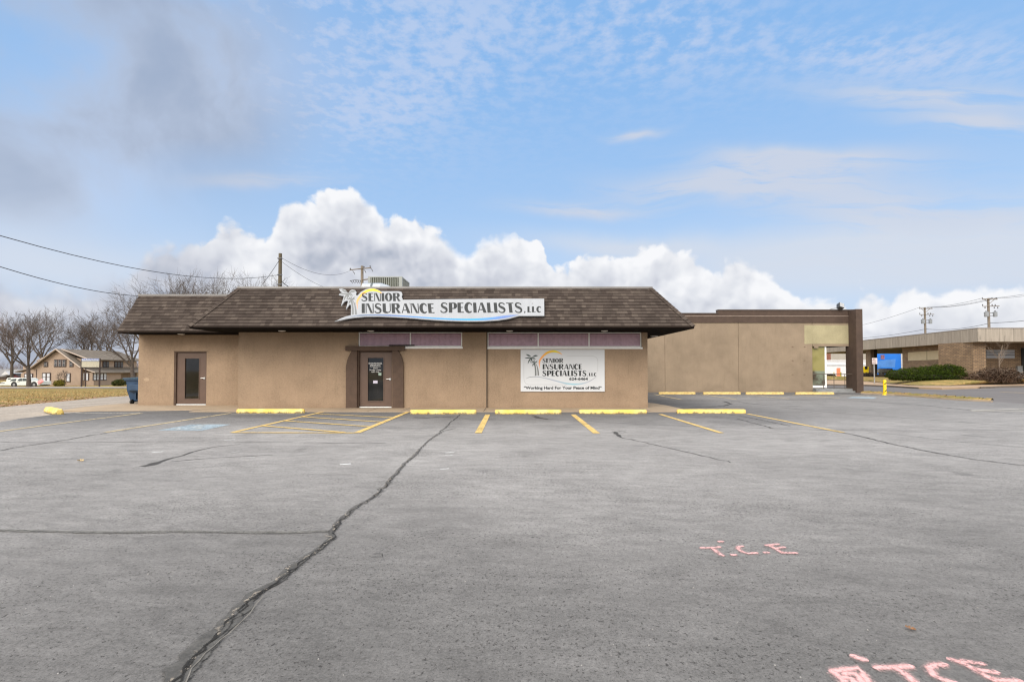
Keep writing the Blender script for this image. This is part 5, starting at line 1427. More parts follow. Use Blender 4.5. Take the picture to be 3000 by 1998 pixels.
# flood light on the parapet
FL = P(2462, 897.5, YR-.2); fl = thing('flood_light', 'small grey floodlight on an arm over the brown parapet of the beige building', 'lamp', (P(2432, 905, YR).x, YR, zT1))
part(MB().tube([(P(2432, 905, YR).x, YR+.1, zT1), (P(2438, 903.5, YR).x, YR-.0, zT1+.05), (FL.x-.1, YR-.2, FL.z-.1)], .022, 6), 'arm', plain('lamp_grey', (.2, .2, .2), .5), fl)
M_ = MB().box((-.16, -.14, -.17), (.16, .14, .17)); M_.xf(Matrix.Translation(FL) @ Matrix.Rotation(R(18), 4, 'Y') @ Matrix.Rotation(R(-25), 4, 'X'))
part(M_, 'lamp_head', plain('lamp_dark', (.07, .07, .07), .4), fl, bevel=.02)
M_ = MB().box((-.13, -.16, -.14), (.13, -.141, .14)); M_.xf(Matrix.Translation(FL) @ Matrix.Rotation(R(18), 4, 'Y') @ Matrix.Rotation(R(-25), 4, 'X'))
part(M_, 'lens', plain('lamp_lens', (.4, .4, .4), .2), fl)

# ------------------------------------------------------------------ bollard and parking sign
b_ = G(2592.5, 1157, 0); bo = thing('bollard', 'round yellow bollard with black slashes at the corner of the parking lot', 'bollard', tuple(b_))
YB_ = plain('bollard_yellow', (.80, .55, .01), .5, .06); hb = P(2592, 1113, b_.y).z
part(MB().lathe(b_, [(.082, 0), (.082, hb-.03), (.07, hb), (.02, hb+.01)], 20), 'post', YB_, bo, smooth='auto')
for z0_, z1_ in ((hb*.70, hb*.86), (hb*.20, hb*.38)):
    pts = []; sm = MB()
    for k in range(9):
        a = R(-150+15*k); pts.append((a, z0_+(z1_-z0_)*k/8))
    for (a0, c0), (a1, c1) in zip(pts, pts[1:]):
        f = lambda a, z: (b_.x+.0835*math.cos(a), b_.y+.0835*math.sin(a), z); w0 = .026*math.sin((c0-z0_)/(z1_-z0_)*math.pi)+.006; w1 = .026*math.sin((c1-z0_)/(z1_-z0_)*math.pi)+.006
        sm.face([f(a0, c0-w0), f(a1, c1-w1), f(a1, c1+w1), f(a0, c0+w0)])
    part(sm, 'black_stripe', BLACK, bo)
part(MB().lathe(b_, [(.14, 0), (.13, .03), (.09, .05)], 16), 'footing', YB_, bo)
g_ = G(2562.3, 1127, 0.02); ps = thing('parking_sign', 'small white no parking sign on a thin metal post by the far pavement', 'sign', tuple(g_))
zt_ = P(2560, 1049, g_.y).z; zb_ = P(2560, 1066.5, g_.y).z; xa_, xb_ = P(2553.2, 1058, g_.y).x, P(2568.2, 1058, g_.y).x
part(MB().tube([g_, (g_.x-.03, g_.y, zt_-.05)], .05, 6), 'post', plain('galv_post', (.36, .35, .34), .5, metal=.4), ps)
part(MB().box((xa_, g_.y-.085, zb_), (xb_, g_.y-.06, zt_)), 'sign_plate', plain('plate_white', (.70, .62, .60), .5), ps)
tm = MB(); op = Vector((0, g_.y-.086, 0))
for t_, a, b in (('NO', 1050.5, 1053.2), ('PARKING', 1054.2, 1056.8), ('THIS', 1058, 1060), ('SIDE OF', 1061, 1063), ('STREET', 1063.8, 1065.6)):
    w_ = 2.2+len(t_)*.68; put_text(tm, t_, (2560.7-w_, a, 2560.7+w_, b), op, nw, .003, .02)
part(tm, 'lettering', plain('sign_red', (.20, .05, .05), .5), ps)

# ------------------------------------------------------------------ brick building across the street
def fn_brick(q, b, o):
    nd = q.n('ShaderNodeTexBrick'); u = uvc(q); q.set(nd.inputs['Vector'], u)
    nd.inputs['Color1'].default_value = (.31, .205, .115, 1); nd.inputs['Color2'].default_value = (.21, .135, .078, 1); nd.inputs['Mortar'].default_value = (.11, .08, .06, 1)
    nd.inputs['Scale'].default_value = 1.0; nd.inputs['Mortar Size'].default_value = .018; nd.inputs['Brick Width'].default_value = .36; nd.inputs['Row Height'].default_value = .13
    n = q.noise(obc(q), 1.2, 4, .6); f = q.lin(n, .3, .7, .85, 1.15)
    q.set(b.inputs['Base Color'], q.vm('MULTIPLY', nd.outputs[0], q.xyz(f, f, f))); b.inputs['Roughness'].default_value = .9
    bump(q, b, nd.outputs[1], -.5, .01)
BRICK = mat('tan_brick', fn_brick)
def fn_fas(q, b, o):
    p = obc(q); u = q.sep(uvc(q)); v = q.noise(q.vm('MULTIPLY', p, (3.5, 3.5, .35)), 1.2, 5, .65); g = q.noise(p, 12, 3, .7)
    bid = q.m('FLOOR', q.m('DIVIDE', u[0], 1.25)); w_ = q.n('ShaderNodeTexWhiteNoise', noise_dimensions='1D'); q.set(w_.inputs['W'], bid)
    f = q.m('MULTIPLY', q.m('MULTIPLY', q.lin(v, .3, .7, .72, 1.12), q.lin(g, .3, .7, .9, 1.1)), q.lin(w_.outputs[0], 0, 1, .9, 1.08))
    c = q.vm('MULTIPLY', (.38, .325, .262), q.xyz(f, f, f))
    fr = q.m('FRACT', q.m('DIVIDE', u[0], 1.25)); gap = q.m('LESS_THAN', fr, .022)
    st = q.m('MULTIPLY', q.ss(q.noise(q.vm('MULTIPLY', p, (2.2, 2.2, .5)), 1.0, 5, .7), .60, .72), .55)
    c = q.mix(st, c, (.12, .10, .085))
    q.set(b.inputs['Base Color'], q.mix(q.m('MULTIPLY', gap, .6), c, (.10, .085, .07))); b.inputs['Roughness'].default_value = .85
FASCIA = mat('weathered_fascia', fn_fas)
bc = Vector((41.9, 46.0)); dirL = Vector((.166, 1.0)).normalized()
zfb, zft = P(2865, 1001, 46).z, P(2865, 962, 46).z
bk = thing('brick_building', 'low brick building with wide weathered grey fascia and drive-through canopy across the street', 'building', (bc.x, bc.y, .5))
NF = 40
far_ = bc+dirL*38.5
fm = MB()
def vwall(mb, a, b, z0, z1, u0=0.0, flip=False):
    L = (Vector(b)-Vector(a)).length
    pts = [(a[0], a[1], z0), (b[0], b[1], z0), (b[0], b[1], z1), (a[0], a[1], z1)]; uv = [(u0, z0), (u0+L, z0), (u0+L, z1), (u0, z1)]
    if flip: pts.reverse(); uv.reverse()
    mb.face(pts, uv)
corner_r = Vector((110, 46.0))
vwall(fm, far_, bc, zfb, zft, 0); vwall(fm, bc, corner_r, zfb, zft, 44.3)
perp = Vector((dirL.y, -dirL.x))
inner_far = far_+perp*.5; inner_bc = bc+Vector((.55, .45))
fm.face([(*far_, zfb), (*inner_far, zfb), (*inner_bc, zfb), (*bc, zfb)]); fm.face([(*bc, zfb), (*inner_bc, zfb), (110, 46.45, zfb), (110, 46, zfb)])
part(fm, 'fascia', FASCIA, bk)
part(MB().tube([(*far_, zft+.02), (*bc, zft+.02), (*corner_r, zft+.02)], .05, 5), 'fascia_cap', plain('cap_grey', (.25, .22, .2), .6), bk)
sfm = MB(); sfm.face([(*inner_far, zfb+.04), (110, 84, zfb+.04), (110, 46.45, zfb+.04), (*inner_bc, zfb+.04)]); sfm.face([(far_.x, far_.y, zft-.05), (bc.x, bc.y, zft-.05), (110, 46.0, zft-.05), (110, 84, zft-.05)])
part(sfm, 'soffit', plain('tan_soffit', (.36, .29, .21), .8), bk)
# brick walls: west face parallel to the fascia, then recess, pier and entrance recess
off_ = 1.0
def westpt(px):
    "where the sight line of a pixel meets the west wall line"
    o_ = bc+perp*off_; k = (px-1500)/1500.0
    t = (k*o_.y-o_.x)/(dirL.x-k*dirL.y); return o_+dirL*t
wA, wB = westpt(2644), westpt(2815)
wb = MB(); vwall(wb, wA, wB, .1, zfb+.04, 0)
back = wA+perp*12; vwall(wb, back, wA, .1, zfb+.04, 0)
part(wb, 'brick_wall', BRICK, bk)
xr0 = wB.x; yf_ = 46.9
xp0, xp1 = (2851-1500)/1500*yf_, (2889-1500)/1500*yf_
wb = MB(); rec = yf_+3.0
vwall(wb, wB, (wB.x+.05, rec), .1, zfb+.04, 20); vwall(wb, (wB.x+.05, rec), ((2862-1500)/1500*rec, rec), .1, zfb+.04, 22)
part(wb, 'recess_wall', BRICK, bk)
part(MB().box((xp0, yf_, .1), (xp1, rec+.8, zfb+.04)), 'brick_pier', BRICK, bk)
rec2 = yf_+3.4
part(MB().box((xp1, rec2, .1), (100, rec2+.3, zfb+.04)), 'entrance_wall', BRICK, bk)
def onwest(px, py, o2=off_-.03):
    p = westpt(px); 
    o_ = Vector((*(bc+perp*o2), 0)); n_ = Vector((-perp.x, -perp.y, 0)); return PL(px, py, o_, n_)
pnm = MB(); pts = [onwest(2660, 1057), onwest(2776.5, 1052.3), onwest(2776.5, 1024.8), onwest(2660, 1032.5)]
pnm.prism(pts, tuple(Vector((perp.x, perp.y, 0))*.028)); part(pnm, 'cream_panel', plain('cream_board', (.53, .43, .27), .7, .06, 2), bk)
gp = MB(); a, b = onwest(2715.5, 1054.8, off_-.036), onwest(2715.5, 1029, off_-.036); gp.tube([a, b], .018, 4); part(gp, 'panel_joint', BLACK, bk)
rr_ = rP(2889, 1025, 2972, 1049.5, rec2-.03); wp = part(MB().box((rr_[0], rec2-.05, rr_[2]), (rr_[1], rec2, rr_[3])), 'boarded_window', plain('grey_white_board', (.42, .43, .46), .6, .05), bk)
lm = MB()
for f in (.36, .68): z = rr_[2]+(rr_[3]-rr_[2])*f; lm.box((rr_[0], rec2-.06, z-.03), (rr_[1], rec2-.05, z+.03))
part(lm, 'slat', plain('dark_slat', (.07, .06, .055), .7), wp)
part(MB().box(((2975-1500)/1500*rec2, rec2-.2, 0.4), ((2990-1500)/1500*rec2, rec2, 1.75)), 'utility_box', CONCG, bk)
part(MB().box(((2992-1500)/1500*rec2, rec2-.05, 0.4), ((3060-1500)/1500*rec2, rec2, 3.5)), 'dark_doorway', BLACK, bk)
# canopy column
cp = bc+dirL*16.0+perp*1.2
k = (2559-1500)/1500; o_ = bc+perp*1.2; t = (k*o_.y-o_.x)/(dirL.x-k*dirL.y); cp = o_+dirL*t
part(MB().box((cp.x-.43, cp.y-.1, 0), (cp.x+.02, cp.y+.8, zfb+.04)), 'canopy_column', plain('column_lit', (.17, .12, .085), .8, .15, 3), bk)
part(MB().box((cp.x+.02, cp.y-.08, 0), (cp.x+.43, cp.y+.8, zfb+.04)), 'canopy_column', plain('column_shaded', (.035, .025, .018), .8), bk)  # shaded half of the same column, shade put into the colour
# far edge beam of the canopy

# things seen below the canopy
yb = 106.0
u = rP(2390, 1056, 2575, 1112, yb); wbld = thing('white_building', 'low white building with an orange door seen under the drive-through canopy', 'building', ((u[0]+u[1])/2, yb, 0))
WHB = plain('white_block_wall', (.72, .72, .74), .8, .05, 1)
part(MB().box((u[0], yb, -.1), (u[1], yb+3, u[3])), 'wall', WHB, wbld)
zz = P(2470, 1070.5, yb).z; part(MB().box((u[0], yb-.12, zz), (u[1], yb-.0, zz+.12)), 'band', plain('grey_band', (.40, .42, .42), .7), wbld)
part(MB().box((u[0]-.1, yb-.15, u[3]-.12), (u[1]+.1, yb+3, u[3]+.08)), 'roof_edge', plain('white_edge', (.78, .78, .80), .6), wbld)
v = rP(2451, 1078, 2461.8, 1106, yb); part(MB().box((v[0], yb-.06, 0), (v[1], yb-.001, v[3])), 'door', plain('orange_door', (.80, .24, .12), .6), wbld)
for i, (px, lb_) in enumerate(((2443.5, 'thin yellow post left of the orange door, seen through the porch'), (2463.3, 'thicker yellow post right of the orange door, seen through the porch'))):
    g_ = G(px, 1110.5, 0); r0_ = .09 if i else .06
    tag(MB().lathe(g_, [(r0_, 0), (r0_, .95), (r0_*.5, 1.0)], 10).build('yellow_post', plain('post_yellow_%d' % i, (.62, .50, .05), .6)), lb_, 'bollard')
u = rP(2432, 1038, 2560, 1058, 125); fb = tag(MB().box((u[0], 125, -.2), (u[1], 126, u[3]+1.6)).build('concrete_building', plain('pale_concrete_wall', (.36, .33, .29), .85, .1, .4)), 'tall pale concrete wall rising behind the low white building', 'building')
u = rP(2424, 1038, 2434, 1056, 112); tag(MB().box((u[0]-2, 112, -.2), (u[1], 112.5, u[3]+1.5)).build('brick_annex', plain('red_brick_wall', (.22, .09, .06), .9, .25, 3)), 'red brick wall corner left of the pale concrete wall, seen through the porch', 'building')
ym = 97.0; u = rP(2541, 1030, 2645, 1112, ym)
mur = thing('mural_wall', 'wall painted bright blue with a paler blue shape, seen under the canopy', 'building', ((u[0]+u[1])/2, ym, 0))
part(MB().box((u[0], ym, -.1), (u[1], ym+.4, u[3])), 'wall', plain('mural_blue', (.012, .16, .62), .6, .12, .5), mur)
part(MB().box((P(2639.5, 1060, ym).x, ym-.08, 0), (u[1]+.3, ym, u[3])), 'white_pier', plain('pier_white', (.55, .53, .52), .8), mur)
pts = [P(x, y, ym-.02) for x, y in ((2571, 1076), (2622, 1076), (2624, 1052), (2590, 1055), (2571, 1058))]
part(MB().prism(pts, (0, .015, 0)), 'pale_shape', plain('mural_pale', (.07, .22, .58), .6, .15, 1), mur)
v = rP(2580, 1040, 2591, 1052, ym); part(MB().box((v[0], ym-.03, v[2]), (v[1], ym-.004, v[3])), 'faded_patch', plain('mural_patch', (.22, .10, .14), .8, .5, 3), mur)
u = rP(2571, 1079.5, 2616, 1095, 70); tk = MB(); rr = (u[3]-u[2])/2
tk.lathe((u[0], 70, (u[2]+u[3])/2), [(rr*.6, 0), (rr, .25), (rr, u[1]-u[0]-.2), (rr*.6, u[1]-u[0])], 20, 'x')
tank = thing('storage_tank', 'white horizontal cylinder tank at the left end of the clipped hedge', 'tank', ((u[0]+u[1])/2, 70, 0))
part(tk, 'tank_shell', plain('tank_white', (.66, .66, .64), .5), tank, smooth='auto')
for xc_ in (u[0]+.4, u[1]-.7): part(MB().box((xc_, 69.7, 0), (xc_+.3, 70.3, u[2]+.2)), 'cradle', CONCG, tank)
u = rP(2529, 1074, 2549.5, 1086, 66); ym_ = thing('yellow_machine', 'yellow machine body standing between the beige pillar and the dark canopy column', 'machine', ((u[0]+u[1])/2, 66, 0))
part(MB().box((u[0]-1, 66, .9), (u[1], 67.5, u[3])), 'body', plain('machine_yellow', (.80, .60, .01), .5, .1, 1), ym_, bevel=.06)
part(MB().box((u[0]-.8, 66.2, 0), (u[1]-.2, 67.3, .9)), 'chassis', plain('machine_dark', (.22, .17, .04), .7, .4, 2), ym_)
part(MB().box((P(2534, 1076, 65.95).x, 65.9, u[3]-.32), (P(2541, 1076, 65.95).x, 65.99, u[3]+.04)), 'vent', BLACK, ym_)

# ------------------------------------------------------------------ leafy and twiggy shrubs
def leaves(vol, n, size, seed, flat_=.35, clip=None):
    "many small leaf faces spread through ellipsoid clumps: (centre, radii)"
    r = random.Random(seed); mb = MB(); tot = sum(v[1][0]*v[1][1]*v[1][2] for v in vol)
    for c, rd in vol:
        k = int(n*rd[0]*rd[1]*rd[2]/tot)+1
        for _ in range(k):
            d = Vector((r.gauss(0, 1), r.gauss(0, 1), r.gauss(0, 1))).normalized()*(r.random()**.28)*(1+r.gauss(0, .05))
            p = Vector(c)+Vector((d.x*rd[0], d.y*rd[1], d.z*rd[2]))
            if p.z < (clip or -9): continue
            a = Vector((r.uniform(-1, 1), r.uniform(-1, 1), r.uniform(-.6, 1))).normalized(); b = a.cross(Vector((r.uniform(-1, 1), r.uniform(-1, 1), r.uniform(-1, 1)))).normalized(); s_ = size*r.uniform(.6, 1.5)
            mb.face([p-b*s_*.35, p+a*s_, p+b*s_*.35], [(0, 0), (1, 0), (0, 1)])
    return mb
def leafmat(name, c1, c2, c3):
    def fn(q, b, o):
        p = obc(q); n = q.noise(p, 1.6, 4, .6); g = q.noise(p, 9, 3, .6)
        c = q.ramp(n, [(.3, c1), (.5, c2), (.72, c3)]); f = q.lin(g, .3, .7, .55, 1.5)
        q.set(b.inputs['Base Color'], q.vm('MULTIPLY', c, q.xyz(f, f, f))); b.inputs['Roughness'].default_value = .9; b.inputs['Specular IOR Level'].default_value = .05
    return mat(name, fn)
HEDGE = leafmat('hedge_leaf', (.024, .040, .006), (.036, .056, .008), (.062, .074, .010))
yh = 44.6; hv_ = []; r8 = random.Random(8)
hx0, hx1 = P(2600, 1095, yh).x, P(2818, 1095, yh).x; nh = 17
hg = thing('hedge', 'long clipped green hedge with a bumpy top in front of the brick wall', 'hedge', ((hx0+hx1)/2, yh, .3))
for i in range(nh):
    t = i/(nh-1); x = hx0+.55+(hx1-hx0-1.1)*t; top_ = P(2700, 1087-15*clamp(t*1.25)+3*math.sin(i*2.1), yh).z; zc0 = .55
    hv_.append(((x, yh+r8.uniform(-.15, .15), (top_+zc0)/2), (.62, .75, (top_-zc0)/2+.1)))
    hv_.append(((x+.2, yh-.3, zc0+.25), (.6, .55, .35)))
part(leaves(hv_, 42000, .085, 3, clip=.46), 'foliage', HEDGE, hg)
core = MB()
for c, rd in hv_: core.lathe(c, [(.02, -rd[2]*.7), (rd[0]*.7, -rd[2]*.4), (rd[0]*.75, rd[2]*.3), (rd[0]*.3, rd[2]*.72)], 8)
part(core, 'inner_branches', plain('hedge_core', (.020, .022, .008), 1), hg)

def grow(mbs, p, d, L, r, lev, maxlev, rn, spread, curl, up_, seg=4, ksides=(6, 5, 4, 3, 3, 3), kids=(4, 4, 4, 3, 3), thin=.62, rmin=.006):
    "recursive bare branch; mbs[0] holds trunk and limbs, mbs[1] the twigs"
    pts = [p.copy()]; rads = [r]; q_ = p.copy(); dd_ = d.normalized()
    for i in range(seg):
        j = Vector((rn.gauss(0, 1), rn.gauss(0, 1), rn.gauss(0, 1)))*curl
        dd_ = (dd_+j+Vector((0, 0, up_))).normalized(); q_ = q_+dd_*(L/seg); pts.append(q_.copy()); rads.append(r*(1-.62*(i+1)/seg) if lev < maxlev else r*(1-.8*(i+1)/seg))
    mb = mbs[0] if lev <= 1 else mbs[1]
    mb.tube(pts, rads, ksides[min(lev, 5)], cap=False)
    if lev >= maxlev: return
    n = kids[min(lev, len(kids)-1)]
    for i in range(n):
        t = .38+.62*(i+rn.random()*.8)/n if lev else .45+.55*(i+rn.random()*.5)/n
        t = min(t, .999); k = t*seg; a = int(k); f = k-a; bp = pts[a].lerp(pts[min(a+1, seg)], f); br_ = (rads[a]*(1-f)+rads[min(a+1, seg)]*f)
        ax = dd_.cross(Vector((rn.gauss(0, 1), rn.gauss(0, 1), rn.gauss(0, 1)))).normalized(); an = R(rn.uniform(*spread)); loc_d = (pts[min(a+1, seg)]-pts[a]).normalized()
        nd_ = (Matrix.Rotation(an, 3, ax) @ loc_d).normalized()
        grow(mbs, bp, nd_, L*thin*rn.uniform(.8, 1.15), max(br_*.66, rmin), lev+1, maxlev, rn, spread, curl, up_, max(3, seg-1) if lev else seg, ksides, kids, thin, rmin)
BARK = plain('grey_bark', (.085, .066, .052), .95, .3, 4, bmp=.5, bscale=14)
TWIG = plain('brown_twigs', (.090, .070, .058), .9, .3, .5)
TWIG2 = plain('reddish_twigs', (.15, .105, .085), .9, .3, .5)
def tree(label, px, base_y, top_y, Y, seed, lean=0.0, trunk_frac=.3, maxlev=5, r0=None, spread=(22, 48), curl=.10, kids=(5, 4, 4, 4, 3), twig=None, group=None, forks=None, zbase=None, wide=1.0):
    zb_ = H(P(px, 1100, Y).x, Y)-.1 if zbase is None else zbase
    x = (px-1500)/1500*Y; zt_ = P(px, top_y, Y).z; Ht = zt_-zb_; rn = random.Random(seed); r0 = r0 or Ht*.017
    t_ = thing('bare_tree', label, 'tree', (x, Y, zb_), group); mbs = [MB(), MB()]
    base = Vector((x, Y, zb_)); th = Ht*trunk_frac; topd = Vector((lean, 0, 1)).normalized()
    tp = [base, base+Vector((lean*.2, 0, .35))*th, base+topd*th*.7, base+topd*th]
    mbs[0].tube(tp, [r0*1.5, r0*1.1, r0*1.02, r0*.9], 9, cap=False)
    fk = forks or 5
    for i in range(fk):
        a = 2*math.pi*(i+rn.random()*.5)/fk; sp_ = rn.uniform(.25, .85)*wide; d_ = Vector((math.cos(a)*sp_+lean*.5, math.sin(a)*sp_, 1)).normalized()
        if i == 0: d_ = Vector((lean*.4, .05, 1)).normalized()
        grow(mbs, tp[-1]-topd*th*.18*rn.random()*(i > 0), d_, (Ht-th)*.47*rn.uniform(.85, 1.1), r0*rn.uniform(.5, .68), 1, maxlev, rn, spread, curl, .06, kids=kids, thin=.66, rmin=Y*.00019)
    mx = max(v[2] for v in mbs[1].v); s_ = Ht/(mx-zb_)
    for mb in mbs: mb.v = [(x+(v[0]-x)*s_, Y+(v[1]-Y)*s_, zb_+(v[2]-zb_)*s_) for v in mb.v]
    part(mbs[0], 'trunk', BARK, t_, smooth=True); part(mbs[1], 'crown', twig or TWIG, t_)
    return t_
GT = 'bare winter trees around the two-storey house'
tree('big bare tree with a thick forked trunk, standing in front of the white pickup', 86, 1130, 886, 80, 21, lean=-.05, trunk_frac=.24, r0=.23, spread=(16, 42), forks=6, group=GT, kids=(5, 5, 4, 4, 3), wide=1.3, curl=.08)
tree('bare tree with a heavy upright trunk rising behind the gable of the house', 118, 1120, 886, 108, 22, lean=.06, trunk_frac=.36, r0=.30, forks=5, group=GT, wide=1.1, kids=(4, 4, 4, 4, 3))
tree('bare tree behind the left end of the house, half hidden by the big tree', 35, 1118, 905, 122, 23, trunk_frac=.25, group=GT, twig=TWIG2)
tree('bare tree whose leaning trunk shows over the house ridge, left of the sign', 228, 1120, 925, 118, 24, lean=.3, trunk_frac=.3, group=GT)
tree('slender bare tree rising over the middle of the house roof', 268, 1120, 902, 116, 25, trunk_frac=.34, group=GT, kids=(4, 4, 4, 4, 3), wide=.8)
tree('bare tree with a pale trunk over the right end of the house roof', 314, 1120, 908, 114, 26, trunk_frac=.34, group=GT, wide=.85)
tree('bare tree close to the office wing, its crown spreading past the roof corner', 392, 1120, 872, 82, 27, lean=-.08, trunk_frac=.25, r0=.26, group=GT, wide=1.1)
GT2 = 'bare treetops showing over the office roof'
tree('broad bare treetop over the left part of the office wing roof', 480, 1120, 797, 60, 31, trunk_frac=.28, group=GT2, wide=1.7, kids=(6, 5, 5, 4, 3), forks=8, zbase=-1.0, r0=.22)
tree('dense bare treetop over the middle of the wing roof, crossed by a wire', 560, 1120, 790, 57, 36, trunk_frac=.3, group=GT2, wide=1.2, kids=(6, 5, 5, 4, 3), forks=7, zbase=-1.0, r0=.2)
tree('denser bare treetop right behind the main roof slope, tallest of the group', 632, 1120, 780, 62, 32, trunk_frac=.3, group=GT2, wide=1.2, kids=(6, 5, 5, 4, 3), forks=7, zbase=-1.0, r0=.22)
tree('small thin treetop just left of the plain utility pole', 755, 1120, 790, 66, 33, trunk_frac=.35, group=GT2, wide=1.0, kids=(5, 5, 4, 4, 3), zbase=-1.0, r0=.2)
# far scrub on the left
wd_ = [MB(), MB()]; rn = random.Random(77)
for i in range(60):
    Y = rn.uniform(150, 200); x = (rn.uniform(-130, 420)-1500)/1500*Y; zb_ = H(x, Y); hh = rn.uniform(5.0, 9.0)*Y/170
    for k in range(4): grow([wd_[0], wd_[0]], Vector((x+rn.uniform(-1, 1), Y, zb_)), Vector((rn.uniform(-.4, .4), rn.uniform(-.4, .4), 1)), hh*.5, .09, 2, 5, rn, (15, 45), .1, .05, 3, kids=(4, 4, 4, 4, 4))
tag(wd_[0].build('distant_woods', TWIG2), 'hazy reddish brown leafless scrub and woods far behind the house', None, None, 'stuff')

# bare shrub and brush pile by the brick building
rn = random.Random(91); PALE = plain('pale_stem', (.22, .165, .12), .9, .2, 3)
mbs = [MB(), MB()]; g_ = Vector(((2927-1500)/1500*44.5, 44.5, .35)); sh = thing('bare_shrub', 'tall thin bare shrub in front of the boarded grey window', 'shrub', tuple(g_))
mbs[0].tube([g_, g_+Vector((.02, 0, 1.2)), g_+Vector((0, 0, 2.5))], [.05, .04, .028], 6)
for i in range(7):
    a = rn.uniform(0, 6.28); grow(mbs, g_+Vector((0, 0, 1.4+.13*i)), Vector((math.cos(a), .4*math.sin(a), .9)), 1.25, .018, 1, 3, rn, (18, 40), .05, .05, 4, kids=(3, 3, 3))
part(mbs[0], 'stem', PALE, sh); part(mbs[1], 'twigs', PALE, sh)
bp_ = thing('brush_pile', 'tangled dark brown heap of dead brush with pale arching stems before the brick building', 'shrub', (42.5, 43.6, .3))
vol = []
for px, ty, rx_ in ((2846, 1098, .7), (2870, 1092, .8), (2897, 1082, .9), (2925, 1080, 1.0), (2952, 1083, .9), (2970, 1092, .6)):
    x = (px-1500)/1500*43.6; zt_ = P(px, ty, 43.6).z; vol.append(((x, 43.6, zt_*.5+.1), (rx_, .8, zt_*.5+.05)))
part(leaves(vol, 9000, .09, 5, clip=.4), 'dead_leaves', leafmat('dead_brush', (.035, .025, .018), (.06, .038, .026), (.13, .08, .05)), bp_)
tw = MB()
for i in range(260):
    c, rd = vol[rn.randrange(len(vol))]; b0_ = Vector((c[0]+rn.uniform(-rd[0], rd[0])*.8, 43.6+rn.uniform(-.6, .6), .3)); d_ = Vector((rn.gauss(0, .7), rn.gauss(0, .4), 1)).normalized()
    L = (c[2]+rd[2])*rn.uniform(.5, 1.15); pts = [b0_, b0_+d_*L*.5, b0_+d_*L+Vector((d_.x*.4, 0, -.15))]; tw.tube(pts, [.014, .010, .004], 3, cap=False)
part(tw, 'brown_twigs', plain('brush_twig', (.14, .09, .06), .9, .3, 3), bp_)
tw = MB()
for i in range(26):
    c, rd = vol[rn.randrange(1, len(vol))]; s_ = rn.choice((-1, 1)); b0_ = Vector((c[0], 43.3, .35)); L = rn.uniform(1.2, 2.4)
    pts = [b0_+Vector((s_*L*t*.9, -.1, L*(1.15*t-.75*t*t)*1.15)) for t in (0, .25, .5, .75, 1)]; tw.tube(pts, [.024, .02, .016, .012, .006], 4, cap=False)
part(tw, 'arching_stems', PALE, bp_)
# dark low shrubs under the canopy and before the white building
def dark_shrub(label, pxa, pxb, ty, Y, seed, nm='low_shrub'):
    x0_, x1_ = (pxa-1500)/1500*Y, (pxb-1500)/1500*Y; zt_ = P(pxa, ty, Y).z; n = max(2, int((x1_-x0_)/.9)); rn_ = random.Random(seed); vol = []
    for i in range(n): vol.append(((x0_+(x1_-x0_)*(i+.5)/n, Y+rn_.uniform(-.2, .2), zt_*.45), ((x1_-x0_)/n*.75, .7, zt_*.55*rn_.uniform(.8, 1.05))))
    t_ = thing(nm, label, 'shrub', ((x0_+x1_)/2, Y, 0)); part(leaves(vol, 1600*n, .10, seed, clip=0), 'foliage', leafmat('dark_twig_%d' % seed, (.03, .022, .018), (.05, .04, .03), (.10, .075, .055)), t_)
    tw_ = MB()
    for i in range(40*n):
        x = rn_.uniform(x0_, x1_); tw_.tube([(x, Y, 0), (x+rn_.gauss(0, .2), Y+rn_.gauss(0, .3), zt_*rn_.uniform(.7, 1.15))], [.02, .006], 3, cap=False)
    part(tw_, 'twigs', TWIG, t_)
dark_shrub('low dark winter shrub between the beige pillar and the canopy column', 2529, 2549, 1091, 62, 51)
dark_shrub('low dark winter shrub below the white tank', 2570, 2606, 1094.5, 62, 52)
dark_shrub('low dark bush left of the orange door, seen through the porch', 2424, 2443, 1096, 72, 53)

# ------------------------------------------------------------------ two-storey house on the left
HX = lambda px, Y=100.0: (px-1500)/1500*Y
HZ = lambda py, px=150, Y=100.0: P(px, py, Y).z
HW = plain('house_siding', (.36, .265, .195), .85, .07, 1.0, bmp=.2, bscale=20)
HR = plain('house_roof', (.165, .135, .105), .9, .22, 1.2, bmp=.3, bscale=10)
HT = plain('house_dark_trim', (.055, .035, .030), .7)
HF = plain('house_fascia', (.44, .35, .28), .7)
HGl = plain('house_window_glass', (.07, .075, .08), .15, .3, 1.5)
HCu = plain('window_blind', (.55, .56, .58), .6, .06, 2)
hs = thing('two_storey_house', 'tan two-storey house with steep front gable and dark framed windows at far left', 'house', (HX(172), 100, HZ(1128)))
Yh = 100.0; zg = HZ(1129)-.2; xg0, xg1 = HX(62), HX(239); xr_ = HX(172); zr_ = HZ(1022); ze_ = HZ(1074); xe0, xe1 = HX(100), HX(240)
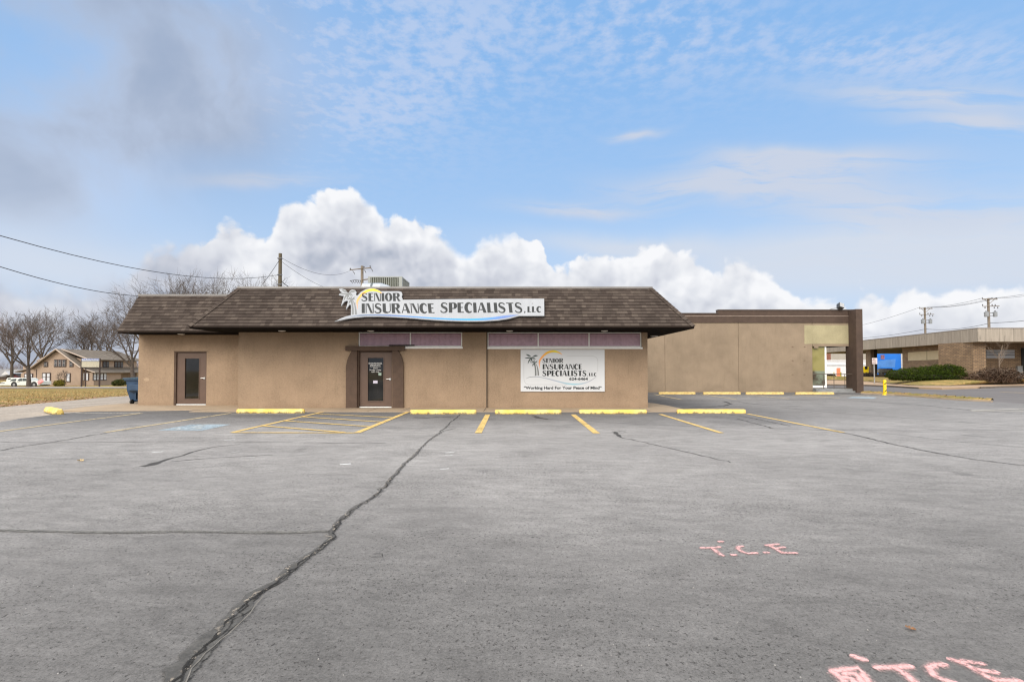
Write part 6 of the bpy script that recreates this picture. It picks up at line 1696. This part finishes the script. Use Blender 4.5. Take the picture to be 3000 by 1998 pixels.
# gable wall
gw_ = MB()
gw_.prism([(xg0, Yh, zg), (xg1, Yh, zg), (xg1, Yh, HZ(1073)), (xr_, Yh, HZ(1026)), (HX(98), Yh, HZ(1078)), (xg0, Yh, HZ(1094))], (0, .3, 0))
part(gw_, 'gable_wall', HW, hs)
part(MB().box((xg0+.1, Yh+.3, zg), (xg1-.001, Yh+14, HZ(1073))), 'wall', HW, hs)
Ye = 114.5
def slab(mb, pts, th): mb.prism(pts, (0, 0, -th))
rfm = MB(); ya, yz = Yh-.7, Ye
slab(rfm, [(xr_, ya, zr_), (xr_, yz, zr_), (xe1+.3, yz, ze_-.1), (xe1+.3, ya, ze_-.1)], .22)
slab(rfm, [(xr_, yz, zr_), (xr_, ya, zr_), (HX(97), ya, HZ(1078)), (HX(97), yz, HZ(1078))], .22)
part(rfm, 'gable_roof', HR, hs)
part(MB().tube([(xr_, ya-.04, zr_-.1), (xe1+.3, ya-.04, ze_-.2)], .13, 4).tube([(xr_, ya-.04, zr_-.1), (HX(97), ya-.04, HZ(1078)-.1)], .13, 4), 'barge_board', HF, hs)
# wide dormers
zd = HZ(1052); xd1 = HX(243); xd0 = HX(106)
dm = MB(); slab(dm, [(xr_, Yh+.6, zr_+.03), (xr_, yz+.6, zr_+.03), (xd1+.7, yz+.6, zd), (xd1+.7, Yh+.6, zd)], .2); slab(dm, [(xr_, yz, zr_+.02), (xr_, Yh+.6, zr_+.02), (xd0-.4, Yh+.6, HZ(1056)), (xd0-.4, yz, HZ(1056))], .2)
part(dm, 'dormer_roof', HR, hs)
part(MB().tube([(xr_, Yh+.55, zr_-.06), (xd1+.7, Yh+.55, zd-.1)], .12, 4).tube([(xr_, Yh+.55, zr_-.06), (xd0-.4, Yh+.55, HZ(1056)-.1)], .12, 4), 'dormer_fascia', HF, hs)
dw = MB(); dw.prism([(xr_, Yh+1.2, HZ(1040)), (xd1, Yh+1.2, zd-.25), (xd1, Yh+1.2, HZ(1090)), (xr_, Yh+1.2, HZ(1090))], (0, yz-Yh-1.4, 0)); dw.prism([(xd0, Yh+1.2, HZ(1060)), (xr_, Yh+1.2, HZ(1035)), (xr_, Yh+1.2, HZ(1090)), (xd0, Yh+1.2, HZ(1085))], (0, 8, 0))
part(dw, 'dormer_wall', HW, hs)
# porch on the east side
xo = HX(268); zpo = HZ(1091)
pm = MB(); slab(pm, [(xg1-.1, Yh+.2, HZ(1078)), (xg1-.1, Ye+1.5, HZ(1078)), (xo+.6, Ye+1.5, zpo), (xo+.6, Yh+.2, zpo)], .16); part(pm, 'porch_roof', HR, hs)
part(MB().tube([(xg1, Yh+.16, HZ(1079)), (xo+.6, Yh+.16, zpo-.06)], .10, 4), 'porch_fascia', HF, hs)
part(MB().box((xo-.25, Yh+.6, zg), (xo, Yh+7.6, zpo-.1)).box((xg1, Yh+.6, zg), (xo-.25, Yh+.8, zpo-.0)), 'porch_wall', HW, hs)
for yy in (Yh+11.2, Yh+14.8): part(MB().box((xo-.1, yy, zg), (xo+.2, yy+.3, zpo-.1)), 'porch_post', HT, hs)
# left lean-to
lt_ = MB(); slab(lt_, [(xg0-1.0, Yh-.3, HZ(1089)), (HX(98), Yh-.3, HZ(1077)), (HX(98), Yh+9, HZ(1077)), (xg0-1.0, Yh+9, HZ(1089))], .15); part(lt_, 'lean_to_roof', HR, hs)
# windows: boxes on the gable face and on the east faces
def hwin(pxa, ya_, pxb, yb_, n, blind=True):
    x0_, x1_, z0_, z1_ = HX(pxa), HX(pxb), HZ(yb_), HZ(ya_); W_ = part(MB().box((x0_, Yh-.10, z0_), (x1_, Yh+.01, z1_)), 'window', HT, hs); k = .15
    for i in range(n):
        a = x0_+(x1_-x0_)*i/n+k; b = x0_+(x1_-x0_)*(i+1)/n-k; zm = (z0_+z1_)/2
        pn = MB().box((a, Yh-.13, zm+.05), (b, Yh-.10, z1_-k)); pn.box((a, Yh-.13, z0_+k), (b, Yh-.10, zm-.05)); part(pn, 'pane', HCu if blind else HGl, W_)
        if not blind: part(MB().box((a, Yh-.15, zm-.04), (b, Yh-.131, zm+.04)).box((a-.04, Yh-.15, z0_+k), (a+.03, Yh-.131, z1_-k)).box((b-.03, Yh-.15, z0_+k), (b+.04, Yh-.131, z1_-k)), 'sash', plain('sash_pale', (.32, .27, .25), .7) if 'sash_pale' not in bpy.data.materials else bpy.data.materials['sash_pale'], W_)
hwin(129, 1060, 141.5, 1075, 1, False); hwin(159, 1053, 194.5, 1075, 3, False); hwin(204, 1057, 215.5, 1075, 1, False)
hwin(125.5, 1092, 150, 1118, 2); hwin(196, 1093, 208, 1119, 1); hwin(73, 1094, 98, 1114, 2)
part(MB().box((HX(107), Yh-.06, zg), (HX(108.3), Yh-.001, HZ(1082))), 'downpipe', HT, hs)
def ewin(xw, y0_, y1_, za, zb_, n, blind):
    W_ = part(MB().box((xw-.01, y0_, zb_), (xw+.10, y1_, za)), 'window', HT, hs)
    for i in range(n):
        a = y0_+(y1_-y0_)*i/n+.15; b = y0_+(y1_-y0_)*(i+1)/n-.15; zm = (za+zb_)/2; part(MB().box((xw+.10, a, zb_+.15), (xw+.13, b, zm-.04)).box((xw+.10, a, zm+.04), (xw+.13, b, za-.15)), 'pane', HCu if blind else HGl, W_)
def EY(px, x): return x/((px-1500)/1500)
xu = xd1; zu1, zu0 = HZ(1057), HZ(1077)
ewin(xu, EY(300, xu), EY(318.5, xu), zu1, zu0, 2, False); ewin(xu, EY(334, xu), EY(359.5, xu), zu1, zu0, 3, False)
zl1, zl0 = HZ(1092.5), HZ(1115.5)
ewin(xo, EY(272, xo), EY(312, xo), zl1, zl0, 4, True)
x0_, x1_ = HX(240.5, Yh+.6), HX(262, Yh+.6); W_ = part(MB().box((x0_, Yh+.5, HZ(1115)), (x1_, Yh+.6, HZ(1092.5))), 'window', HT, hs)
for i in range(2): a = x0_+(x1_-x0_)*i/2+.15; part(MB().box((a, Yh+.46, HZ(1114)), (a+(x1_-x0_)/2-.3, Yh+.499, HZ(1093.5))), 'pane', HCu, W_)
part(MB().box((xo-1.6, EY(322, xo), zg), (xo-1.5, EY(331, xo), HZ(1094))), 'door', HT, hs)
part(MB().box((xo-2.2, Yh+7.6, zg), (xo-1.6, Ye, zpo-.1)), 'porch_back_wall', HW, hs)

# marquee sign in front of the house
Ym = 90.0; zz = lambda py: P(266, py, Ym).z; xx = lambda px: (px-1500)/1500*Ym
mq = thing('marquee_sign', 'two-post roadside sign with blue lettering above cream letter rows before the house', 'sign', (xx(266), Ym, H(xx(266), Ym)))
zg2 = H(xx(266), Ym)-.15
for px in (239.8, 292.3): part(MB().box((xx(px)-.09, Ym-.09, zg2), (xx(px)+.09, Ym+.09, zz(1050))), 'post', HT, mq)
for px in (249.5,): part(MB().box((xx(px)-.06, Ym+.1, zg2), (xx(px)+.06, Ym+.22, zz(1076))), 'brace_post', HT, mq)
part(MB().box((xx(241), Ym-.12, zz(1057.5)), (xx(292), Ym+.12, zz(1050.3))), 'header_panel', plain('header_white', (.62, .66, .74), .5), mq)
part(MB().box((xx(241), Ym-.12, zz(1075.5)), (xx(292), Ym+.12, zz(1059.2))), 'letter_panel', plain('letter_cream', (.56, .52, .40), .6), mq)
fm = MB(); fm.box((xx(240), Ym-.14, zz(1059.3)), (xx(293), Ym+.14, zz(1057.6))); fm.box((xx(240), Ym-.14, zz(1076.6)), (xx(293), Ym+.14, zz(1075.4)))
part(fm, 'frame', HT, mq)
fm = MB()
for y in (1064.5, 1070.3): fm.box((xx(241), Ym-.13, zz(y)-.03), (xx(292), Ym-.121, zz(y)+.03))
part(fm, 'letter_rail', plain('rail_tan', (.28, .24, .17), .7), mq)
om = Vector((0, Ym-.125, 0)); tm = MB(); put_text(tm, 'FOUR STATES MACHINE', (241.8, 1050.8, 290.5, 1054.6), om, nw, .01, .045)
part(tm, 'lettering', plain('letter_blue', (.035, .07, .33), .5), mq)
# garden plants by the house
def bush(label, px, by, ty, Y, w_, c, seed, n=2600, nm='shrub'):
    x = (px-1500)/1500*Y; zb_ = H(x, Y)-.1; zt_ = P(px, ty, Y).z; h_ = zt_-zb_; t_ = thing(nm, label, 'shrub', (x, Y, zb_))
    part(leaves([((x, Y, zb_+h_*.42), (w_*.5, w_*.4, h_*.5)), ((x-w_*.25, Y, zb_+h_*.3), (w_*.3, w_*.3, h_*.35)), ((x+w_*.2, Y, zb_+h_*.6), (w_*.25, w_*.25, h_*.4))], n, .16, seed, clip=zb_), 'foliage', leafmat('bush_%d' % seed, *c), t_)
    tw_ = MB(); rn_ = random.Random(seed)
    for i in range(60): tw_.tube([(x+rn_.uniform(-.2, .2), Y, zb_), (x+rn_.gauss(0, w_*.3), Y+rn_.gauss(0, .3), zb_+h_*rn_.uniform(.6, 1.05))], [.03, .01], 3, cap=False)
    part(tw_, 'stems', TWIG, t_)
bush('yellow green shrub against the gable wall of the house', 176, 1128, 1112, 97, 2.0, ((.10, .10, .02), (.20, .17, .035), (.32, .25, .06)), 61)
bush('dark green shrub by the porch at the right end of the house', 351, 1126, 1110, 99, 2.6, ((.03, .045, .012), (.05, .06, .02), (.12, .10, .04)), 62)
tree('small bare ornamental tree against the gable wall of the house', 190, 1128, 1082, 97, 63, trunk_frac=.2, maxlev=4, r0=.07, kids=(4, 3, 3, 3), group=None, wide=1.5)
# neighbouring roofs at the far left
YN = 150.0; nx = lambda px: (px-1500)/1500*YN; nz = lambda py: P(30, py, YN).z
nh_ = thing('neighbour_house', 'grey roofed house with a small white gable at the far left edge', 'house', (nx(10), YN, nz(1118)))
part(MB().box((nx(-60), YN, -3), (nx(20), YN+9, nz(1104))), 'wall', plain('dark_wall', (.10, .075, .06), .9), nh_)
m_ = MB(); m_.prism([(nx(-64), YN-.5, nz(1104)), (nx(24), YN-.5, nz(1104)), (nx(24), YN+5, nz(1084)), (nx(-64), YN+5, nz(1084))], (0, 0, .25)); part(m_, 'roof', plain('grey_shingle', (.22, .21, .20), .9, .2, 1), nh_)
m_ = MB(); m_.prism([(nx(14), YN-1, nz(1098)), (nx(37), YN-1, nz(1098)), (nx(26), YN-1, nz(1087))], (0, 5, 0)); part(m_, 'gable', plain('white_gable', (.55, .55, .55), .7, .1, 2), nh_)
YK = 135.0; kx = lambda px: (px-1500)/1500*YK; kz = lambda py: P(45, py, YK).z
sd_ = thing('red_shed', 'dark red gabled shed between the grey roofed house and the tan house', 'shed', (kx(45), YK, kz(1120)))
m_ = MB(); m_.prism([(kx(30), YK, -3), (kx(61), YK, -3), (kx(61), YK, kz(1103)), (kx(45), YK, kz(1096)), (kx(30), YK, kz(1103))], (0, 8, 0)); part(m_, 'wall', plain('shed_red', (.10, .025, .025), .8, .2, 1), sd_)
m_ = MB(); m_.prism([(kx(27), YK-.5, kz(1103.5)), (kx(45), YK-.5, kz(1095)), (kx(64), YK-.5, kz(1103.5)), (kx(64), YK-.5, kz(1102)), (kx(45), YK-.5, kz(1093.5)), (kx(27), YK-.5, kz(1102))], (0, 9, 0)); part(m_, 'roof', plain('shed_roof', (.03, .03, .03), .8), sd_)

# ------------------------------------------------------------------ dumpster beside the wing
DB = plain('dumpster_blue', (.028, .060, .115), .5, .22, 3, bmp=.15, bscale=12)
DBD = plain('dumpster_dark', (.02, .025, .03), .6)
yd0 = 21.1; xd_l, xd_r = P(363, 1110, yd0).x, XWL-.05-.0
xd_r = min(xd_r, XWL-.04); zt_ = P(370, 1112, yd0).z; zbm = P(370, 1175, yd0).z
dp = thing('dumpster', 'dented blue metal dumpster on small wheels against the end of the office wing', 'dumpster', ((xd_l+xd_r)/2, yd0, 0))
bd = MB(); xa_ = xd_l+.09; y1_ = yd0+1.75
bd.prism([(xa_+.10, yd0+.12, zbm), (xa_+.02, yd0+.02, zt_-.45), (xa_, yd0, zt_), (xd_r, yd0, zt_), (xd_r, yd0+.02, zt_-.45), (xd_r, yd0+.12, zbm)][::1], (0, 1.6, 0))
part(bd, 'body', DB, dp, bevel=.012)
part(MB().box((xa_-.045, yd0-.05, zt_-.05), (xd_r, yd0+.01, zt_)).box((xa_-.045, yd0+.01, zt_-.05), (xa_, y1_, zt_)), 'rim', DB, dp, bevel=.006)
pk = MB(); zk0, zk1 = P(380, 1145, yd0).z, P(380, 1127, yd0).z
pk.prism([(xa_+.22, yd0-.001, zk1), (xa_+.22, yd0-.16, zk1), (xa_+.22, yd0-.16, zk0+.03), (xa_+.22, yd0-.001, zk0-.08)], (xd_r-xa_-.22, 0, 0)); part(pk, 'fork_pocket', DB, dp, bevel=.01)
rb = MB()
for f in (.30, .55, .80): x = xa_+.1+(xd_r-xa_)*f; rb.box((x-.02, yd0-.03, zbm+.06), (x+.02, yd0+.06, zk0-.08))
part(rb, 'ribs', DB, dp)
ld = MB(); ld.prism([(xd_l-.01, yd0-.09, zt_+.01), (xd_l+.02, yd0-.09, zt_+.065), (xd_r, yd0-.09, zt_+.13), (xd_r, yd0-.09, zt_+.02)], (0, 1.8, 0)); part(ld, 'lid', plain('lid_teal', (.035, .075, .115), .5, .15, 4), dp, bevel=.01)
part(MB().box((xa_+.06, yd0+.15, zbm-.05), (xd_r, yd0+1.6, zbm)), 'skid', DBD, dp)
for xx_, yy_ in ((P(383, 1180, yd0).x, yd0-.35), (P(383, 1180, yd0).x, yd0+1.3)):
    yy_ = max(yy_, yd0+.02) if yy_ < yd0 else yy_
    cs = part(MB().box((xx_-.07, yy_, .12), (xx_+.07, yy_+.12, zbm-.04)), 'caster', DBD, dp)
    part(MB().lathe((xx_-.03, yy_+.05, .10), [(.06, -.005), (.10, .0), (.10, .06), (.06, .065)], 14, 'x'), 'wheel', BLACK, cs, smooth='auto')

# ------------------------------------------------------------------ utility poles and wires
POLE = plain('weathered_pole', (.20, .165, .13), .9, .2, 2, bmp=.3, bscale=8); POLED = plain('dark_pole', (.105, .085, .055), .9, .2, 2)
INS = plain('insulator_grey', (.12, .12, .13), .4); TRF = plain('transformer_grey', (.26, .275, .29), .5, .08, 3); WIRE = plain('black_wire', (.045, .045, .05), .6)
def sag(a, b, d_, n=16): a, b = Vector(a), Vector(b); return [a.lerp(b, i/n)-Vector((0, 0, 4*d_*(i/n)*(1-i/n))) for i in range(n+1)]
def wire(label, a, b, d_, r_=.012, group=None, nm='overhead_wire'):
    return tag(MB().tube(sag(a, b, d_), r_, 4).build(nm, WIRE), label, 'wire', group)
# plain pole
Y1 = 33.0; p1 = Vector(((818-1500)/1500*Y1, Y1, -.1)); z1_ = P(818, 743, Y1).z
up1 = thing('utility_pole', 'plain dark wooden pole without crossarm rising behind the office roof', 'utility pole', tuple(p1))
part(MB().tube([p1, (p1.x, Y1, z1_)], [.15, .105], 10), 'pole', POLED, up1, smooth='auto')
for z in (P(818, 758, Y1).z, P(818, 806, Y1).z, P(818, 834, Y1).z): part(MB().box((p1.x-.14, Y1-.13, z-.03), (p1.x+.14, Y1+.02, z+.03)), 'bracket', INS, up1)
# crossarm pole
Y2 = 52.0; p2 = Vector(((1060-1500)/1500*Y2, Y2, -.3)); pz2 = lambda py: P(1060, py, Y2).z; px2 = lambda px: (px-1500)/1500*Y2
up2 = thing('utility_pole', 'grey wooden utility pole with tilted crossarm behind the rooftop unit', 'utility pole', tuple(p2))
part(MB().tube([p2, (p2.x-.03, Y2, pz2(779.5))], [.17, .135], 10), 'pole', POLE, up2, smooth='auto')
arm = part(MB().tube([(px2(1024), Y2-.16, pz2(792)), (px2(1087), Y2-.16, pz2(785.5))], .055, 4), 'crossarm', POLE, up2)
for px, py in ((1026, 788), (1066, 783), (1084, 781)): part(MB().lathe((px2(px), Y2-.16, pz2(py+4)), [(.03, 0), (.03, .08), (.075, .1), (.075, .16), (.03, .2)], 8), 'insulator', INS, arm)
for px, py in ((1033, 795), (1066, 791), (1086, 787)): part(MB().tube([(px2(px), Y2-.2, pz2(py)), (px2(px+5), Y2-.25, pz2(py+6)), (px2(px+7), Y2-.25, pz2(py+11))], [.035, .045, .02], 5), 'dropper', INS, arm)
part(MB().tube([(px2(1060), Y2-.14, pz2(821)), (px2(1082), Y2-.14, pz2(818.5))], .06, 4), 'lower_arm', POLE, up2)
for i, px in enumerate((1026, 1033, 1041, 1047)):
    part(MB().tube([(px2(px), Y2-.1, pz2(822+2*(i % 2))), (px2(px+3), Y2-.1, pz2(826)), (px2(px+6), Y2-.1, pz2(831)), (px2(px+9), Y2-.1, pz2(823))], .035, 4), 'clamp', INS, up2)
part(MB().tube([(px2(1024), Y2-.1, pz2(824)), (px2(1040), Y2-.1, pz2(820)), (px2(1058), Y2-.1, pz2(823))], .03, 4), 'wire_loop', INS, up2)
GW = 'overhead wires'
A1 = lambda py: Vector((p1.x, Y1-.1, P(818, py, Y1).z))
wire('upper overhead wire sweeping down from the left edge to the plain pole', P(-120, 655, 14.0), A1(806), .75, .013, GW)
wire('lower overhead wire from the left edge running down behind the office wing', P(-120, 742, 14.0), P(470, 868, 27.0), .35, .013, GW)
wire('short guy cable slanting down left from the top of the plain pole', A1(762), P(772, 830, Y1), .03, .016, GW)
wire('upper thin wire between the plain pole and the crossarm pole', A1(753), (px2(1024), Y2-.16, pz2(795)), .75, .012, GW)
wire('thin wire slanting down right from the plain pole to behind the roof', A1(763), P(975, 850, 45), .25, .012, GW)
wire('dark cable at the foot of the plain pole going down right', A1(820), P(862, 850, Y1+2), .05, .03, GW)
# transformer poles
def tpole(px, top, Y, sc, label):
    X = (px-1500)/1500*Y; zt_ = P(px, top, Y).z; k = Y/1500; Z = lambda d_: zt_-d_*k; t_ = thing('utility_pole', label, 'utility pole', (X, Y, 0), 'poles with transformers behind the brick building')
    part(MB().tube([(X+.1, Y, 0), (X, Y, zt_)], [.20, .15], 10), 'pole', POLE, t_, smooth='auto')
    a = part(MB().box((X-21*k*sc, Y-.25, Z(4.5*sc)), (X+23*k*sc, Y-.12, Z(2*sc))), 'crossarm', POLE, t_)
    for d_ in (-20, 8, 21): part(MB().lathe((X+d_*k*sc, Y-.18, Z(2*sc)), [(.03, 0), (.03, .08), (.07, .1), (.07, .17), (.03, .2)], 7), 'insulator', INS, a)
    for s_ in (-1, 1): part(MB().tube([(X+s_*14*k*sc, Y-.2, Z(4.5*sc)), (X+s_*1.5*k, Y-.16, Z(15*sc))], .035, 4), 'brace', POLE, t_)
    b = part(MB().tube([(X-20*k*sc, Y-.18, Z(24.5*sc)), (X+29*k*sc, Y-.18, Z(23*sc))], .05, 4), 'lower_crossarm', POLE, t_)
    for d_, u_ in ((-20, 1), (8, 1), (17, 1), (-13, -1), (14, -1), (24, -1)): part(MB().lathe((X+d_*k*sc, Y-.18, Z((24-u_*1)*sc)-(0 if u_ > 0 else .28)), [(.03, 0), (.07, .07), (.07, .2), (.02, .26)], 7), 'insulator' if u_ > 0 else 'cutout_fuse', INS, b)
    for d_, w_ in ((-11, 6.5), (14, 5.5)):
        T_ = part(MB().lathe((X+d_*k*sc, Y-.3, Z(55*sc)), [(w_*k*sc*.8, 0), (w_*k*sc*.9, .1), (w_*k*sc*.9, 12*k*sc), (w_*k*sc, 12.3*k*sc), (w_*k*sc, 13.3*k*sc), (w_*k*sc*.5, 14.5*k*sc)], 16), 'transformer', TRF, t_, smooth='auto')
        for e in (-.3, .3): part(MB().lathe((X+(d_+e*w_)*k*sc, Y-.3, Z(41*sc)), [(.05, 0), (.06, .1), (.03, .22)], 6), 'bushing', INS, T_)
    part(MB().box((X-5*k*sc, Y-.1, Z(52*sc)), (X+12*k*sc, Y-.02, Z(50.5*sc))).box((X-5*k*sc, Y-.1, Z(44*sc)), (X+12*k*sc, Y-.02, Z(42.5*sc))), 'mount_bracket', INS, t_)
    return X, Y, Z
XA_, YA_, ZA_ = tpole(2712, 901.5, 88.0, .86, 'farther wooden pole with two grey transformers, left of the pair behind the brick building')
XB_, YB2, ZB_ = tpole(2899, 874, 75.0, 1.0, 'nearer wooden pole with two grey transformers, right of the pair behind the brick building')
for d_, nm_ in ((-20, 'lowest'), (8, 'middle'), (21, 'highest')):
    a = (XA_+d_*88/1500*.86, YA_-.18, ZA_(0)); b = (XB_+d_*75/1500, YB2-.18, ZB_(0))
    wire('%s of three primary wires strung between the two transformer poles' % nm_, a, b, .35, .022, GW)
wire('primary wire pair continuing left from the farther transformer pole', (XA_-1, YA_, ZA_(0)), P(2440, 968, 118), .5, .022, GW)
wire('primary wire pair continuing right from the nearer transformer pole', (XB_, YB2, ZB_(0)), P(3120, 835, 62), .3, .02, GW)
wire('second primary wire leaving the nearer transformer pole to the right', (XB_+1, YB2, ZB_(0)), P(3120, 843, 62), .3, .02, GW)
wire('heavy dark cable crossing both transformer poles below the transformers, left span', P(2440, 993, 118), (XA_, YA_-.2, ZA_(63)), .5, .03, GW)
wire('heavy dark cable between the two transformer poles below the transformers', (XA_, YA_-.2, ZA_(63)), (XB_, YB2-.2, ZB_(73)), .45, .03, GW)
wire('heavy dark cable right of the nearer transformer pole', (XB_, YB2-.2, ZB_(73)), P(3120, 922, 62), .2, .03, GW)

# ------------------------------------------------------------------ vehicles in front of the house
CARW = plain('white_car_paint', (.66, .68, .64), .25, .03, 1); CARG = plain('car_glass', (.06, .075, .08), .08); TYRE = plain('tyre', (.02, .02, .02), .85); RIM = plain('rim', (.30, .30, .30), .4, metal=.5)
Yc = 93.0; kc = Yc/1500; gx = lambda px: (px-1500)*kc; zc0 = H(gx(50), Yc)-.05
ZC = lambda py: P(50, py, Yc).z
zc0 = ZC(1131.5)
pk_ = thing('pickup_truck', 'white crew cab pickup truck parked behind the big forked tree', 'pickup truck', (gx(60), Yc, zc0))
prof = [(0, 1129), (0, 1126), (2.5, 1122.5), (4, 1120), (12, 1118.5), (22, 1117.8), (34, 1110), (39, 1108), (58, 1107), (78, 1107.4), (84, 1110), (87, 1116), (114, 1115.5), (124, 1117), (125, 1127), (108, 1129)]
W_ = 1.9
bd = MB(); pts = [Vector((gx(a), Yc, ZC(b))) for a, b in prof]
bd.prism(pts, (0, W_, 0)); part(bd, 'body', CARW, pk_, bevel=.05)
part(MB().box((gx(3), Yc+.04, ZC(1130.3)), (gx(121), Yc+W_-.04, ZC(1128.6))), 'sill', TYRE, pk_)
gl_ = MB(); gl_.prism([Vector((gx(a), Yc-.012, ZC(b))) for a, b in ((50.5, 1117), (54, 1112), (59, 1109.2), (66, 1108.7), (66, 1116.3))], (0, .02, 0)); part(gl_, 'side_window', CARG, pk_)
gl_ = MB(); gl_.prism([Vector((gx(a), Yc-.012, ZC(b))) for a, b in ((67, 1116.3), (67, 1108.7), (77, 1108.9), (80, 1111), (81, 1116))], (0, .02, 0)); part(gl_, 'side_window', CARG, pk_)
gl_ = MB(); gl_.prism([Vector((gx(25), Yc+.1, ZC(1117.2))), Vector((gx(35.5), Yc+.16, ZC(1110))), Vector((gx(35.5), Yc+W_-.2, ZC(1110))), Vector((gx(25), Yc+W_-.1, ZC(1117.2)))], (-.03, 0, .03)); part(gl_, 'windscreen', CARG, pk_)
gl_ = MB(); gl_.prism([Vector((gx(a), Yc-.014, ZC(b))) for a, b in ((30, 1116.4), (36, 1110.8), (49, 1109.6), (49.5, 1110.6), (47.5, 1116.3))], (0, .02, 0)); part(gl_, 'quarter_window', CARG, pk_)
part(MB().box((gx(51), Yc-.16, ZC(1117.4)), (gx(58), Yc-.0, ZC(1115.4))), 'mirror', CARW, pk_, bevel=.03)
part(MB().box((gx(1), Yc-.02, ZC(1123.3)), (gx(15), Yc+.2, ZC(1121.2))), 'headlight', plain('headlight', (.14, .14, .18), .2), pk_, bevel=.02)
part(MB().box((gx(-.3), Yc+.25, ZC(1126.5)), (gx(.6), Yc+W_-.25, ZC(1122.8))), 'grille', TYRE, pk_)
for px in (42.5, 101):
    wh = part(MB().lathe((gx(px), Yc-.02, ZC(1127.2)), [(.40, 0), (.45, .03), (.45, .25)], 18, 'y'), 'wheel', TYRE, pk_, smooth='auto')
    part(MB().lathe((gx(px), Yc-.03, ZC(1127.2)), [(.05, 0), (.24, .01), (.26, .03)], 12, 'y'), 'rim', RIM, wh)
for px in (42.5, 101): part(MB().lathe((gx(px), Yc-.008, ZC(1126.8)), [(.56, 0), (.56, .012)], 20, 'y'), 'wheel_arch', plain('arch_dark', (.035, .035, .035), .8), pk_)
fl_ = thing('striped_banner', 'pink and white striped banner sheet slanting over the tail of the white pickup', 'banner', (gx(124), Yc-.2, ZC(1122)))
for i in range(7):
    m_ = MB(); q_ = [(113.5+i*.5, 1117.3+i*1.25), (127.5+i*.75, 1108.4+i*1.35), (128.3+i*.75, 1109.7+i*1.35), (114+i*.5, 1118.5+i*1.25)]
    m_.prism([Vector((gx(a), Yc-.25, ZC(b))) for a, b in q_], (0, .03, 0)); part(m_, 'stripe', plain('stripe_%s%d' % ('red' if i % 2 else 'white', i), (.62, .16, .16) if i % 2 or i > 4 else (.62, .50, .50), .8), fl_)
Yv = 112.0; vx = lambda px: (px-1500)/1500*Yv; VZ = lambda py: P(30, py, Yv).z
vn = thing('white_suv', 'white SUV roof and side showing behind the front of the white pickup', 'car', (vx(27), Yv, VZ(1126)))
m_ = MB(); m_.prism([Vector((vx(a), Yv, VZ(b))) for a, b in ((19, 1126), (19, 1113), (22, 1107.5), (26, 1106.5), (60, 1106.5), (66, 1112), (70, 1126))], (0, 1.9, 0)); part(m_, 'body', CARW, vn, bevel=.06)
m_ = MB(); m_.prism([Vector((vx(a), Yv-.015, VZ(b))) for a, b in ((23, 1111.5), (25, 1108.5), (33, 1108.3), (33, 1111.5))], (0, .02, 0)); part(m_, 'side_window', CARG, vn)
for px in (26, 62): part(MB().lathe((vx(px), Yv-.03, VZ(1125)), [(.36, 0), (.40, .03), (.40, .25)], 14, 'y'), 'wheel', TYRE, vn)

# tidy the helper properties
for o_ in bpy.data.objects:
    for k_ in ('base', 'wbase'):
        if k_ in o_: del o_[k_]
